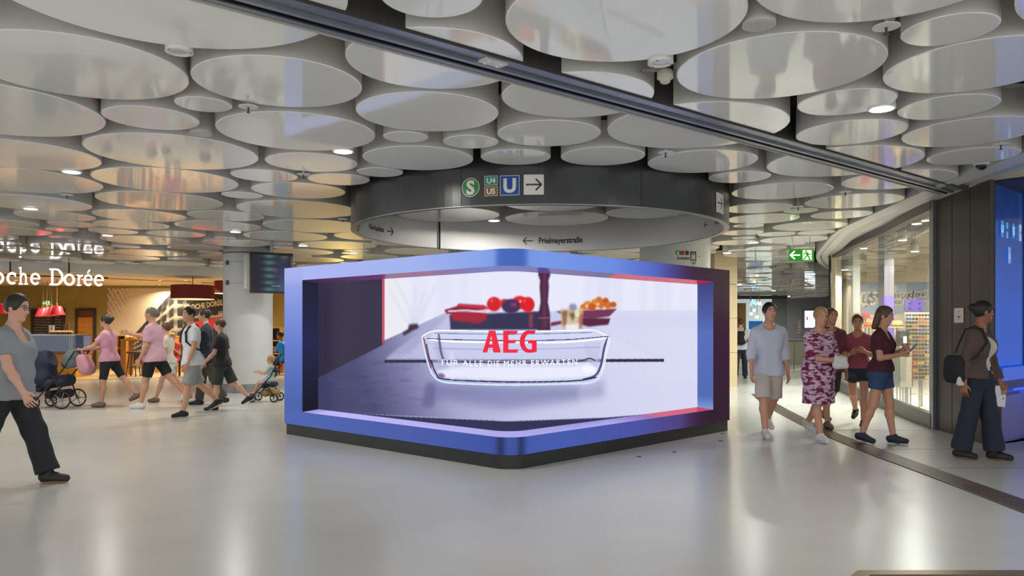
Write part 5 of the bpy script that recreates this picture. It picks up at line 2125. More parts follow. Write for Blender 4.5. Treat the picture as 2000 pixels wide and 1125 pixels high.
fr = thing('shop_glazing', 'curved full height shop window wall with dark frame at right', 'shop window', (6.8, 14, 0))
mb = MB()
ribbon(mb, offset_line(GL, 0.06), offset_line(GL, -0.06), ZD - 0.02, ZD + 0.115)
mb.build('head_frame', M_HEADF, fr)
mb = MB()
ribbon(mb, offset_line(GL, 0.06), offset_line(GL, -0.06), 0.0, 0.22)
mb.build('base_frame', M_HEADF, fr)
GR2 = resample(GL, 7)
for k in range(6):
    a, b = Vector(GR2[k]), Vector(GR2[k + 1])
    u2 = (b - a).normalized()
    pg = plane_at(Vector((a.x, a.y, 0)), Vector((u2.x, u2.y, 0)))
    mb = MB()
    mb.box(0.008, (b - a).length - 0.008, 0.22, ZD - 0.02, -0.006, 0.006, T3(lambda x, y, z: pg(x, y, z)))
    mb.build('pane', M_GLASS, fr)
for (x, y), w, m, nm in ((GL[0], 0.05, M_ALU, 'mullion'), (GL[-1], 0.06, M_BLACK, 'corner_post')):
    mb = MB()
    mb.box(x - w, x + w, y - w, y + w, 0, ZD + 0.11)
    mb.build(nm, m, fr)
# the far return of the glazing
mb = MB()
a, b = Vector(GL[-1]), Vector((10.2, 24.0))
u2 = (b - a).normalized()
pg = plane_at(Vector((a.x, a.y, 0)), Vector((u2.x, u2.y, 0)))
mb.box(0.08, (b - a).length, 0.05, ZD - 0.02, -0.006, 0.006, T3(lambda x, y, z: pg(x, y, z)))
mb.build('pane', M_GLASS, fr)

# brown metal wall between the glazing and the blue booth
bw = thing('wall_cladding', 'tall dark brown metal cladding between the shop window and the blue booth', 'cladding', (6.0, 10.4, 0))
W0, W1 = Vector((6.13, 11.10)), Vector((5.95, 9.62))
u2 = (W1 - W0).normalized()
pw = plane_at(Vector((W0.x, W0.y, 0)), Vector((u2.x, u2.y, 0)))
Lw = (W1 - W0).length
cuts = []
for x in (1824, 1859.5, 1894.5, 1934):
    q = line_hit(W0, u2, x)
    cuts.append((q - W0).dot(u2))
for k in range(3):
    mb = MB()
    mb.box(cuts[k] + 0.008, cuts[k + 1] - 0.008, 0.0, 3.31, -0.05, 0.0, T3(lambda x, y, z: pw(x, y, z)))
    mb.build('panel', M_BRN, bw, bevel=0.004)
mb = MB()
mb.box(cuts[0] + 0.01, cuts[3] - 0.02, 0.0, 3.30, -0.07, -0.02, T3(lambda x, y, z: pw(x, y, z)))
mb.build('backing', M_BLACK, bw)
q0, q1 = line_hit(W0, u2, 1864), line_hit(W0, u2, 1883.5)
s0, s1 = (q0 - W0).dot(u2), (q1 - W0).dot(u2)
z0, z1 = CAMH + (HY - 631.5) / FP * q0.y, CAMH + (HY - 601) / FP * q0.y
nt_ = thing('notice', 'white paper notice in a red border on the brown cladding', 'notice', (q0.x, q0.y, z0))
mb = MB()
mb.box(s0, s1, z0, z1, 0.001, 0.006, T3(lambda x, y, z: pw(x, y, z)))
mb.build('border', mat('notice_red', rgb(158, 48, 50), rough=0.5), nt_)
mb = MB()
mb.box(s0 + 0.012, s1 - 0.012, z0 + 0.008, z1 - 0.008, 0.006, 0.008, T3(lambda x, y, z: pw(x, y, z)))
mb.build('paper', mat('paper_white', rgb(224, 224, 226), rough=0.6), nt_)
mb = MB()
sc_ = (s0 + s1) / 2
for zz, hw in ((0.72, 0.022), (0.42, 0.05), (0.36, 0.046), (0.26, 0.02)):
    z = z0 + (z1 - z0) * zz
    x = sc_ - hw
    while x < sc_ + hw:
        mb.box(x, x + 0.006, z, z + 0.008, 0.008, 0.009, T3(lambda x, y, z: pw(x, y, z)))
        x += 0.009
mb.build('print_lines', M_SBLACK, nt_, kind='stuff')
# camera dome beside the fascia
p = px(1917, 324, 8.1)
t = thing('camera_dome', 'small white security camera dome on the fascia above the brown cladding', 'camera', tuple(p))
p = Vector((OUT[6][0] - 0.08, 8.15, ZD - 0.0))
p.x = (1917 - 1000) / FP * 8.15
mb = MB()
mb.lathe([(0.065, -0.005), (0.075, 0.01), (0.075, 0.35)], tuple(p), 24)
mb.build('mount', M_WHITE, t, True)
mb = MB()
mb.ball((p.x, p.y, p.z - 0.005), (0.058, 0.058, 0.055), 18, 10)
mb.build('dome', M_BLACKG, t, True)

# ---- blue glowing booth at the right edge
bb = thing('blue_booth', 'blue glowing glass booth at the right edge above a violet counter', 'booth', (7, 10.5, 0))
B0, B1 = Vector((5.985, 9.60)), Vector((9.4, 12.5))
u2 = (B1 - B0).normalized()
pb2 = plane_at(Vector((B0.x, B0.y, 0)), Vector((u2.x, u2.y, 0)))
TB = T3(lambda x, y, z: pb2(x, y, z))
v = ramp(np.linspace(0, 1, 96), [0, 0.35, 0.7, 1], [(20, 92, 214), (24, 88, 200), (24, 76, 160), (14, 52, 112)])
xv = np.linspace(0, 1, 96)
img = np.tile(v[:, None], (1, 96, 1))
rg = np.random.RandomState(8)
pat = cv.blur((rg.rand(96, 96) > 0.62).astype(float), 1)
img = img - (pat * (np.linspace(0, 1, 96)[:, None] > 0.8) * (xv[None] < 0.28))[..., None] * np.array((8, 30, 48))
M_BLUE = image_mat('booth_glow', img, emit=0.5, rough=0.12, base=0.4)
zb, zt = 0.97, 3.28
mb = MB()
for k in range(3):
    mb = MB()
    a, b = 0.02 + k * 1.22, 0.02 + (k + 1) * 1.22 - 0.03
    mb.quad(pb2(a, zb), pb2(b, zb), pb2(b, zt), pb2(a, zt), uv=[(k / 3, 0), ((k + 1) / 3, 0), ((k + 1) / 3, 1), (k / 3, 1)])
    mb.build('panel', M_BLUE, bb)
mb = MB()
mb.box(0.02, 3.8, zt, zt + 0.03, -0.02, 1.4, TB)
mb.build('soffit', mat('soffit_navy', rgb(44, 46, 66), rough=0.4), bb)
mb = MB()
for k in range(4):
    a = k * 1.22
    mb.box(a - 0.014, a + 0.014, zb, zt, -0.03, 0.012, TB)
mb.build('glazing_bar', mat('bar_blue', rgb(24, 40, 84), rough=0.4), bb)
mb = MB()
mb.box(0.12, 3.8, 0.0, zt, -0.12, -0.05, TB)
mb.build('backing', M_BLACK, bb)
mb = MB()
mb.box(0.1, 3.8, 0.80, 0.965, -0.02, 0.10, TB)
mb.build('sill', mat('sill_blue', rgb(20, 90, 220), rough=0.3, emit=rgb(10, 84, 226), es=0.4), bb)
mb = MB()
mb.box(0.1, 3.8, 0.60, 0.80, -0.03, 0.05, TB)
mb.build('recess', mat('recess_navy', rgb(26, 34, 78), rough=0.5), bb)
# violet counter block below with a bent front
mb = MB()
q = [fl(1955, 866), fl(1969, 858), fl(2010, 852), fl(2060, 853)]
pts = [(6.02, 9.62)] + [(p.x, p.y) for p in q] + [(8.6, 11.6)]
mb.prism(pts, 0.0, 0.66)
mb.build('counter_block', mat('counter_violet', rgb(86, 92, 176), rough=0.4), bb)
mb = MB()
mb.prism([(x, y - 0.015) for x, y in pts], 0.66, 0.68)
mb.build('counter_edge', mat('edge_blue', rgb(90, 140, 250), rough=0.3, emit=rgb(70, 120, 240), es=0.35), bb)
# reflection of a station sign, painted on the booth glass as glowing marks
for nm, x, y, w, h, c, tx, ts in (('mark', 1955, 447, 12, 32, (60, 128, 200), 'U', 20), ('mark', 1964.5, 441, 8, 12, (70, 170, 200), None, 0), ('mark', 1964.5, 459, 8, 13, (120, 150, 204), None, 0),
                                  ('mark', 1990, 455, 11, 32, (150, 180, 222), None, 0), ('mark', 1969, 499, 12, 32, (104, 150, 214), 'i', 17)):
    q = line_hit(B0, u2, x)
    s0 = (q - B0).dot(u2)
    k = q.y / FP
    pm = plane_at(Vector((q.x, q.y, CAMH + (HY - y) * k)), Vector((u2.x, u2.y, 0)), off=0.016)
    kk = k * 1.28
    m = mat('reflection_%d_%d' % (x, y), rgb(*c), rough=0.3, emit=rgb(*c), es=0.55)
    o = sheet('reflected_mark', lambda a, b, c2=0: pm(a, b, c2), -w / 2 * kk, w / 2 * kk, -h / 2 * k, h / 2 * k, m, bb, 1)
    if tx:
        text('reflected_letter', tx, ts * k, lambda a, b: pm(a, b - 7 * k, 0.003), mat('reflection_pale', rgb(190, 214, 244), emit=rgb(180, 206, 240), es=0.6), bb, bold=0.006, wx=1.0)
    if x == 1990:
        arrow('reflected_arrow', lambda a, b, c2=0: pm(a, b, c2), 9 * kk, mat('reflection_navy', rgb(40, 70, 130)), bb, 1, 0.003)
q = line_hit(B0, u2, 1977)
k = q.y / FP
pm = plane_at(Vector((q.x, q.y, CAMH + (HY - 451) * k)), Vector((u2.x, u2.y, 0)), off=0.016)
disc('reflected_mark', lambda a, b, c2=0: pm(a * 0.75, b * 1.5, c2), 10 * k, mat('reflection_teal', rgb(70, 160, 190), emit=rgb(70, 160, 190), es=0.5), bb)
text('reflected_letter', 'S', 22 * k, lambda a, b: pm(a, b - 8 * k, 0.003), mat('reflection_pale', rgb(190, 214, 244)), bb, bold=0.006)
# dark brown barrier frame before the counter
t = thing('barrier_frame', 'dark brown upright frame standing behind the woman in the brown jacket', 'frame', (5.9, 9.3, 0))
q0, q1 = fl(1932, 872), fl(1948, 868)
for x, nm in ((1932, 'post'), (1948, 'post')):
    p = fl(x, 869)
    mb = MB()
    mb.box(p.x - 0.035, p.x + 0.035, p.y - 0.03, p.y + 0.03, 0, 0.78)
    mb.build(nm, mat('frame_brown', rgb(66, 48, 36), rough=0.5), t)
p0, p1 = fl(1932, 869), fl(1948, 869)
for z in (0.46, 0.72):
    mb = MB()
    mb.box(p0.x, p1.x, p0.y - 0.025, p0.y + 0.025, z, z + 0.06)
    mb.build('crossbar', mat('frame_brown', rgb(66, 48, 36)), t)

# ---- inside the shop
M_SHOPW = mat('shop_wall_cream', rgb(218, 204, 180), rough=0.6)
SW = 20.2
mb = MB()
mb.box(8.8, 15.5, SW, SW + 0.2, 0, 4)
struct('wall_shop', mb, M_SHOPW)
mb = MB()
mb.box(15.3, 15.5, 13.1, SW, 0, 4)
struct('wall_right', mb, M_SHOPW)
mb = MB()
mb.prism([(6.6, 10.6), (9.5, 12.9), (15.4, 12.9), (15.4, 13.1), (9.4, 13.1), (6.5, 10.75)], 0, 4)
struct('wall_shop_front', mb, M_SHOPW)
mb = MB()
mb.prism(GL + [(8.35, SW), (15.3, SW), (15.3, 13.1), (9.3, 13.1), (6.5, 10.9)], 0.0, 0.01)
mb.build('floor_shop', mat('shop_floor', rgb(198, 190, 174), rough=0.35), None, kind='structure')
lg = thing('shop_logo_board', 'blue grey wall board with cream outlined second-hand sale lettering inside the shop', 'sign', (10, SW, 2))
x0, x1 = wx(1654, SW), wx(1826, SW)
mb = MB()
r_ = 0.3
z0, z1 = wz(613, SW), wz(552, SW)
pts = [(x0 + r_, z0)] + arc(x1, z0, 0, 0, 0, 0, 1)[:1] + [(x1, z1)] + arc(x0 + r_, z1 - r_, r_, r_, 90, 180, 6) + arc(x0 + r_, z0 + r_, r_, r_, 180, 270, 6)
mb.prism(pts, SW - 0.02, SW - 0.001, lambda q: (q[0], q[2], q[1]))
mb.build('board', mat('board_blue', rgb(140, 158, 186), rough=0.5), lg)
k = SW / FP
M_CREAMT = mat('letter_cream', rgb(236, 222, 186), rough=0.5)
M_VIO = mat('letter_violet', rgb(92, 80, 150), rough=0.5)
M_SLATE = mat('letter_slate', rgb(84, 104, 140), rough=0.5)
for tx, x, y, s, m, al in (('secondhand', 1741, 582, 15.5, M_VIO, 'LEFT'), ('and Sale', 1741, 595, 15.5, M_VIO, 'LEFT'), ('us', 1680, 592, 36, M_SLATE, 'LEFT'), ('ed', 1711, 590, 36, M_SLATE, 'LEFT')):
    an = R(3)

    def pl3(u_, v_, off, x=x, y=y):
        return Vector((wx(x, SW) + u_ * math.cos(an) - v_ * math.sin(an), SW - 0.021 - off, wz(y, SW) + u_ * math.sin(an) + v_ * math.cos(an)))
    text('letter_outline', tx, s * k, lambda a, b: pl3(a, b, 0.0), M_CREAMT, lg, bold=0.0019 * s, shear=0.3, align=al, wx=0.9)
    text('letter', tx, s * k, lambda a, b: pl3(a, b, 0.004), m, lg, bold=0.0002 * s, shear=0.3, align=al, wx=0.9)
pp = thing('purple_board', 'purple board with four round speakers above the sunglasses rack', 'board', (wx(1785, 14.2), 14.2, 1.9))
mb = MB()
a, b = px(1769, 608, 14.2), px(1802, 585, 14.2)
mb.box(a.x, b.x, 14.2, 14.26, a.z, b.z)
mb.build('board', mat('board_purple', rgb(92, 66, 168), rough=0.5), pp)
for x in (1777, 1796):
    for y in (592, 602):
        mb = MB()
        p = px(x, y, 14.2)
        mb.lathe([(0.028, 0), (0.02, 0.006)], (0, 0, 0), 14, lambda q: (p.x + q[0], 14.2 - q[2], p.z + q[1]))
        mb.build('speaker', mat('board_purple_dark', rgb(60, 44, 120), rough=0.5), pp)
mb = MB()
mb.box(b.x, b.x + 0.22, 14.2, 14.26, a.z, b.z)
mb.build('grey_panel', mat('panel_grey', rgb(92, 92, 104), rough=0.5), pp)
mb = MB()
for x in (1772, 1800):
    p = px(x, 608, 14.23)
    mb.box(p.x - 0.015, p.x + 0.015, 14.215, 14.245, 0.01, p.z)
mb.build('post', M_GREY, pp)
# pillars inside
for xx0, xx1, d, cols, lab, n in ((1727, 1746, 15.2, ((120, 116, 122), (112, 88, 180)), 'square grey pillar with a violet lower half inside the shop', 2), (1666, 1680, 17.6, ((206, 206, 200), (206, 206, 200)), 'slim white pillar inside the shop left of the logo board', 1),
                                  (1632, 1644, 18.6, ((222, 206, 172), (222, 206, 172)), 'slim cream pillar inside the shop beside the corner post', 1)):
    t = thing('pillar', lab, 'pillar', (wx(xx0, d), d, 0))
    zs = wz(578, d)
    mb = MB()
    mb.box(wx(xx0, d), wx(xx1, d), d, d + 0.25, zs, 3.3)
    mb.build('upper', mat('pil_%d' % xx0, rgb(*cols[0]), rough=0.5), t)
    mb = MB()
    mb.box(wx(xx0, d), wx(xx1, d), d, d + 0.25, 0.01, zs)
    mb.build('lower', mat('pil_low_%d' % xx0, rgb(*cols[1]), rough=0.5), t)
# track lights under the shop ceiling
for k_, (x0, y0, x1, y1, lab) in enumerate(((7.4, 12.2, 9.0, 17.5, 'white lighting track running into the depth of the shop'), (9.2, 16.2, 13.0, 16.4, 'white lighting track running across the shop'))):
    mb = MB()
    mb.tube([(x0, y0, 3.45), (x1, y1, 3.45)], 0.03, 6)
    t = tag(mb.build('lighting_track', mat('track_white', rgb(190, 188, 180), rough=0.4)), lab, 'lighting track')
    for f_ in (0.1, 0.9):
        mb = MB()
        X, Y = x0 + (x1 - x0) * f_, y0 + (y1 - y0) * f_
        mb.tube([(X, Y, 3.47), (X, Y, 4.0)], 0.012, 5)
        mb.build('hanger', M_GREY, t)
for k_, (x, y, d, lab) in enumerate(((1790, 437, 12.7, 'upper left spot of the shop pair behind the window'), (1805.5, 431, 13.0, 'upper right spot of the shop pair behind the window'), (1763, 469, 14.2, 'flat spot in the middle of the shop ceiling'), (1687, 485, 16.5, 'spot near the white slim pillar in the shop'),
                              (1787, 491, 15.0, 'violet tinted spot low on the shop track'), (1651, 523, 19.0, 'spot deep in the shop by the corner post'), (1650, 527, 18.2, 'double spot deep in the shop by the corner post'))):
    p = px(x, y, d)
    t = thing('shop_spotlight', lab, 'lamp', tuple(p))
    mb = MB()
    mb.lathe([(0.075, 0), (0.08, 0.02), (0.08, 0.16), (0.05, 0.2)], tuple(p), 18)
    mb.build('can', mat('spot_can', rgb(160, 158, 150), rough=0.4), t, True)
    mb = MB()
    mb.lathe([(0.07, -0.008), (0.07, 0.0)], tuple(p), 18)
    mb.build('lens', M_LENS, t)
    mb = MB()
    mb.tube([(p.x, p.y, p.z + 0.18), (p.x, p.y, 4.0)], 0.012, 6)
    mb.build('arm', M_GREY, t)
    area_lamp(p.x, p.y, p.z - 0.03, 60, 0.14, (1, 0.95, 0.86), 160)
for X, Y in ((8.3, 13.4), (11.5, 17.5), (8.7, 15.8), (10.5, 14.5)):
    area_lamp(X, Y, 3.4, 90, 0.2, (1, 0.95, 0.86))
# sunglasses rack
rk = thing('sunglasses_rack', 'tall cream rack full of sunglasses behind the shop window', 'rack', (7.0, 13.5, 0))
RY = 13.55
x0, x1 = wx(1767, RY), wx(1826, RY)
zt = wz(610, RY)
mb = MB()
mb.box(x0, x1, RY, RY + 0.03, 0.55, zt)
mb.build('board', mat('rack_cream', rgb(226, 216, 190), rough=0.5), rk)
for x in (x0 + 0.02, (x0 + x1) / 2, x1 - 0.02):
    mb = MB()
    mb.tube([(x, RY + 0.015, 0.01), (x, RY + 0.015, 0.56)], 0.012, 6)
    mb.build('leg', M_CHROME, rk)
mb = MB()
for z in (0.3, 0.55):
    mb.tube([(x0, RY, z), (x1, RY, z)], 0.009, 6)
mb.tube([(x0 + 0.02, RY - 0.2, 0.02), (x0 + 0.02, RY + 0.2, 0.02)], 0.01, 6)
mb.build('rail', M_CHROME, rk)
lens_cols = [('black', (24, 22, 22)), ('brown', (74, 46, 26)), ('orange', (214, 104, 34)), ('blue', (40, 80, 190)), ('yellow', (214, 196, 30)), ('grey', (96, 92, 88)), ('red', (170, 40, 36))]
protos = {}


def sunglasses(cname, c):
    fm, lm = MB(), MB()
    for s in (-1, 1):
        e = [(s * 0.032 + 0.027 * math.cos(a * PI / 6), 0.019 * math.sin(a * PI / 6) - (0.004 if a in (7, 8, 9, 10, 11) else 0)) for a in range(12)]
        lm.prism(e, -0.002, 0.002, lambda q: (q[0], q[2], q[1]))
        fm.tube([(x, 0, z) for x, z in e], 0.0032, 4, True)
        fm.tube([(s * 0.06, 0, 0.008), (s * 0.066, 0.01, 0.008), (s * 0.05, 0.03, 0.0)], 0.0028, 4)
    fm.tube([(-0.008, 0, 0.008), (0.008, 0, 0.008)], 0.003, 4)
    o = lm.build('sunglasses', mat('lens_' + cname, rgb(*c), rough=0.1, coat=1.0))
    fm.build('frame', mat('glasses_frame', rgb(30, 26, 24), rough=0.3), o)
    return o


rq = random.Random(12)
for row in range(18):
    for col in range(5):
        X = x0 + 0.05 + col * (x1 - x0 - 0.09) / 4
        Z = zt - 0.05 - row * 0.0645
        cname, c = lens_cols[rq.choice((0, 0, 0, 0, 0, 1, 1, 5, 5, 0, 2, 3, 4, 6))]
        loc = (X + rq.uniform(-0.006, 0.006), RY - 0.036, Z)
        lab = '%s tinted sunglasses on the cream rack behind the shop window' % cname
        if cname not in protos:
            o = sunglasses(cname, c)
            o.scale = (0.82, 1, 1)
            o.location = loc
            protos[cname] = o
        else:
            o = protos[cname]
            r_ = o.copy()
            COL.objects.link(r_)
            r_.location = loc
            for ch in o.children:
                q = ch.copy()
                COL.objects.link(q)
                q.parent = r_
            o = r_
        tag(o, lab, 'sunglasses', cname + ' sunglasses on the rack')
for cname, o in protos.items():
    for q in bpy.data.objects:
        if q.parent is not None and q.parent.name.startswith('sunglasses') and 'rack' not in q.parent.name:
            q.matrix_parent_inverse = Matrix.Identity(4)
# hats, till, red bag
def hat(x, y, d, c, lab, r=0.16):
    p = px(x, y, d)
    t = thing('hat', lab, 'hat', tuple(p))
    mb = MB()
    mb.lathe([(r, 0.0), (r * 0.98, 0.012), (r * 0.62, 0.02), (r * 0.58, 0.10), (r * 0.42, 0.13), (0.01, 0.135)], tuple(p), 20)
    mb.build('crown', mat('hat_' + '_'.join(map(str, c)), rgb(*c), rough=0.8, noise=(60, 0.2)), t, True)
    mb = MB()
    mb.lathe([(r * 0.63, 0.02), (r * 0.615, 0.05)], tuple(p), 20)
    mb.build('band', mat('hat_band', rgb(120, 60, 30), rough=0.7), t, True)
    mb = MB()
    mb.tube([(p.x, p.y, 0.01), (p.x, p.y, p.z + 0.1)], 0.015, 6)
    mb.lathe([(0.16, 0), (0.16, 0.015), (0.02, 0.03)], (p.x, p.y, 0.01), 14)
    mb.build('stand', M_CHROME, t)


hat(1752, 640, 14.6, (214, 180, 112), 'straw hat on a stand left of the sunglasses rack')
hat(1690, 622, 16.6, (190, 40, 54), 'red cap on a stand between the two walking girls')
hat(1672, 622, 17.3, (176, 150, 104), 'tan hat on a stand beside the white slim pillar')
hat(1697, 640, 16.2, (222, 116, 40), 'orange hat on a stand below the red cap')
tl = thing('till', 'black till with a small white screen on a glass counter beside the rack', 'till', (6.95, 13.6, 1.2))
p = px(1766, 680, 13.3)
mb = MB()
mb.box(p.x - 0.09, p.x + 0.09, 13.3, 13.42, 1.15, 1.42)
mb.build('case', M_BLACK, tl, bevel=0.01)
mb = MB()
mb.box(p.x - 0.02, p.x + 0.04, 13.292, 13.3, 1.2, 1.32)
mb.build('display', mat('till_white', rgb(236, 240, 248), emit=rgb(230, 236, 250), es=0.9), tl)
cn = thing('shop_counter', 'small white shop counter under the till with a red side', 'counter', (p.x, 13.3, 0))
mb = MB()
mb.box(p.x - 0.12, p.x + 0.08, 13.2, 13.5, 0.45, 1.15)
mb.build('body', mat('counter_white', rgb(216, 210, 198), rough=0.4), cn)
mb = MB()
mb.box(p.x + 0.08, p.x + 0.1, 13.2, 13.5, 0.45, 1.05)
mb.build('side_panel', mat('counter_red', rgb(184, 48, 32), rough=0.4), cn)
for sx in (-0.11, 0.07):
    for sy_ in (13.22, 13.48):
        mb = MB()
        mb.tube([(p.x + sx, sy_, 0.01), (p.x + sx, sy_, 0.46)], 0.012, 6)
        mb.build('leg', M_CHROME, cn)
# clothes rail deep in the shop
cr = thing('clothes_rail', 'clothes rail deep in the shop behind the girl in pink', 'clothes rail', (8.9, 17.4, 0))
mb = MB()
mb.tube([(8.25, 17.6, 0.02), (8.25, 17.6, 1.5), (9.8, 17.6, 1.5), (9.8, 17.6, 0.02)], 0.018, 8)
mb.build('frame', M_CHROME, cr)
for k_ in range(11):
    c = ((196, 150, 60), (120, 44, 40), (60, 70, 110), (206, 200, 190), (60, 52, 48), (150, 96, 60), (90, 110, 90), (180, 90, 90), (210, 190, 140), (70, 90, 120), (160, 150, 140))[k_]
    mb = MB()
    x = 8.36 + k_ * 0.135
    mb.prism([(x - 0.03, 0.72), (x + 0.03, 0.7), (x + 0.035, 1.3), (x + 0.012, 1.42), (x - 0.012, 1.42), (x - 0.035, 1.3)], 17.42, 17.78, lambda q: (q[0], q[2], q[1]))
    o = tag(mb.build('garment', mat('garment_%d' % k_, rgb(*c), rough=0.8), None, bevel=0.01), ('mustard', 'wine red', 'navy', 'off white', 'charcoal', 'rust', 'sage green', 'dusty pink', 'straw', 'steel blue', 'stone grey')[k_] + ' garment hanging on the clothes rail in the shop', 'garment', 'garments on the clothes rail')
    mb = MB()
    mb.tube([(x, 17.6, 1.41), (x, 17.6, 1.5), (x, 17.57, 1.52)], 0.005, 5)
    mb.build('hook', M_CHROME, o)

# ------------------------------------------------------------------ figures: one smooth skin per body grown from a distance field
def V3(*a):
    return np.array(a, float)


def unit(v):
    return v / max(1e-9, np.linalg.norm(v))


def cap(a, b, ra, rb=None, k=0.03, clips=()):
    return ('c', np.array(a, float), np.array(b, float), ra, ra if rb is None else rb, k, clips)


def ell3(c, r, Rm=None, k=0.02, clips=()):
    return ('e', np.array(c, float), np.array(r, float), np.eye(3) if Rm is None else Rm, 0, k, clips)


def pbox(p):
    if p[0] == 'c':
        m = max(p[3], p[4])
        return np.minimum(p[1], p[2]) - m, np.maximum(p[1], p[2]) + m
    m = p[2].max()
    return p[1] - m, p[1] + m


def pdist(p, X, Y, Z):
    if p[0] == 'c':
        a, ba = p[1], p[2] - p[1]
        dx, dy, dz = X - a[0], Y - a[1], Z - a[2]
        t = np.clip((dx * ba[0] + dy * ba[1] + dz * ba[2]) / max(1e-9, ba.dot(ba)), 0, 1)
        d = np.sqrt((dx - t * ba[0]) ** 2 + (dy - t * ba[1]) ** 2 + (dz - t * ba[2]) ** 2) - (p[3] + (p[4] - p[3]) * t)
    else:
        c, r, Rm = p[1], p[2], p[3]
        dx, dy, dz = X - c[0], Y - c[1], Z - c[2]
        q = [dx * Rm[0, i] + dy * Rm[1, i] + dz * Rm[2, i] for i in range(3)]
        k0 = np.sqrt(sum((q[i] / r[i]) ** 2 for i in range(3)))
        k1 = np.sqrt(sum((q[i] / r[i] ** 2) ** 2 for i in range(3)))
        d = k0 * (k0 - 1) / np.maximum(k1, 1e-6)
    for c, n in p[6]:
        d = np.maximum(d, (X - c[0]) * n[0] + (Y - c[1]) * n[1] + (Z - c[2]) * n[2])
    return d


def grow(prims, h, cuts=(), planes=(), folds=0.0):
    lo = np.min([pbox(p)[0] for p in prims], axis=0) - 3 * h
    hi = np.max([pbox(p)[1] for p in prims], axis=0) + 3 * h
    n = np.ceil((hi - lo) / h).astype(int) + 1
    ax = [(lo[i] + h * np.arange(n[i])).astype(np.float32) for i in range(3)]
    A = np.full(n, 1.0, np.float32)
    for p in list(prims) + [('cut', q) for q in cuts]:
        cut = p[0] == 'cut'
        q = p[1] if cut else p
        a, b = pbox(q)
        pad = 2.5 * h + (0 if cut else q[5])
        i0 = np.maximum(0, np.floor((a - pad - lo) / h).astype(int))
        i1 = np.minimum(n, np.ceil((b + pad - lo) / h).astype(int) + 1)
        if (i1 <= i0).any():
            continue
        sl = tuple(slice(i0[i], i1[i]) for i in range(3))
        d = pdist(q, ax[0][sl[0]][:, None, None], ax[1][sl[1]][None, :, None], ax[2][sl[2]][None, None, :]).astype(np.float32)
        s = A[sl]
        if cut:
            A[sl] = np.maximum(s, -d)
        else:
            k = max(q[5], 1e-4)
            m = np.maximum(k - np.abs(s - d), 0) / k
            A[sl] = np.minimum(s, d) - m * m * (k * 0.25)
    X, Y, Z = ax[0][:, None, None], ax[1][None, :, None], ax[2][None, None, :]
    for c, nn in planes:
        A = np.maximum(A, (X - c[0]) * nn[0] + (Y - c[1]) * nn[1] + (Z - c[2]) * nn[2])
    if folds:
        A = A + folds * (np.sin(31 * Z + 13 * X + 5) * np.sin(23 * Y + 9 * Z) + 0.6 * np.sin(47 * X + 21 * Z) * np.sin(39 * Y - 17 * Z))
    # surface nets
    s = A < 0
    c8 = np.zeros(tuple(n - 1), np.int8)
    for i in (0, 1):
        for j in (0, 1):
            for k in (0, 1):
                c8 += s[i:n[0] - 1 + i, j:n[1] - 1 + j, k:n[2] - 1 + k]
    act = (c8 > 0) & (c8 < 8)
    I = np.argwhere(act)
    idx = np.full(act.shape, -1, np.int32)
    idx[act] = np.arange(len(I), dtype=np.int32)
    val = {}
    for i in (0, 1):
        for j in (0, 1):
            for k in (0, 1):
                val[i, j, k] = A[I[:, 0] + i, I[:, 1] + j, I[:, 2] + k]
    P = np.zeros((len(I), 3), np.float32)
    cnt = np.zeros(len(I), np.float32)
    for a in val:
        for x in range(3):
            if a[x] == 0:
                b = tuple(1 if q == x else a[q] for q in range(3))
                va, vb = val[a], val[b]
                m = (va < 0) != (vb < 0)
                t = np.where(m, va / np.where(m, va - vb, 1), 0)
                for q in range(3):
                    P[:, q] += np.where(m, a[q] + (t if q == x else 0), 0)
                cnt += m
    P = (P / cnt[:, None] + I) * h + lo
    F = []
    for x in range(3):
        u, w = (x + 1) % 3, (x + 2) % 3
        s0 = [slice(None)] * 3
        s1 = [slice(None)] * 3
        s0[x] = slice(0, -1)
        s1[x] = slice(1, None)
        a, b = s[tuple(s0)], s[tuple(s1)]
        E = np.argwhere(a != b)
        E = E[(E[:, u] > 0) & (E[:, w] > 0) & (E[:, u] < act.shape[u]) & (E[:, w] < act.shape[w])]
        ins = a[E[:, 0], E[:, 1], E[:, 2]]
        q = []
        for du, dw in ((-1, -1), (0, -1), (0, 0), (-1, 0)):
            c = E.copy()
            c[:, u] += du
            c[:, w] += dw
            q.append(idx[c[:, 0], c[:, 1], c[:, 2]])
        q = np.stack(q, 1)
        q[~ins] = q[~ins][:, ::-1]
        F.append(q)
    F = np.concatenate(F)
    return P, F[(F >= 0).all(1)]


def np_mesh(name, P, F, m, parent):
    me = bpy.data.meshes.new(name)
    me.vertices.add(len(P))
    me.vertices.foreach_set('co', np.ascontiguousarray(P, np.float32).ravel())
    me.loops.add(F.size)
    me.loops.foreach_set('vertex_index', np.ascontiguousarray(F, np.int32).ravel())
    me.polygons.add(len(F))
    me.polygons.foreach_set('loop_start', np.arange(0, F.size, 4, dtype=np.int32))
    me.polygons.foreach_set('use_smooth', np.ones(len(F), bool))
    me.update(calc_edges=True)
    me.validate()
    me.materials.append(m)
    return link(name, me, parent)


def rot(axis, deg):
    a = R(deg)
    c, s = math.cos(a), math.sin(a)
    if axis == 'l':     # pitch: positive tips forward/down
        return np.array(((c, 0, s), (0, 1, 0), (-s, 0, c)))
    return np.array(((c, -s, 0), (s, c, 0), (0, 0, 1)))


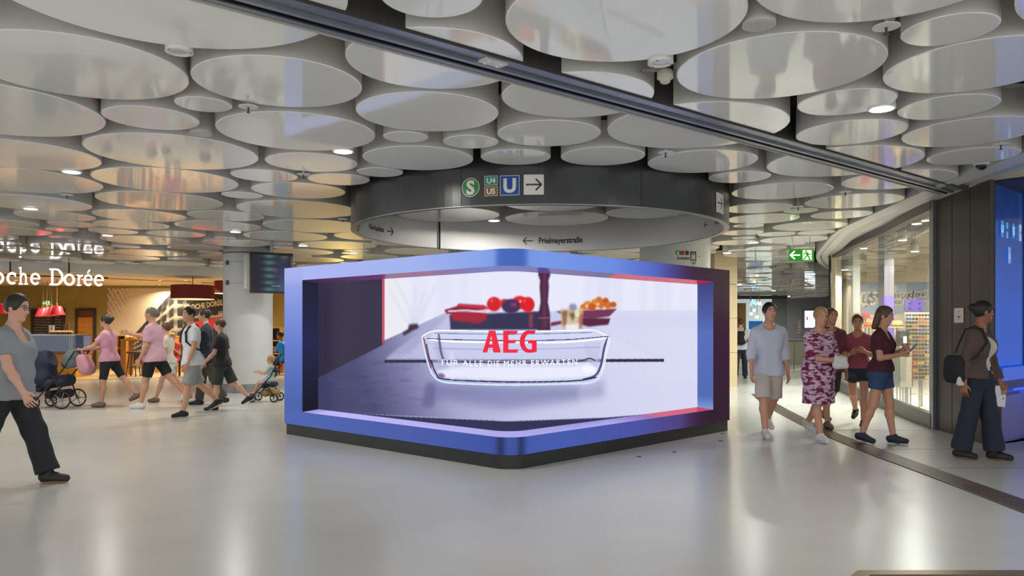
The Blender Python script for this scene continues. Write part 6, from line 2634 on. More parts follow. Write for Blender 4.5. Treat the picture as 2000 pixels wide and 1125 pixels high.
SKIN = {'light': mat('skin_light', rgb(214, 164, 140), rough=0.5), 'tan': mat('skin_tan', rgb(202, 148, 120), rough=0.5), 'brown': mat('skin_brown', rgb(150, 98, 74), rough=0.5)}
HAIRM = {k: mat('hair_' + k, rgb(*c), rough=0.55, noise=(60, 0.3, (1, 1, 0.2))) for k, c in (('dark', (48, 38, 32)), ('black', (26, 23, 22)), ('brown', (92, 64, 46)), ('blond', (176, 138, 92)), ('grey', (120, 108, 98)))}
M_EYE = mat('eye_white', rgb(200, 194, 186), rough=0.2)
M_IRIS = mat('eye_iris', rgb(40, 30, 26), rough=0.15)
M_LIP = mat('lip', rgb(166, 92, 84), rough=0.45)


def person(pos, face, H, label, skin='light', hair=('short', 'dark'), top=None, bottom=None, shoes=None, legs=((10, 4, 0), (-16, 12, 0)), arms=(('a', 5, 8, 12), ('a', -5, 8, 12)),
           lean=2, head=(0, 0), bulk=1.0, female=False, h=0.009, hs=1.0, belly=0.0, group=None, seat=None, glasses=False, socks=None):
    s = H / 1.75
    b = bulk
    sk = SKIN[skin]
    fw, lw = V3(math.cos(R(face)), math.sin(R(face)), 0), V3(-math.sin(R(face)), math.cos(R(face)), 0)
    Ud = V3(math.sin(R(lean)), 0, math.cos(R(lean)))
    hip = [V3(0, -0.088, -0.03), V3(0, 0.088, -0.03)]
    knee, ank, toe, heel, fdir = [], [], [], [], []
    for i, (a, bd, pt) in enumerate(legs):
        out = 0.0 if i else 0.0
        k = hip[i] + 0.425 * V3(math.sin(R(a)), (0.03 if i else -0.03), -math.cos(R(a)))
        n = k + 0.415 * V3(math.sin(R(a - bd)), 0.0, -math.cos(R(a - bd)))
        Rf = rot('l', pt)
        knee.append(k)
        ank.append(n)
        fdir.append(Rf)
        heel.append(n + Rf @ V3(-0.045, 0, -0.045))
        toe.append(n + Rf @ V3(0.15, (0.015 if i else -0.015), -0.05))
    low = min(min(heel[i][2], toe[i][2]) for i in (0, 1)) - 0.042
    if seat is not None:
        low = -seat / s - 0.08
    up = V3(0, 0, -low)
    hip = [q + up for q in hip]
    knee, ank, toe, heel = [[q + up for q in w] for w in (knee, ank, toe, heel)]
    Pv = up.copy()
    at = lambda f, l, u: Pv + V3(f, l, 0) + Ud * u
    sw = 0.166 if female else 0.182
    Hc = at(0.022, 0, 0.695)
    Rh = rot('z', head[0]) @ rot('l', -head[1])
    hp = lambda f, l, u: Hc + hs * (Rh @ V3(f, l, u))
    # arms
    arm = []
    for i, sp in enumerate(arms):
        sd = 1 if i else -1
        S0 = at(-0.005, sd * (sw - 0.004), 0.434)
        if sp[0] == 'a':
            _, swing, abd, bend = sp
            d1 = unit(V3(math.sin(R(swing)), sd * math.sin(R(abd)), -math.cos(R(swing))))
            E = S0 + 0.285 * d1
            d2 = unit(V3(math.sin(R(swing + bend)), sd * math.sin(R(abd)) * 0.4, -math.cos(R(swing + bend))))
            Wr = E + 0.25 * d2
        else:
            tg = V3(sp[1][0], sp[1][1], sp[1][2] / s)
            v = tg - S0
            L = min(np.linalg.norm(v), 0.53)
            v = unit(v)
            x = (0.285 ** 2 - 0.25 ** 2 + L * L) / (2 * L)
            y = math.sqrt(max(0, 0.285 ** 2 - x * x))
            hint = V3(-0.5, sd * 0.5, -0.9)
            hint = unit(hint - v * hint.dot(v))
            E = S0 + v * x + hint * y
            Wr = S0 + v * L
        arm.append((S0, E, Wr))
    prims = []
    fb = 1.05 if female else 1.0

    def torso(inf, k=0.06):
        r = [cap(at(0, -0.068, -0.03), at(0, 0.068, -0.03), 0.102 * b * fb + inf, k=k), cap(at(0.0, -0.05, 0.10), at(0.0, 0.05, 0.10), (0.088 if female else 0.094) * b + inf, k=k),
             cap(at(0.005, -0.07, 0.27), at(0.005, 0.07, 0.27), 0.100 * b + inf, k=k), cap(at(-0.005, -0.098, 0.385), at(-0.005, 0.098, 0.385), 0.082 * (0.5 + b / 2) + inf, k=k),
             cap(at(-0.01, -sw + 0.035, 0.435), at(-0.01, sw - 0.035, 0.435), 0.044 + inf * 0.7, k=k), cap(at(-0.012, -0.045, 0.515), at(-0.012, -sw + 0.03, 0.45), 0.034 + inf * 0.5, 0.036 + inf * 0.5, k=0.03),
             cap(at(-0.012, 0.045, 0.515), at(-0.012, sw - 0.03, 0.45), 0.034 + inf * 0.5, 0.036 + inf * 0.5, k=0.03)]
        for q in (-1, 1):
            r.append(cap(at(-0.05, q * 0.062, -0.06), at(-0.04, q * 0.062, -0.03), 0.082 * b * fb + inf, k=k))
            if female:
                r.append(cap(at(0.075, q * 0.07, 0.305), at(0.07, q * 0.07, 0.31), 0.058 * b + inf, k=k))
        if belly:
            r.append(cap(at(0.05 * belly, -0.03, 0.10), at(0.05 * belly, 0.03, 0.10), 0.10 * b + inf, k=k))
        return r
    prims += torso(0.0)
    prims.append(cap(at(-0.005, 0, 0.47), at(0.012, 0, 0.60), 0.056 * (0.6 + 0.4 * b), 0.052, k=0.05))
    hsR = lambda r: tuple(q * hs for q in r)
    prims += [ell3(hp(-0.008, 0, 0.022), hsR((0.098, 0.077, 0.096)), Rh, 0.02), ell3(hp(0.022, 0, -0.042), hsR((0.068, 0.056, 0.078)), Rh, 0.04), cap(hp(0.066, -0.012, -0.098), hp(0.066, 0.012, -0.098), 0.018 * hs, k=0.025),
              cap(hp(0.085, 0, 0.012), hp(0.104, 0, -0.026), 0.009 * hs, 0.013 * hs, k=0.012), cap(hp(0.084, -0.014, -0.062), hp(0.084, 0.014, -0.062), 0.010 * hs, k=0.008)]
    for q in (-1, 1):
        prims.append(ell3(hp(-0.005, q * 0.077, -0.012), hsR((0.019, 0.009, 0.031)), Rh, 0.008))
    cuts = [ell3(hp(0.098, q * 0.033, 0.012), hsR((0.014, 0.02, 0.013)), Rh) for q in (-1, 1)]
    for i in (0, 1):
        sd = 1 if i else -1
        prims += [cap(hip[i], knee[i], 0.084 * b * fb, 0.054 * (0.6 + 0.4 * b), k=0.04)]
        md = knee[i] * 0.68 + ank[i] * 0.32 + V3(-0.014, 0, 0)
        prims += [cap(knee[i], md, 0.050 * (0.6 + 0.4 * b), 0.054 * (0.6 + 0.4 * b), k=0.03), cap(md, ank[i], 0.052 * (0.6 + 0.4 * b), 0.034, k=0.03), cap(heel[i] + V3(0, 0, 0.0), toe[i], 0.03, 0.026, k=0.03)]
        S0, E, Wr = arm[i]
        prims += [cap(S0, E, 0.046 * (0.4 + 0.6 * b), 0.037 * (0.6 + 0.4 * b), k=0.035), cap(E, E * 0.6 + Wr * 0.4, 0.037 * (0.6 + 0.4 * b), 0.037 * (0.6 + 0.4 * b), k=0.02), cap(E * 0.6 + Wr * 0.4, Wr, 0.036 * (0.6 + 0.4 * b), 0.025, k=0.02)]
        d = unit(Wr - E)
        nr = V3(0, -sd, 0)
        nr = unit(nr - d * nr.dot(d) + V3(1e-4, 0, 0))
        th = np.cross(nr, d)
        if th.dot(V3(1, 0, 0.6)) < 0:
            th = -th
        g = 1.06
        for o in (-0.024, 0.0, 0.024):
            prims.append(cap(Wr, Wr + g * (0.088 * d + o * th), 0.02, 0.0155, k=0.014))
        for o, ln in ((-0.0345, 0.055), (-0.0115, 0.068), (0.0115, 0.073), (0.0345, 0.064)):
            p0 = Wr + g * (0.088 * d + o * 0.95 * th)
            d1 = unit(d + 0.28 * nr + th * o * 3)
            d2 = unit(d + 0.95 * nr)
            p1 = p0 + g * ln * 0.55 * d1
            prims += [cap(p0, p1, 0.0088, 0.0082, k=0.004), cap(p1, p1 + g * ln * 0.45 * d2, 0.0082, 0.007, k=0.003)]
        p0 = Wr + g * (0.028 * d + 0.026 * th)
        p1 = p0 + g * 0.036 * unit(d + 0.95 * th + 0.3 * nr)
        prims += [cap(p0, p1, 0.0125, 0.0105, k=0.01), cap(p1, p1 + g * 0.03 * unit(d + 0.25 * th + 0.4 * nr), 0.0102, 0.008, k=0.004)]
    org = V3(pos[0], pos[1], 0)

    def world(P):
        P = np.asarray(P) * s
        return org + P[:, :1] * fw + P[:, 1:2] * lw + P[:, 2:3] * V3(0, 0, 1)
    t = thing('person', label, 'person', tuple(org), group)

    def make(name, pr, m, hh=None, parent=None, **kw):
        P, F = grow(pr, (hh or h) / s, **kw)
        if len(F) == 0:
            return None
        return np_mesh(name, world(P), F, m, parent or t)
    make('body', prims, sk, cuts=cuts)
    hc = max(h, 0.010)
    # clothes
    if bottom:
        kind, m, ln = bottom[:3]
        loose = bottom[3] if len(bottom) > 3 else 0.012
        pr = torso(0.012)[:2] + torso(0.012)[7:10:2 if female else 1][:2] + [cap(at(0, -0.03, -0.09), at(0, 0.03, -0.09), 0.082 * b, k=0.06)]
        if kind == 'skirt':
            for q in (-1, 1):
                pr.append(cap(at(0, q * 0.05, 0.0), (knee[0] if q < 0 else knee[1]) + V3(0, 0, 0.02), 0.10 * b + 0.012, 0.13 * b + loose, k=0.10))
            pr.append(cap(at(0, 0, 0.0), (knee[0] + knee[1]) / 2, 0.11 * b, 0.13 * b + loose, k=0.1))
            make('skirt', pr, m, hc, planes=((at(0, 0, 0.08), Ud), (V3(0, 0, ln), V3(0, 0, -1))), folds=0.004)
        else:
            for i in (0, 1):
                dk = unit(knee[i] - hip[i])
                if ln <= 1:
                    c = hip[i] + (knee[i] - hip[i]) * ln
                    pr.append(cap(hip[i], knee[i], 0.086 * b * fb + 0.012, 0.056 + loose, k=0.03, clips=((c, dk),)))
                else:
                    da = unit(ank[i] - knee[i])
                    c = knee[i] + (ank[i] - knee[i]) * (ln - 1)
                    pr.append(cap(hip[i], knee[i], 0.086 * b * fb + 0.010, 0.058 * b + loose, k=0.03))
                    pr.append(cap(knee[i], ank[i] + da * 0.04, 0.058 * b + loose, 0.046 + loose * 1.9, k=0.03, clips=((c, da),)))
            make('trousers' if ln > 1 else 'shorts', pr, m, hc, planes=((at(0, 0, 0.09), Ud),), folds=0.0035)
    if top:
        kind, m, slv, hem = top[:4]
        inf = top[4] if len(top) > 4 else 0.014
        pr = torso(inf, 0.07)
        if kind == 'dress':
            for q in (0, 1):
                pr.append(cap(at(0, (q - 0.5) * 0.1, 0.03), knee[q] + V3(0, 0, -0.1), 0.10 * b + inf, 0.15 * b + inf, k=0.12))
            pr.append(cap(at(0, 0, 0.0), (knee[0] + knee[1]) / 2, 0.11 * b, 0.14 * b + inf, k=0.12))
            hemp = (V3(0, 0, hem), V3(0, 0, -1))
        else:
            pr.append(cap(at(0.0, -0.075, hem), at(0.0, 0.075, hem), 0.108 * b * fb + inf * 1.3, k=0.07))
            hemp = (at(0, 0, hem), -Ud)
        for i in (0, 1):
            S0, E, Wr = arm[i]
            da = unit(E - S0)
            if slv <= 0:
                continue
            if slv <= 1:
                c = S0 + (E - S0) * slv
                pr.append(cap(S0, E, 0.047 * (0.4 + 0.6 * b) + inf * 0.8, 0.046 + inf, k=0.025, clips=((c, da),)))
            else:
                db = unit(Wr - E)
                c = E + (Wr - E) * (slv - 1)
                pr += [cap(S0, E, 0.046 * (0.4 + 0.6 * b) + inf * 0.8, 0.042 + inf, k=0.025), cap(E, Wr + db * 0.02, 0.042 + inf, 0.032 + inf, k=0.03, clips=((c, db),))]
        neck = top[5] if len(top) > 5 else 'round'
        ct = [cap(at(0.03, 0, 0.53), at(0.02, 0, 0.60), 0.078 if neck == 'round' else 0.085, k=0)]
        if neck == 'scoop':
            ct.append(ell3(at(0.10, 0, 0.45), (0.07, 0.085, 0.08)))
        if neck in ('v', 'open'):
            ct.append(cap(at(0.11, 0, 0.50), at(0.15, 0, 0.36), 0.055, 0.02))
        if neck == 'open':
            ct.append(cap(at(0.19, 0.0, 0.44), at(0.20, 0.01, hem - 0.05), 0.105, 0.13))
        make({'dress': 'dress', 'jacket': 'jacket', 'shirt': 'shirt'}.get(kind, 'tshirt'), pr, m, hc, cuts=ct, planes=(hemp,), folds=0.0035)
        if neck == 'open' and len(top) > 6:
            make('undershirt', torso(0.009, 0.07), top[6], hc, planes=((at(0, 0, hem + 0.04), -Ud),), cuts=[cap(at(0.03, 0, 0.53), at(0.02, 0, 0.60), 0.075), ell3(at(0.10, 0, 0.48), (0.06, 0.07, 0.06))])
        if kind == 'shirt':
            pts = [at(-0.055 * math.cos(q) + 0.005, 0.066 * math.sin(q), 0.525) for q in np.linspace(-2.3, 2.3, 9)]
            make('collar', [cap(pts[q], pts[q + 1], 0.013, k=0.01) for q in range(8)], m, 0.007)
    if shoes:
        sm, so = shoes
        for i in (0, 1):
            Rf = fdir[i]
            hl, te = heel[i], toe[i]
            dn = Rf @ V3(0, 0, -1)
            g0 = hl + dn * 0.030
            up0 = ((g0, dn),)
            o = make('shoe', [cap(hl + Rf @ V3(0.0, 0, 0.008), hl + Rf @ V3(0.1, 0, 0.008), 0.042, 0.045, k=0.02, clips=up0), cap(hl + Rf @ V3(0.1, 0, 0.006), te, 0.045, 0.035, k=0.02, clips=up0),
                                    cap(hl + Rf @ V3(0.012, 0, 0.02), ank[i] + Rf @ V3(0, 0, 0.015), 0.042, 0.044, k=0.02, clips=((ank[i] + Rf @ V3(0, 0, 0.02), Rf @ V3(-0.4, 0, 1.0)),))], sm, max(0.007, h * 0.8))
            make('sole', [cap(hl, hl + Rf @ V3(0.1, 0, 0), 0.045, 0.048, k=0.02, clips=((g0, -dn), (g0 + dn * 0.012, dn))), cap(hl + Rf @ V3(0.1, 0, 0), te, 0.048, 0.039, k=0.02, clips=((g0, -dn), (g0 + dn * 0.012, dn)))], so, 0.006, parent=o)
            if socks:
                make('sock', [cap(ank[i] + V3(0, 0, -0.01), ank[i] + (knee[i] - ank[i]) * 0.2, 0.040, 0.044, k=0.01, clips=((ank[i] + (knee[i] - ank[i]) * 0.17, unit(knee[i] - ank[i])),))], socks, 0.008)
    # hair
    st, hm = hair[0], HAIRM[hair[1]]
    pr = [ell3(hp(-0.012, 0, 0.026), hsR((0.108, 0.087, 0.104)), Rh, 0.02)]
    nclip = Rh @ V3(0.42, 0, -1)
    if st == 'cropped':
        pr = [ell3(hp(-0.010, 0, 0.026), hsR((0.102, 0.081, 0.098)), Rh, 0.02)]
    if st == 'bun':
        pr.append(ell3(hp(-0.115, 0, 0.045), hsR((0.042, 0.045, 0.045)), Rh, 0.02))
    cl = [(hp(0.0, 0, -0.035), nclip)]
    if st in ('long', 'pony'):
        cl = [(hp(0.0, 0, -0.05), nclip)]
    ct = [ell3(hp(0.100, 0, -0.028), hsR((0.08, 0.074, 0.108)), Rh)]
    make('hair', pr, hm, max(0.008, h * 0.85), cuts=ct, planes=cl, folds=0.002)
    if st == 'pony':
        make('ponytail', [cap(hp(-0.10, 0, 0.05), hp(-0.15, 0, 0.0), 0.03, 0.036, k=0.02), cap(hp(-0.15, 0, 0.0), hp(-0.135, 0, -0.16), 0.034, 0.018, k=0.02)], hm, 0.009)
    if st == 'long':
        make('ponytail', [cap(hp(-0.06, q * 0.055, 0.0), hp(-0.075, q * 0.062, -0.17), 0.05, 0.034, k=0.04) for q in (-1, 1)], hm, 0.009)
    # face pieces
    ey = lambda q: hp(0.080, q * 0.033, 0.012)
    for q in (-1, 1):
        mb = MB()
        c = world([ey(q)])[0]
        mb.ball(tuple(c), 0.0106 * s * hs, 10, 7)
        e = mb.build('eye', M_EYE, t, True)
        mb = MB()
        c = world([hp(0.0842, q * 0.033, 0.0115)])[0]
        mb.ball(tuple(c), 0.0084 * s * hs, 8, 6)
        mb.build('iris', M_IRIS, e, True)
        mb = MB()
        mb.tube([tuple(w) for w in world([hp(0.089, q * 0.017, 0.031), hp(0.089, q * 0.034, 0.037), hp(0.078, q * 0.053, 0.031)])], 0.0042 * s * hs, 5)
        mb.build('eyebrow', hm, t)
    mb = MB()
    mb.tube([tuple(w) for w in world([hp(0.086, -0.022, -0.061), hp(0.0935, 0, -0.060), hp(0.086, 0.022, -0.061)])], [0.002 * s, 0.0058 * s * hs, 0.002 * s], 6)
    mb.build('mouth', M_LIP, t)
    if glasses:
        gm = MB()
        for q in (-1, 1):
            cc = [hp(0.101, q * 0.034 + 0.023 * math.cos(a * PI / 6), 0.010 + 0.018 * math.sin(a * PI / 6)) for a in range(12)]
            gm.tube([tuple(w) for w in world(cc)], 0.0025 * s, 5, True)
            gm.tube([tuple(w) for w in world([hp(0.10, q * 0.056, 0.014), hp(0.0, q * 0.085, 0.016)])], 0.0022 * s, 5)
        gm.tube([tuple(w) for w in world([hp(0.102, -0.011, 0.014), hp(0.102, 0.011, 0.014)])], 0.0025 * s, 5)
        gm.build('glasses', M_BLACK, t)
    return dict(root=t, wrist=[world([arm[i][2]])[0] for i in (0, 1)], world=lambda f, l, u: Vector(world([at(f, l, u)])[0]), shoulder=[world([arm[i][0]])[0] for i in (0, 1)], make=make, at=at, hp=hp, cap=cap)


def cloth(name, c, rough=0.85, **k):
    return mat(name, rgb(*c), rough=rough, **k)


def patterned(name, cols, kind, scale):
    m = bpy.data.materials.new(name)
    m.use_nodes = True
    nt = m.node_tree
    b = nt.nodes['Principled BSDF']
    b.inputs['Roughness'].default_value = 0.85
    tc = nt.nodes.new('ShaderNodeTexCoord')
    rp = nt.nodes.new('ShaderNodeValToRGB')
    rp.color_ramp.interpolation = 'CONSTANT' if kind == 'stripe' else 'EASE'
    rp.color_ramp.elements[0].color = rgb(*cols[0])
    rp.color_ramp.elements[1].color = rgb(*cols[1])
    if kind == 'stripe':
        w = nt.nodes.new('ShaderNodeTexWave')
        w.bands_direction = 'Z'
        w.inputs['Scale'].default_value = scale
        nt.links.new(tc.outputs['Object'], w.inputs['Vector'])
        nt.links.new(w.outputs['Fac'], rp.inputs['Fac'])
        rp.color_ramp.elements[1].position = 0.5
    else:
        mp = nt.nodes.new('ShaderNodeMapping')
        mp.inputs['Scale'].default_value = (1, 1, 2.6)
        n = nt.nodes.new('ShaderNodeTexNoise')
        n.inputs['Scale'].default_value = scale
        n.inputs['Detail'].default_value = 3
        nt.links.new(tc.outputs['Object'], mp.inputs['Vector'])
        nt.links.new(mp.outputs['Vector'], n.inputs['Vector'])
        nt.links.new(n.outputs['Fac'], rp.inputs['Fac'])
        rp.color_ramp.elements[0].position = 0.44
        rp.color_ramp.elements[1].position = 0.56
    nt.links.new(rp.outputs['Color'], b.inputs['Base Color'])
    MATS[name] = m
    return m


SHOE_W = (cloth('shoe_white', (214, 212, 208), 0.6), cloth('sole_white', (226, 224, 220), 0.6))
SHOE_B = (cloth('shoe_black', (34, 33, 36), 0.6), cloth('sole_white', (226, 224, 220)))
SHOE_T = (cloth('shoe_black', (34, 33, 36)), cloth('sole_gum', (150, 112, 66), 0.6))
SHOE_G = (cloth('shoe_taupe', (120, 100, 88), 0.6), cloth('sole_brown', (84, 66, 54), 0.6))

# --- left side
w1 = person((-4.68, 7.15), 2, 1.81, 'woman in grey tee and black trousers striding in from the left edge', 'light', ('short', 'dark'),
            ('tee', cloth('tee_grey', (142, 146, 150)), 0.62, -0.12, 0.02, 'scoop'), ('trousers', cloth('trousers_black', (34, 34, 38)), 1.96, None, 0.028)[:3] + (0.028,), SHOE_T,
            legs=((-20, 24, 22), (22, 4, 0)), arms=(('a', 18, 8, 14), ('a', -14, 10, 14)), lean=4, head=(-4, -12), bulk=1.22, female=True, h=0.0075, belly=0.8, glasses=True)
person((-7.48, 14.25), 180, 1.69, 'woman in pink striped tee and black bike shorts pushing a stroller', 'tan', ('bun', 'dark'),
       ('tee', patterned('tee_pink_stripe', ((224, 178, 196), (196, 120, 146)), 'stripe', 26), 0.6, -0.08, 0.016), ('shorts', cloth('bike_shorts', (30, 32, 40)), 0.93, 0.008), SHOE_G,
       legs=((-30, 10, 24), (8, 3, 0)), arms=(('t', (0.42, -0.2, 1.06)), ('t', (0.42, 0.2, 1.06))), lean=3, bulk=1.08, female=True, h=0.010)
person((-6.52, 14.0), 180, 1.84, 'man in plain pink polo and black shorts reaching one arm forward', 'tan', ('cropped', 'grey'),
       ('shirt', cloth('polo_pink', (214, 170, 184)), 0.78, -0.13, 0.022), ('shorts', cloth('shorts_black', (30, 31, 36)), 0.86, 0.03), SHOE_W,
       legs=((-30, 14, 22), (14, 2, 0)), arms=(('t', (0.50, -0.12, 1.36)), ('a', 2, 8, 24)), lean=3, bulk=1.14, belly=0.8, h=0.010)
person((-6.72, 15.0), 180, 1.60, 'person in cream top and white shorts mostly hidden behind the pink polo man', 'light', ('short', 'brown'),
       ('tee', cloth('top_cream', (214, 204, 190)), 0.6, -0.06), ('shorts', cloth('shorts_white', (214, 214, 212)), 0.7, 0.02), SHOE_G, legs=((24, 5, 0), (-28, 12, 22)), h=0.011, female=True)
m2 = person((-5.3, 12.72), 222, 1.81, 'young man in white tee and grey shorts wearing a dark backpack', 'tan', ('short', 'black'),
            ('tee', cloth('tee_white', (214, 216, 220)), 0.62, -0.12, 0.02), ('shorts', cloth('shorts_grey', (150, 150, 148)), 0.95, 0.045), SHOE_B,
            legs=((-20, 26, 26), (14, 4, 0)), arms=(('a', -4, 7, 12), ('a', 8, 7, 14)), h=0.010, head=(14, -4))
person((-5.72, 14.4), 195, 1.82, 'man in navy jacket half hidden behind the backpacker and the boy in black', 'tan', ('short', 'dark'),
       ('jacket', cloth('jacket_navy', (44, 52, 72)), 1.9, -0.14, 0.022), ('trousers', cloth('trousers_olive', (70, 68, 58)), 1.95, 0.016), SHOE_B, legs=((12, 4, 0), (-16, 10, 12)), h=0.011)
person((-5.14, 13.62), 186, 1.62, 'boy in black tee and long dark green shorts walking left', 'light', ('short', 'brown'),
       ('tee', cloth('tee_black', (42, 43, 46)), 0.75, -0.10, 0.02), ('shorts', cloth('shorts_green', (54, 62, 54)), 1.0, 0.045), SHOE_B,
       legs=((-24, 22, 26), (10, 3, 0)), arms=(('a', -10, 8, 18), ('a', 16, 8, 26)), h=0.010, head=(0, -4))


def pack(who, m, lab, f=-0.17, w=0.14, hh=0.22, cx=0.0, u=0.26):
    t = thing('backpack', lab, 'backpack', tuple(who['world'](f, cx, u)))
    a, c = who['at'], who['cap']
    who['make']('bag', [c(a(f, cx - w * 0.5, u - hh * 0.5), a(f, cx + w * 0.5, u - hh * 0.5), 0.085, k=0.08), c(a(f + 0.01, cx - w * 0.5, u + hh * 0.55), a(f + 0.01, cx + w * 0.5, u + hh * 0.55), 0.07, k=0.08),
                        c(a(f - 0.02, cx, u - hh * 0.3), a(f - 0.02, cx, u + hh * 0.2), 0.10, k=0.08)], m, 0.010, parent=t)
    for q in (-1, 1):
        pts = [a(f + 0.06, q * 0.10, u + 0.16), a(-0.06, q * 0.112, 0.515), a(0.06, q * 0.112, 0.49), a(0.122, q * 0.108, 0.40), a(0.128, q * 0.13, 0.26), a(0.03, q * 0.168, 0.16), a(f + 0.04, q * 0.12, 0.10)]
        who['make']('strap', [c(pts[i], pts[i + 1], 0.016, k=0.01) for i in range(6)], m, 0.009, parent=t)
    return t


pack(m2, cloth('pack_navy', (44, 48, 58)), 'dark backpack on the shoulders of the young man in white')

# stroller pushed by the woman in stripes
def wheel(t, c, r, w=0.03):
    mb = MB()
    mb.tube([(c[0] + (r - w * 0.4) * math.cos(a * PI / 12), c[1], c[2] + (r - w * 0.4) * math.sin(a * PI / 12)) for a in range(24)], w * 0.5, 8, True)
    o = mb.build('wheel', M_BLACK, t, True)
    mb = MB()
    mb.tube([(c[0], c[1] - w * 0.5, c[2]), (c[0], c[1] + w * 0.5, c[2])], r * 0.2, 10)
    for a in range(5):
        an = a * 2 * PI / 5
        mb.tube([tuple(c), (c[0] + (r - w * 0.6) * math.cos(an), c[1], c[2] + (r - w * 0.6) * math.sin(an))], 0.008, 5)
    mb.build('hub', M_GREY, o)


def soft(name, prims, m, parent, h=0.012, **k):
    P, F = grow(prims, h, **k)
    return np_mesh(name, P, F, m, parent)


SY = 14.1
st = thing('stroller', 'dark navy stroller with grey hood pushed by the woman in stripes', 'stroller', (-8.2, SY, 0))
for dx, r in ((-8.12, 0.165), (-8.62, 0.115)):
    for sy_ in (-0.26, 0.26):
        wheel(st, (dx, SY + sy_, r), r)
for sy_ in (-0.24, 0.24):
    mb = MB()
    mb.tube([(-7.90, SY + sy_, 1.04), (-8.10, SY + sy_, 0.72), (-8.36, SY + sy_, 0.42), (-8.62, SY + sy_, 0.13)], 0.014, 8)
    mb.tube([(-8.12, SY + sy_, 0.17), (-8.22, SY + sy_, 0.46), (-8.3, SY + sy_, 0.62)], 0.013, 8)
    mb.build('frame', M_BLACK, st, True)
mb = MB()
mb.tube([(-7.90, SY - 0.25, 1.04), (-7.885, SY, 1.05), (-7.90, SY + 0.25, 1.04)], 0.018, 8)
mb.build('handle', mat('foam_grey', rgb(70, 72, 74), rough=0.8), st, True)
NAVY = cloth('stroller_navy', (40, 44, 62))
soft('seat', [cap((-8.2, SY - 0.13, 0.5), (-8.2, SY + 0.13, 0.5), 0.11, k=0.1), cap((-8.44, SY - 0.13, 0.45), (-8.44, SY + 0.13, 0.45), 0.09, k=0.1), cap((-8.12, SY - 0.13, 0.8), (-8.12, SY + 0.13, 0.8), 0.07, k=0.1),
              cap((-8.62, SY - 0.12, 0.36), (-8.62, SY + 0.12, 0.36), 0.07, k=0.1)], NAVY, st)
soft('hood', [ell3((-8.02, SY, 0.86), (0.20, 0.25, 0.22), None, 0.02)], cloth('hood_grey', (96, 104, 108)), st, cuts=[ell3((-8.20, SY, 0.72), (0.22, 0.22, 0.2))], planes=(((-8.0, SY, 0.74), (0.35, 0, -1)),))
soft('apron', [ell3((-8.56, SY, 0.82), (0.18, 0.22, 0.24)), cap((-8.56, SY - 0.12, 0.55), (-8.56, SY + 0.12, 0.55), 0.15, k=0.12)], NAVY, st, cuts=[ell3((-8.34, SY, 0.98), (0.16, 0.19, 0.2))])
soft('basket', [cap((-8.2, SY - 0.14, 0.26), (-8.2, SY + 0.14, 0.26), 0.08, k=0.06), cap((-8.42, SY - 0.14, 0.25), (-8.42, SY + 0.14, 0.25), 0.07, k=0.06)], cloth('basket_black', (34, 35, 40)), st)
t = thing('tote_bag', 'dusty pink bag hanging from the stroller handle', 'bag', (-7.8, SY, 0.7))
soft('bag', [cap((-7.76 - 0.02 * q_, SY - 0.16, 0.70 + 0.055 * q_), (-7.74 - 0.02 * q_, SY + 0.0, 0.70 + 0.055 * q_), 0.092 - 0.007 * q_, k=0.06) for q_ in range(5)], cloth('bag_pink', (196, 140, 150)), t)
mb = MB()
mb.tube([(-7.78, SY - 0.16, 0.93), (-7.87, SY - 0.08, 1.06), (-7.76, SY, 0.93)], 0.01, 6)
mb.build('strap', cloth('bag_pink', (196, 140, 150)), t)

# small stroller with toddler by the column
TY, TX = 15.3, -4.88
st = thing('stroller', 'small stroller with an olive basket carrying a toddler by the white column', 'stroller', (TX, TY, 0))
for dx in (-0.24, 0.2):
    for sy_ in (-0.2, 0.2):
        wheel(st, (TX + dx, TY + sy_, 0.085), 0.085, 0.028)
for sy_ in (-0.19, 0.19):
    mb = MB()
    mb.tube([(TX + 0.34, TY + sy_, 0.95), (TX + 0.12, TY + sy_, 0.5), (TX - 0.24, TY + sy_, 0.1)], 0.012, 7)
    mb.tube([(TX + 0.2, TY + sy_, 0.09), (TX + 0.02, TY + sy_, 0.42)], 0.012, 7)
    mb.build('frame', M_BLACK, st, True)
mb = MB()
mb.tube([(TX + 0.34, TY - 0.19, 0.95), (TX + 0.34, TY + 0.19, 0.95)], 0.014, 7)
mb.build('handle', M_BLACK, st, True)
soft('seat', [cap((TX - 0.02, TY - 0.11, 0.32), (TX - 0.02, TY + 0.11, 0.32), 0.055, k=0.06), cap((TX + 0.14, TY - 0.11, 0.34), (TX + 0.14, TY + 0.11, 0.34), 0.05, k=0.06), cap((TX + 0.2, TY - 0.11, 0.62), (TX + 0.2, TY + 0.11, 0.62), 0.04, k=0.06)], cloth('seat_black', (40, 40, 44)), st)
soft('basket', [cap((TX + 0.0, TY - 0.1, 0.17), (TX + 0.0, TY + 0.1, 0.17), 0.07, k=0.06), cap((TX + 0.16, TY - 0.1, 0.18), (TX + 0.16, TY + 0.1, 0.18), 0.07, k=0.06)], cloth('basket_olive', (150, 130, 62)), st)
person((TX + 0.06, TY), 180, 0.98, 'toddler in pale striped top sitting in the small stroller', 'light', ('short', 'blond'),
       ('tee', patterned('tee_mint', ((206, 214, 220), (130, 190, 180)), 'stripe', 14), 0.8, -0.06), ('shorts', cloth('shorts_lilac', (188, 180, 206)), 0.7, 0.02), (cloth('shoe_pink', (206, 170, 180)), cloth('sole_white', (226, 224, 220))),
       legs=((82, 60, 0), (74, 55, 0)), arms=(('a', 40, 6, 60), ('a', 34, 6, 70)), lean=-4, seat=0.40, h=0.009, hs=1.32)

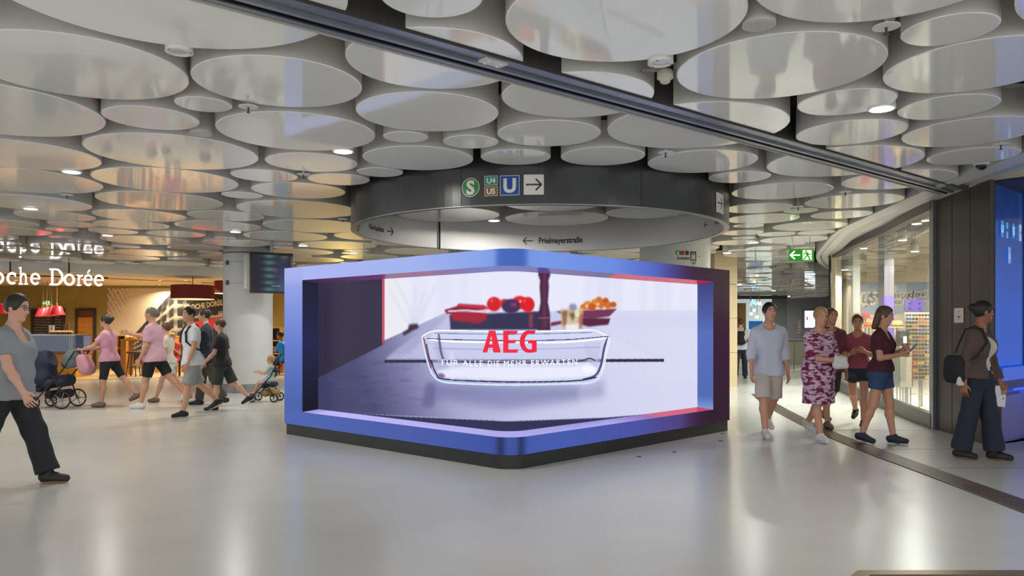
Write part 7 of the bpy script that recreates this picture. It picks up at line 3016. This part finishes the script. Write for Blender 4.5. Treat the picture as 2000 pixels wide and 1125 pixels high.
# --- seated cafe guests
def cafe_chair(x, y, face, lab):
    t = thing('cafe_chair', lab, 'chair', (x, y, 0.012))
    f_ = Vector((math.cos(R(face)), math.sin(R(face)), 0))
    l_ = Vector((-f_.y, f_.x, 0))
    c = Vector((x, y, 0))
    T = lambda q: tuple(c + f_ * q[0] + l_ * q[1] + Vector((0, 0, q[2])))
    mb = MB()
    mb.box(-0.2, 0.2, -0.2, 0.2, 0.42, 0.46, T)
    mb.build('seat', M_DWOOD, t)
    mb = MB()
    mb.box(-0.22, -0.19, -0.2, 0.2, 0.6, 0.86, T)
    mb.build('backrest', M_DWOOD, t)
    for a in (-0.18, 0.18):
        for b in (-0.18, 0.18):
            mb = MB()
            mb.box(a - 0.018, a + 0.018, b - 0.018, b + 0.018, 0.012, 0.42 if a > 0 else 0.86, T)
            mb.build('leg', M_DWOOD, t)


P_ = (wx(338, 23.2), 23.2)
cafe_chair(P_[0], P_[1], -70, 'dark wooden chair under the woman in the red dress')
person(P_, -70, 1.66, 'blonde woman in a coral red dress seated in the cafe', 'light', ('long', 'blond'), ('dress', cloth('dress_coral', (214, 66, 74)), 0.5, 0.52), None, SHOE_W,
       legs=((84, 84, 0), (78, 96, 0)), arms=(('t', (0.26, -0.06, 0.82)), ('t', (0.28, 0.08, 0.80))), lean=8, seat=0.46, h=0.012, female=True, head=(20, -14))
P_ = (wx(553, 23.9), 23.9)
cafe_chair(P_[0], P_[1], 178, 'dark wooden chair under the guest in the bright blue tee')
person(P_, 178, 1.76, 'guest in bright blue tee seated in the cafe beside the screen box', 'brown', ('short', 'black'), ('tee', cloth('tee_blue', (40, 150, 220)), 0.8, -0.1), ('trousers', cloth('jeans_blue', (60, 80, 120)), 1.9, 0.016), SHOE_B,
       legs=((84, 84, 0), (80, 90, 0)), arms=(('t', (0.36, -0.12, 0.86)), ('t', (0.34, 0.12, 0.86))), lean=6, seat=0.46, h=0.012)

# --- right side
sf_ = person((6.46, 21.7), 68, 1.74, 'man in white tee and dark trousers walking away by the cream pier', 'light', ('short', 'brown'),
             ('tee', cloth('tee_pale', (206, 214, 222)), 0.6, -0.08), ('trousers', cloth('trousers_navy', (40, 44, 56)), 1.95, 0.018), SHOE_B, legs=((18, 4, 0), (-20, 10, 14)), h=0.011)
pack(sf_, cloth('pack_black', (36, 37, 40)), 'black backpack on the man walking away by the pier', w=0.12)
person((3.48, 10.42), -92, 1.81, 'man in white linen shirt and beige shorts walking toward the camera', 'tan', ('short', 'black'),
       ('shirt', cloth('shirt_linen', (196, 202, 216)), 1.4, -0.14, 0.017, 'v'), ('shorts', cloth('shorts_beige', (196, 188, 178)), 0.98, 0.045), SHOE_W,
       legs=((16, 4, 0), (-12, 30, 20)), arms=(('a', 6, 12, 16), ('a', -4, 8, 20)), h=0.0085, head=(8, -2))
w3 = person((4.0, 10.02), -76, 1.73, 'woman in burgundy and white patterned dress holding a white pouch', 'tan', ('short', 'blond'),
            ('dress', patterned('dress_burgundy', ((116, 22, 66), (206, 178, 194)), 'blot', 13), 1.25, 0.50, 0.020, 'v'), None, SHOE_W,
            legs=((14, 3, 0), (-14, 28, 20)), arms=(('t', (0.27, -0.02, 1.06)), ('t', (0.28, 0.10, 1.03))), h=0.0085, female=True, bulk=1.06, head=(-6, -10))
person((4.66, 11.25), -86, 1.74, 'man in dark red shirt hidden behind the woman in the patterned dress', 'tan', ('short', 'brown'),
       ('shirt', cloth('shirt_wine', (110, 52, 66)), 0.9, -0.12, 0.02), ('shorts', cloth('shorts_dark', (52, 50, 54)), 0.95, 0.03), SHOE_G, legs=((10, 3, 0), (-16, 24, 18)), h=0.0095)
person((5.16, 11.45), -122, 1.67, 'girl in dusty pink tee and dark denim shorts walking by the shop window', 'tan', ('short', 'brown'),
       ('tee', cloth('tee_dustypink', (164, 84, 98)), 0.65, -0.02, 0.016), ('shorts', cloth('denim_dark', (44, 56, 74)), 0.5, 0.03), SHOE_B,
       legs=((-22, 22, 24), (16, 3, 0)), arms=(('t', (0.30, -0.06, 1.10)), ('t', (0.28, 0.14, 1.12))), h=0.0085, female=True, head=(10, -8))
w5 = person((4.68, 9.74), -42, 1.72, 'girl in maroon tee and denim shorts holding up a phone', 'tan', ('long', 'brown'),
            ('tee', cloth('tee_maroon', (74, 28, 42)), 0.62, -0.02, 0.015, 'scoop'), ('shorts', cloth('denim_blue', (50, 72, 106)), 0.52, 0.034), (cloth('sneaker_navy', (38, 44, 58), 0.6), cloth('sole_brown2', (90, 84, 80))),
            legs=((-8, 12, 10), (10, 4, 0)), arms=(('t', (0.22, 0.0, 1.13)), ('t', (0.22, 0.13, 1.19))), h=0.0078, female=True, head=(4, -14))
w6 = person((5.2, 8.56), -52, 1.75, 'woman in brown jacket and wide dark jeans standing by the blue booth', 'brown', ('bun', 'black'),
            ('jacket', cloth('jacket_brown', (82, 66, 60)), 1.95, -0.04, 0.022, 'open', cloth('tee_cream', (206, 202, 200))), ('trousers', cloth('jeans_dark', (34, 40, 54)), 1.97, 0.034), SHOE_T,
            legs=((-8, 4, 0), (10, 3, 0)), arms=(('a', -12, 10, 10), ('a', 6, 10, 14)), h=0.0078, female=True, head=(46, -2), glasses=True, socks=cloth('sock_white', (214, 212, 210)))


def slab(name, lab, cat, c, ax, up_, sz, m, parts=()):
    """a small flat thing: centre, long axis, normal, (length, width, thickness)"""
    c, ax, nn = Vector(c), Vector(ax).normalized(), Vector(up_).normalized()
    sd = nn.cross(ax).normalized()
    nn = ax.cross(sd)
    t = thing(name, lab, cat, tuple(c))
    T = lambda q: tuple(c + ax * q[0] + sd * q[1] + nn * q[2])
    mb = MB()
    mb.box(-sz[0] / 2, sz[0] / 2, -sz[1] / 2, sz[1] / 2, -sz[2] / 2, sz[2] / 2, T)
    mb.build('case', m, t, bevel=min(sz) * 0.3)
    for nm, x0, x1, y0, y1, z, mm in parts:
        mb = MB()
        mb.box(x0, x1, y0, y1, sz[2] / 2 * z, sz[2] / 2 * z + 0.001 * (1 if z > 0 else -1), T)
        mb.build(nm, mm, t)
    return t


def hand_point(who, i, elbow_f=0.09):
    return Vector(who['wrist'][i])


p = hand_point(w5, 1) + Vector((0.10, -0.045, 0.02))
slab('phone', 'dark phone raised in the hand of the girl in maroon', 'phone', p, (0.5, -0.3, 0.75), (-0.8, 0.2, 0.55), (0.16, 0.078, 0.010), M_BLACKG, (('display', -0.07, 0.07, -0.034, 0.034, 1, mat('phone_display', rgb(90, 110, 140), emit=rgb(70, 90, 120), es=0.5)),))
p = (Vector(w3['wrist'][0]) + Vector(w3['wrist'][1])) / 2 + Vector((0.03, -0.10, 0.0))
t = thing('pouch', 'white crumpled pouch held by the woman in the patterned dress', 'bag', tuple(p))
soft('bag', [cap((p.x - 0.05, p.y, p.z - 0.05), (p.x + 0.05, p.y, p.z - 0.04), 0.05, k=0.04), cap((p.x - 0.04, p.y, p.z + 0.04), (p.x + 0.05, p.y, p.z + 0.03), 0.04, k=0.04)], cloth('pouch_white', (214, 208, 206)), t, 0.01, folds=0.005)
mb = MB()
mb.tube([(p.x - 0.06, p.y - 0.02, p.z + 0.06), (p.x, p.y - 0.05, p.z + 0.09), (p.x + 0.07, p.y - 0.02, p.z + 0.06)], 0.006, 6)
mb.build('drawstring', cloth('pouch_string', (150, 140, 140)), t)
p = hand_point(w6, 1) + Vector((0.0, -0.02, -0.17))
slab('leaflet', 'white leaflet with small red and green marks held by the woman in the brown jacket', 'paper', p, (0.1, 0.05, 1), (0.25, -1, 0), (0.23, 0.15, 0.004), mat('paper_white', rgb(224, 224, 226)),
     (('mark', 0.06, 0.075, -0.02, -0.005, 1, M_RED), ('mark', -0.03, -0.01, -0.05, -0.03, 1, M_SGREEN)))
# shoulder bag with keychain behind the woman in the brown jacket
p = w6['world'](-0.16, -0.20, 0.06)
t = thing('shoulder_bag', 'black shoulder bag with a white keychain at the back of the brown jacket', 'bag', tuple(p))
a, c = w6['at'], w6['cap']
w6['make']('bag', [c(a(-0.10, -0.255, z_), a(-0.22, -0.19, z_), 0.062 - 0.1 * max(0, z_ - 0.1), k=0.06) for z_ in (-0.04, 0.03, 0.10, 0.16)], cloth('bag_black', (30, 30, 32)), 0.009, parent=t)
pts = [a(-0.15, -0.25, 0.24), a(-0.10, -0.14, 0.50), a(-0.02, -0.125, 0.525), a(0.07, -0.125, 0.50), a(0.13, -0.15, 0.36), a(0.06, -0.235, 0.2), a(-0.12, -0.28, 0.08)]
w6['make']('strap', [c(pts[i], pts[i + 1], 0.011, k=0.01) for i in range(6)], cloth('bag_black', (30, 30, 32)), 0.008, parent=t)
w6['make']('keychain', [c(a(-0.08, -0.30, -0.02), a(-0.07, -0.31, -0.09), 0.018, 0.03, k=0.02), c(a(-0.09, -0.30, -0.1), a(-0.04, -0.31, -0.1), 0.018, k=0.02)], cloth('charm_white', (206, 200, 192)), 0.007, parent=t)
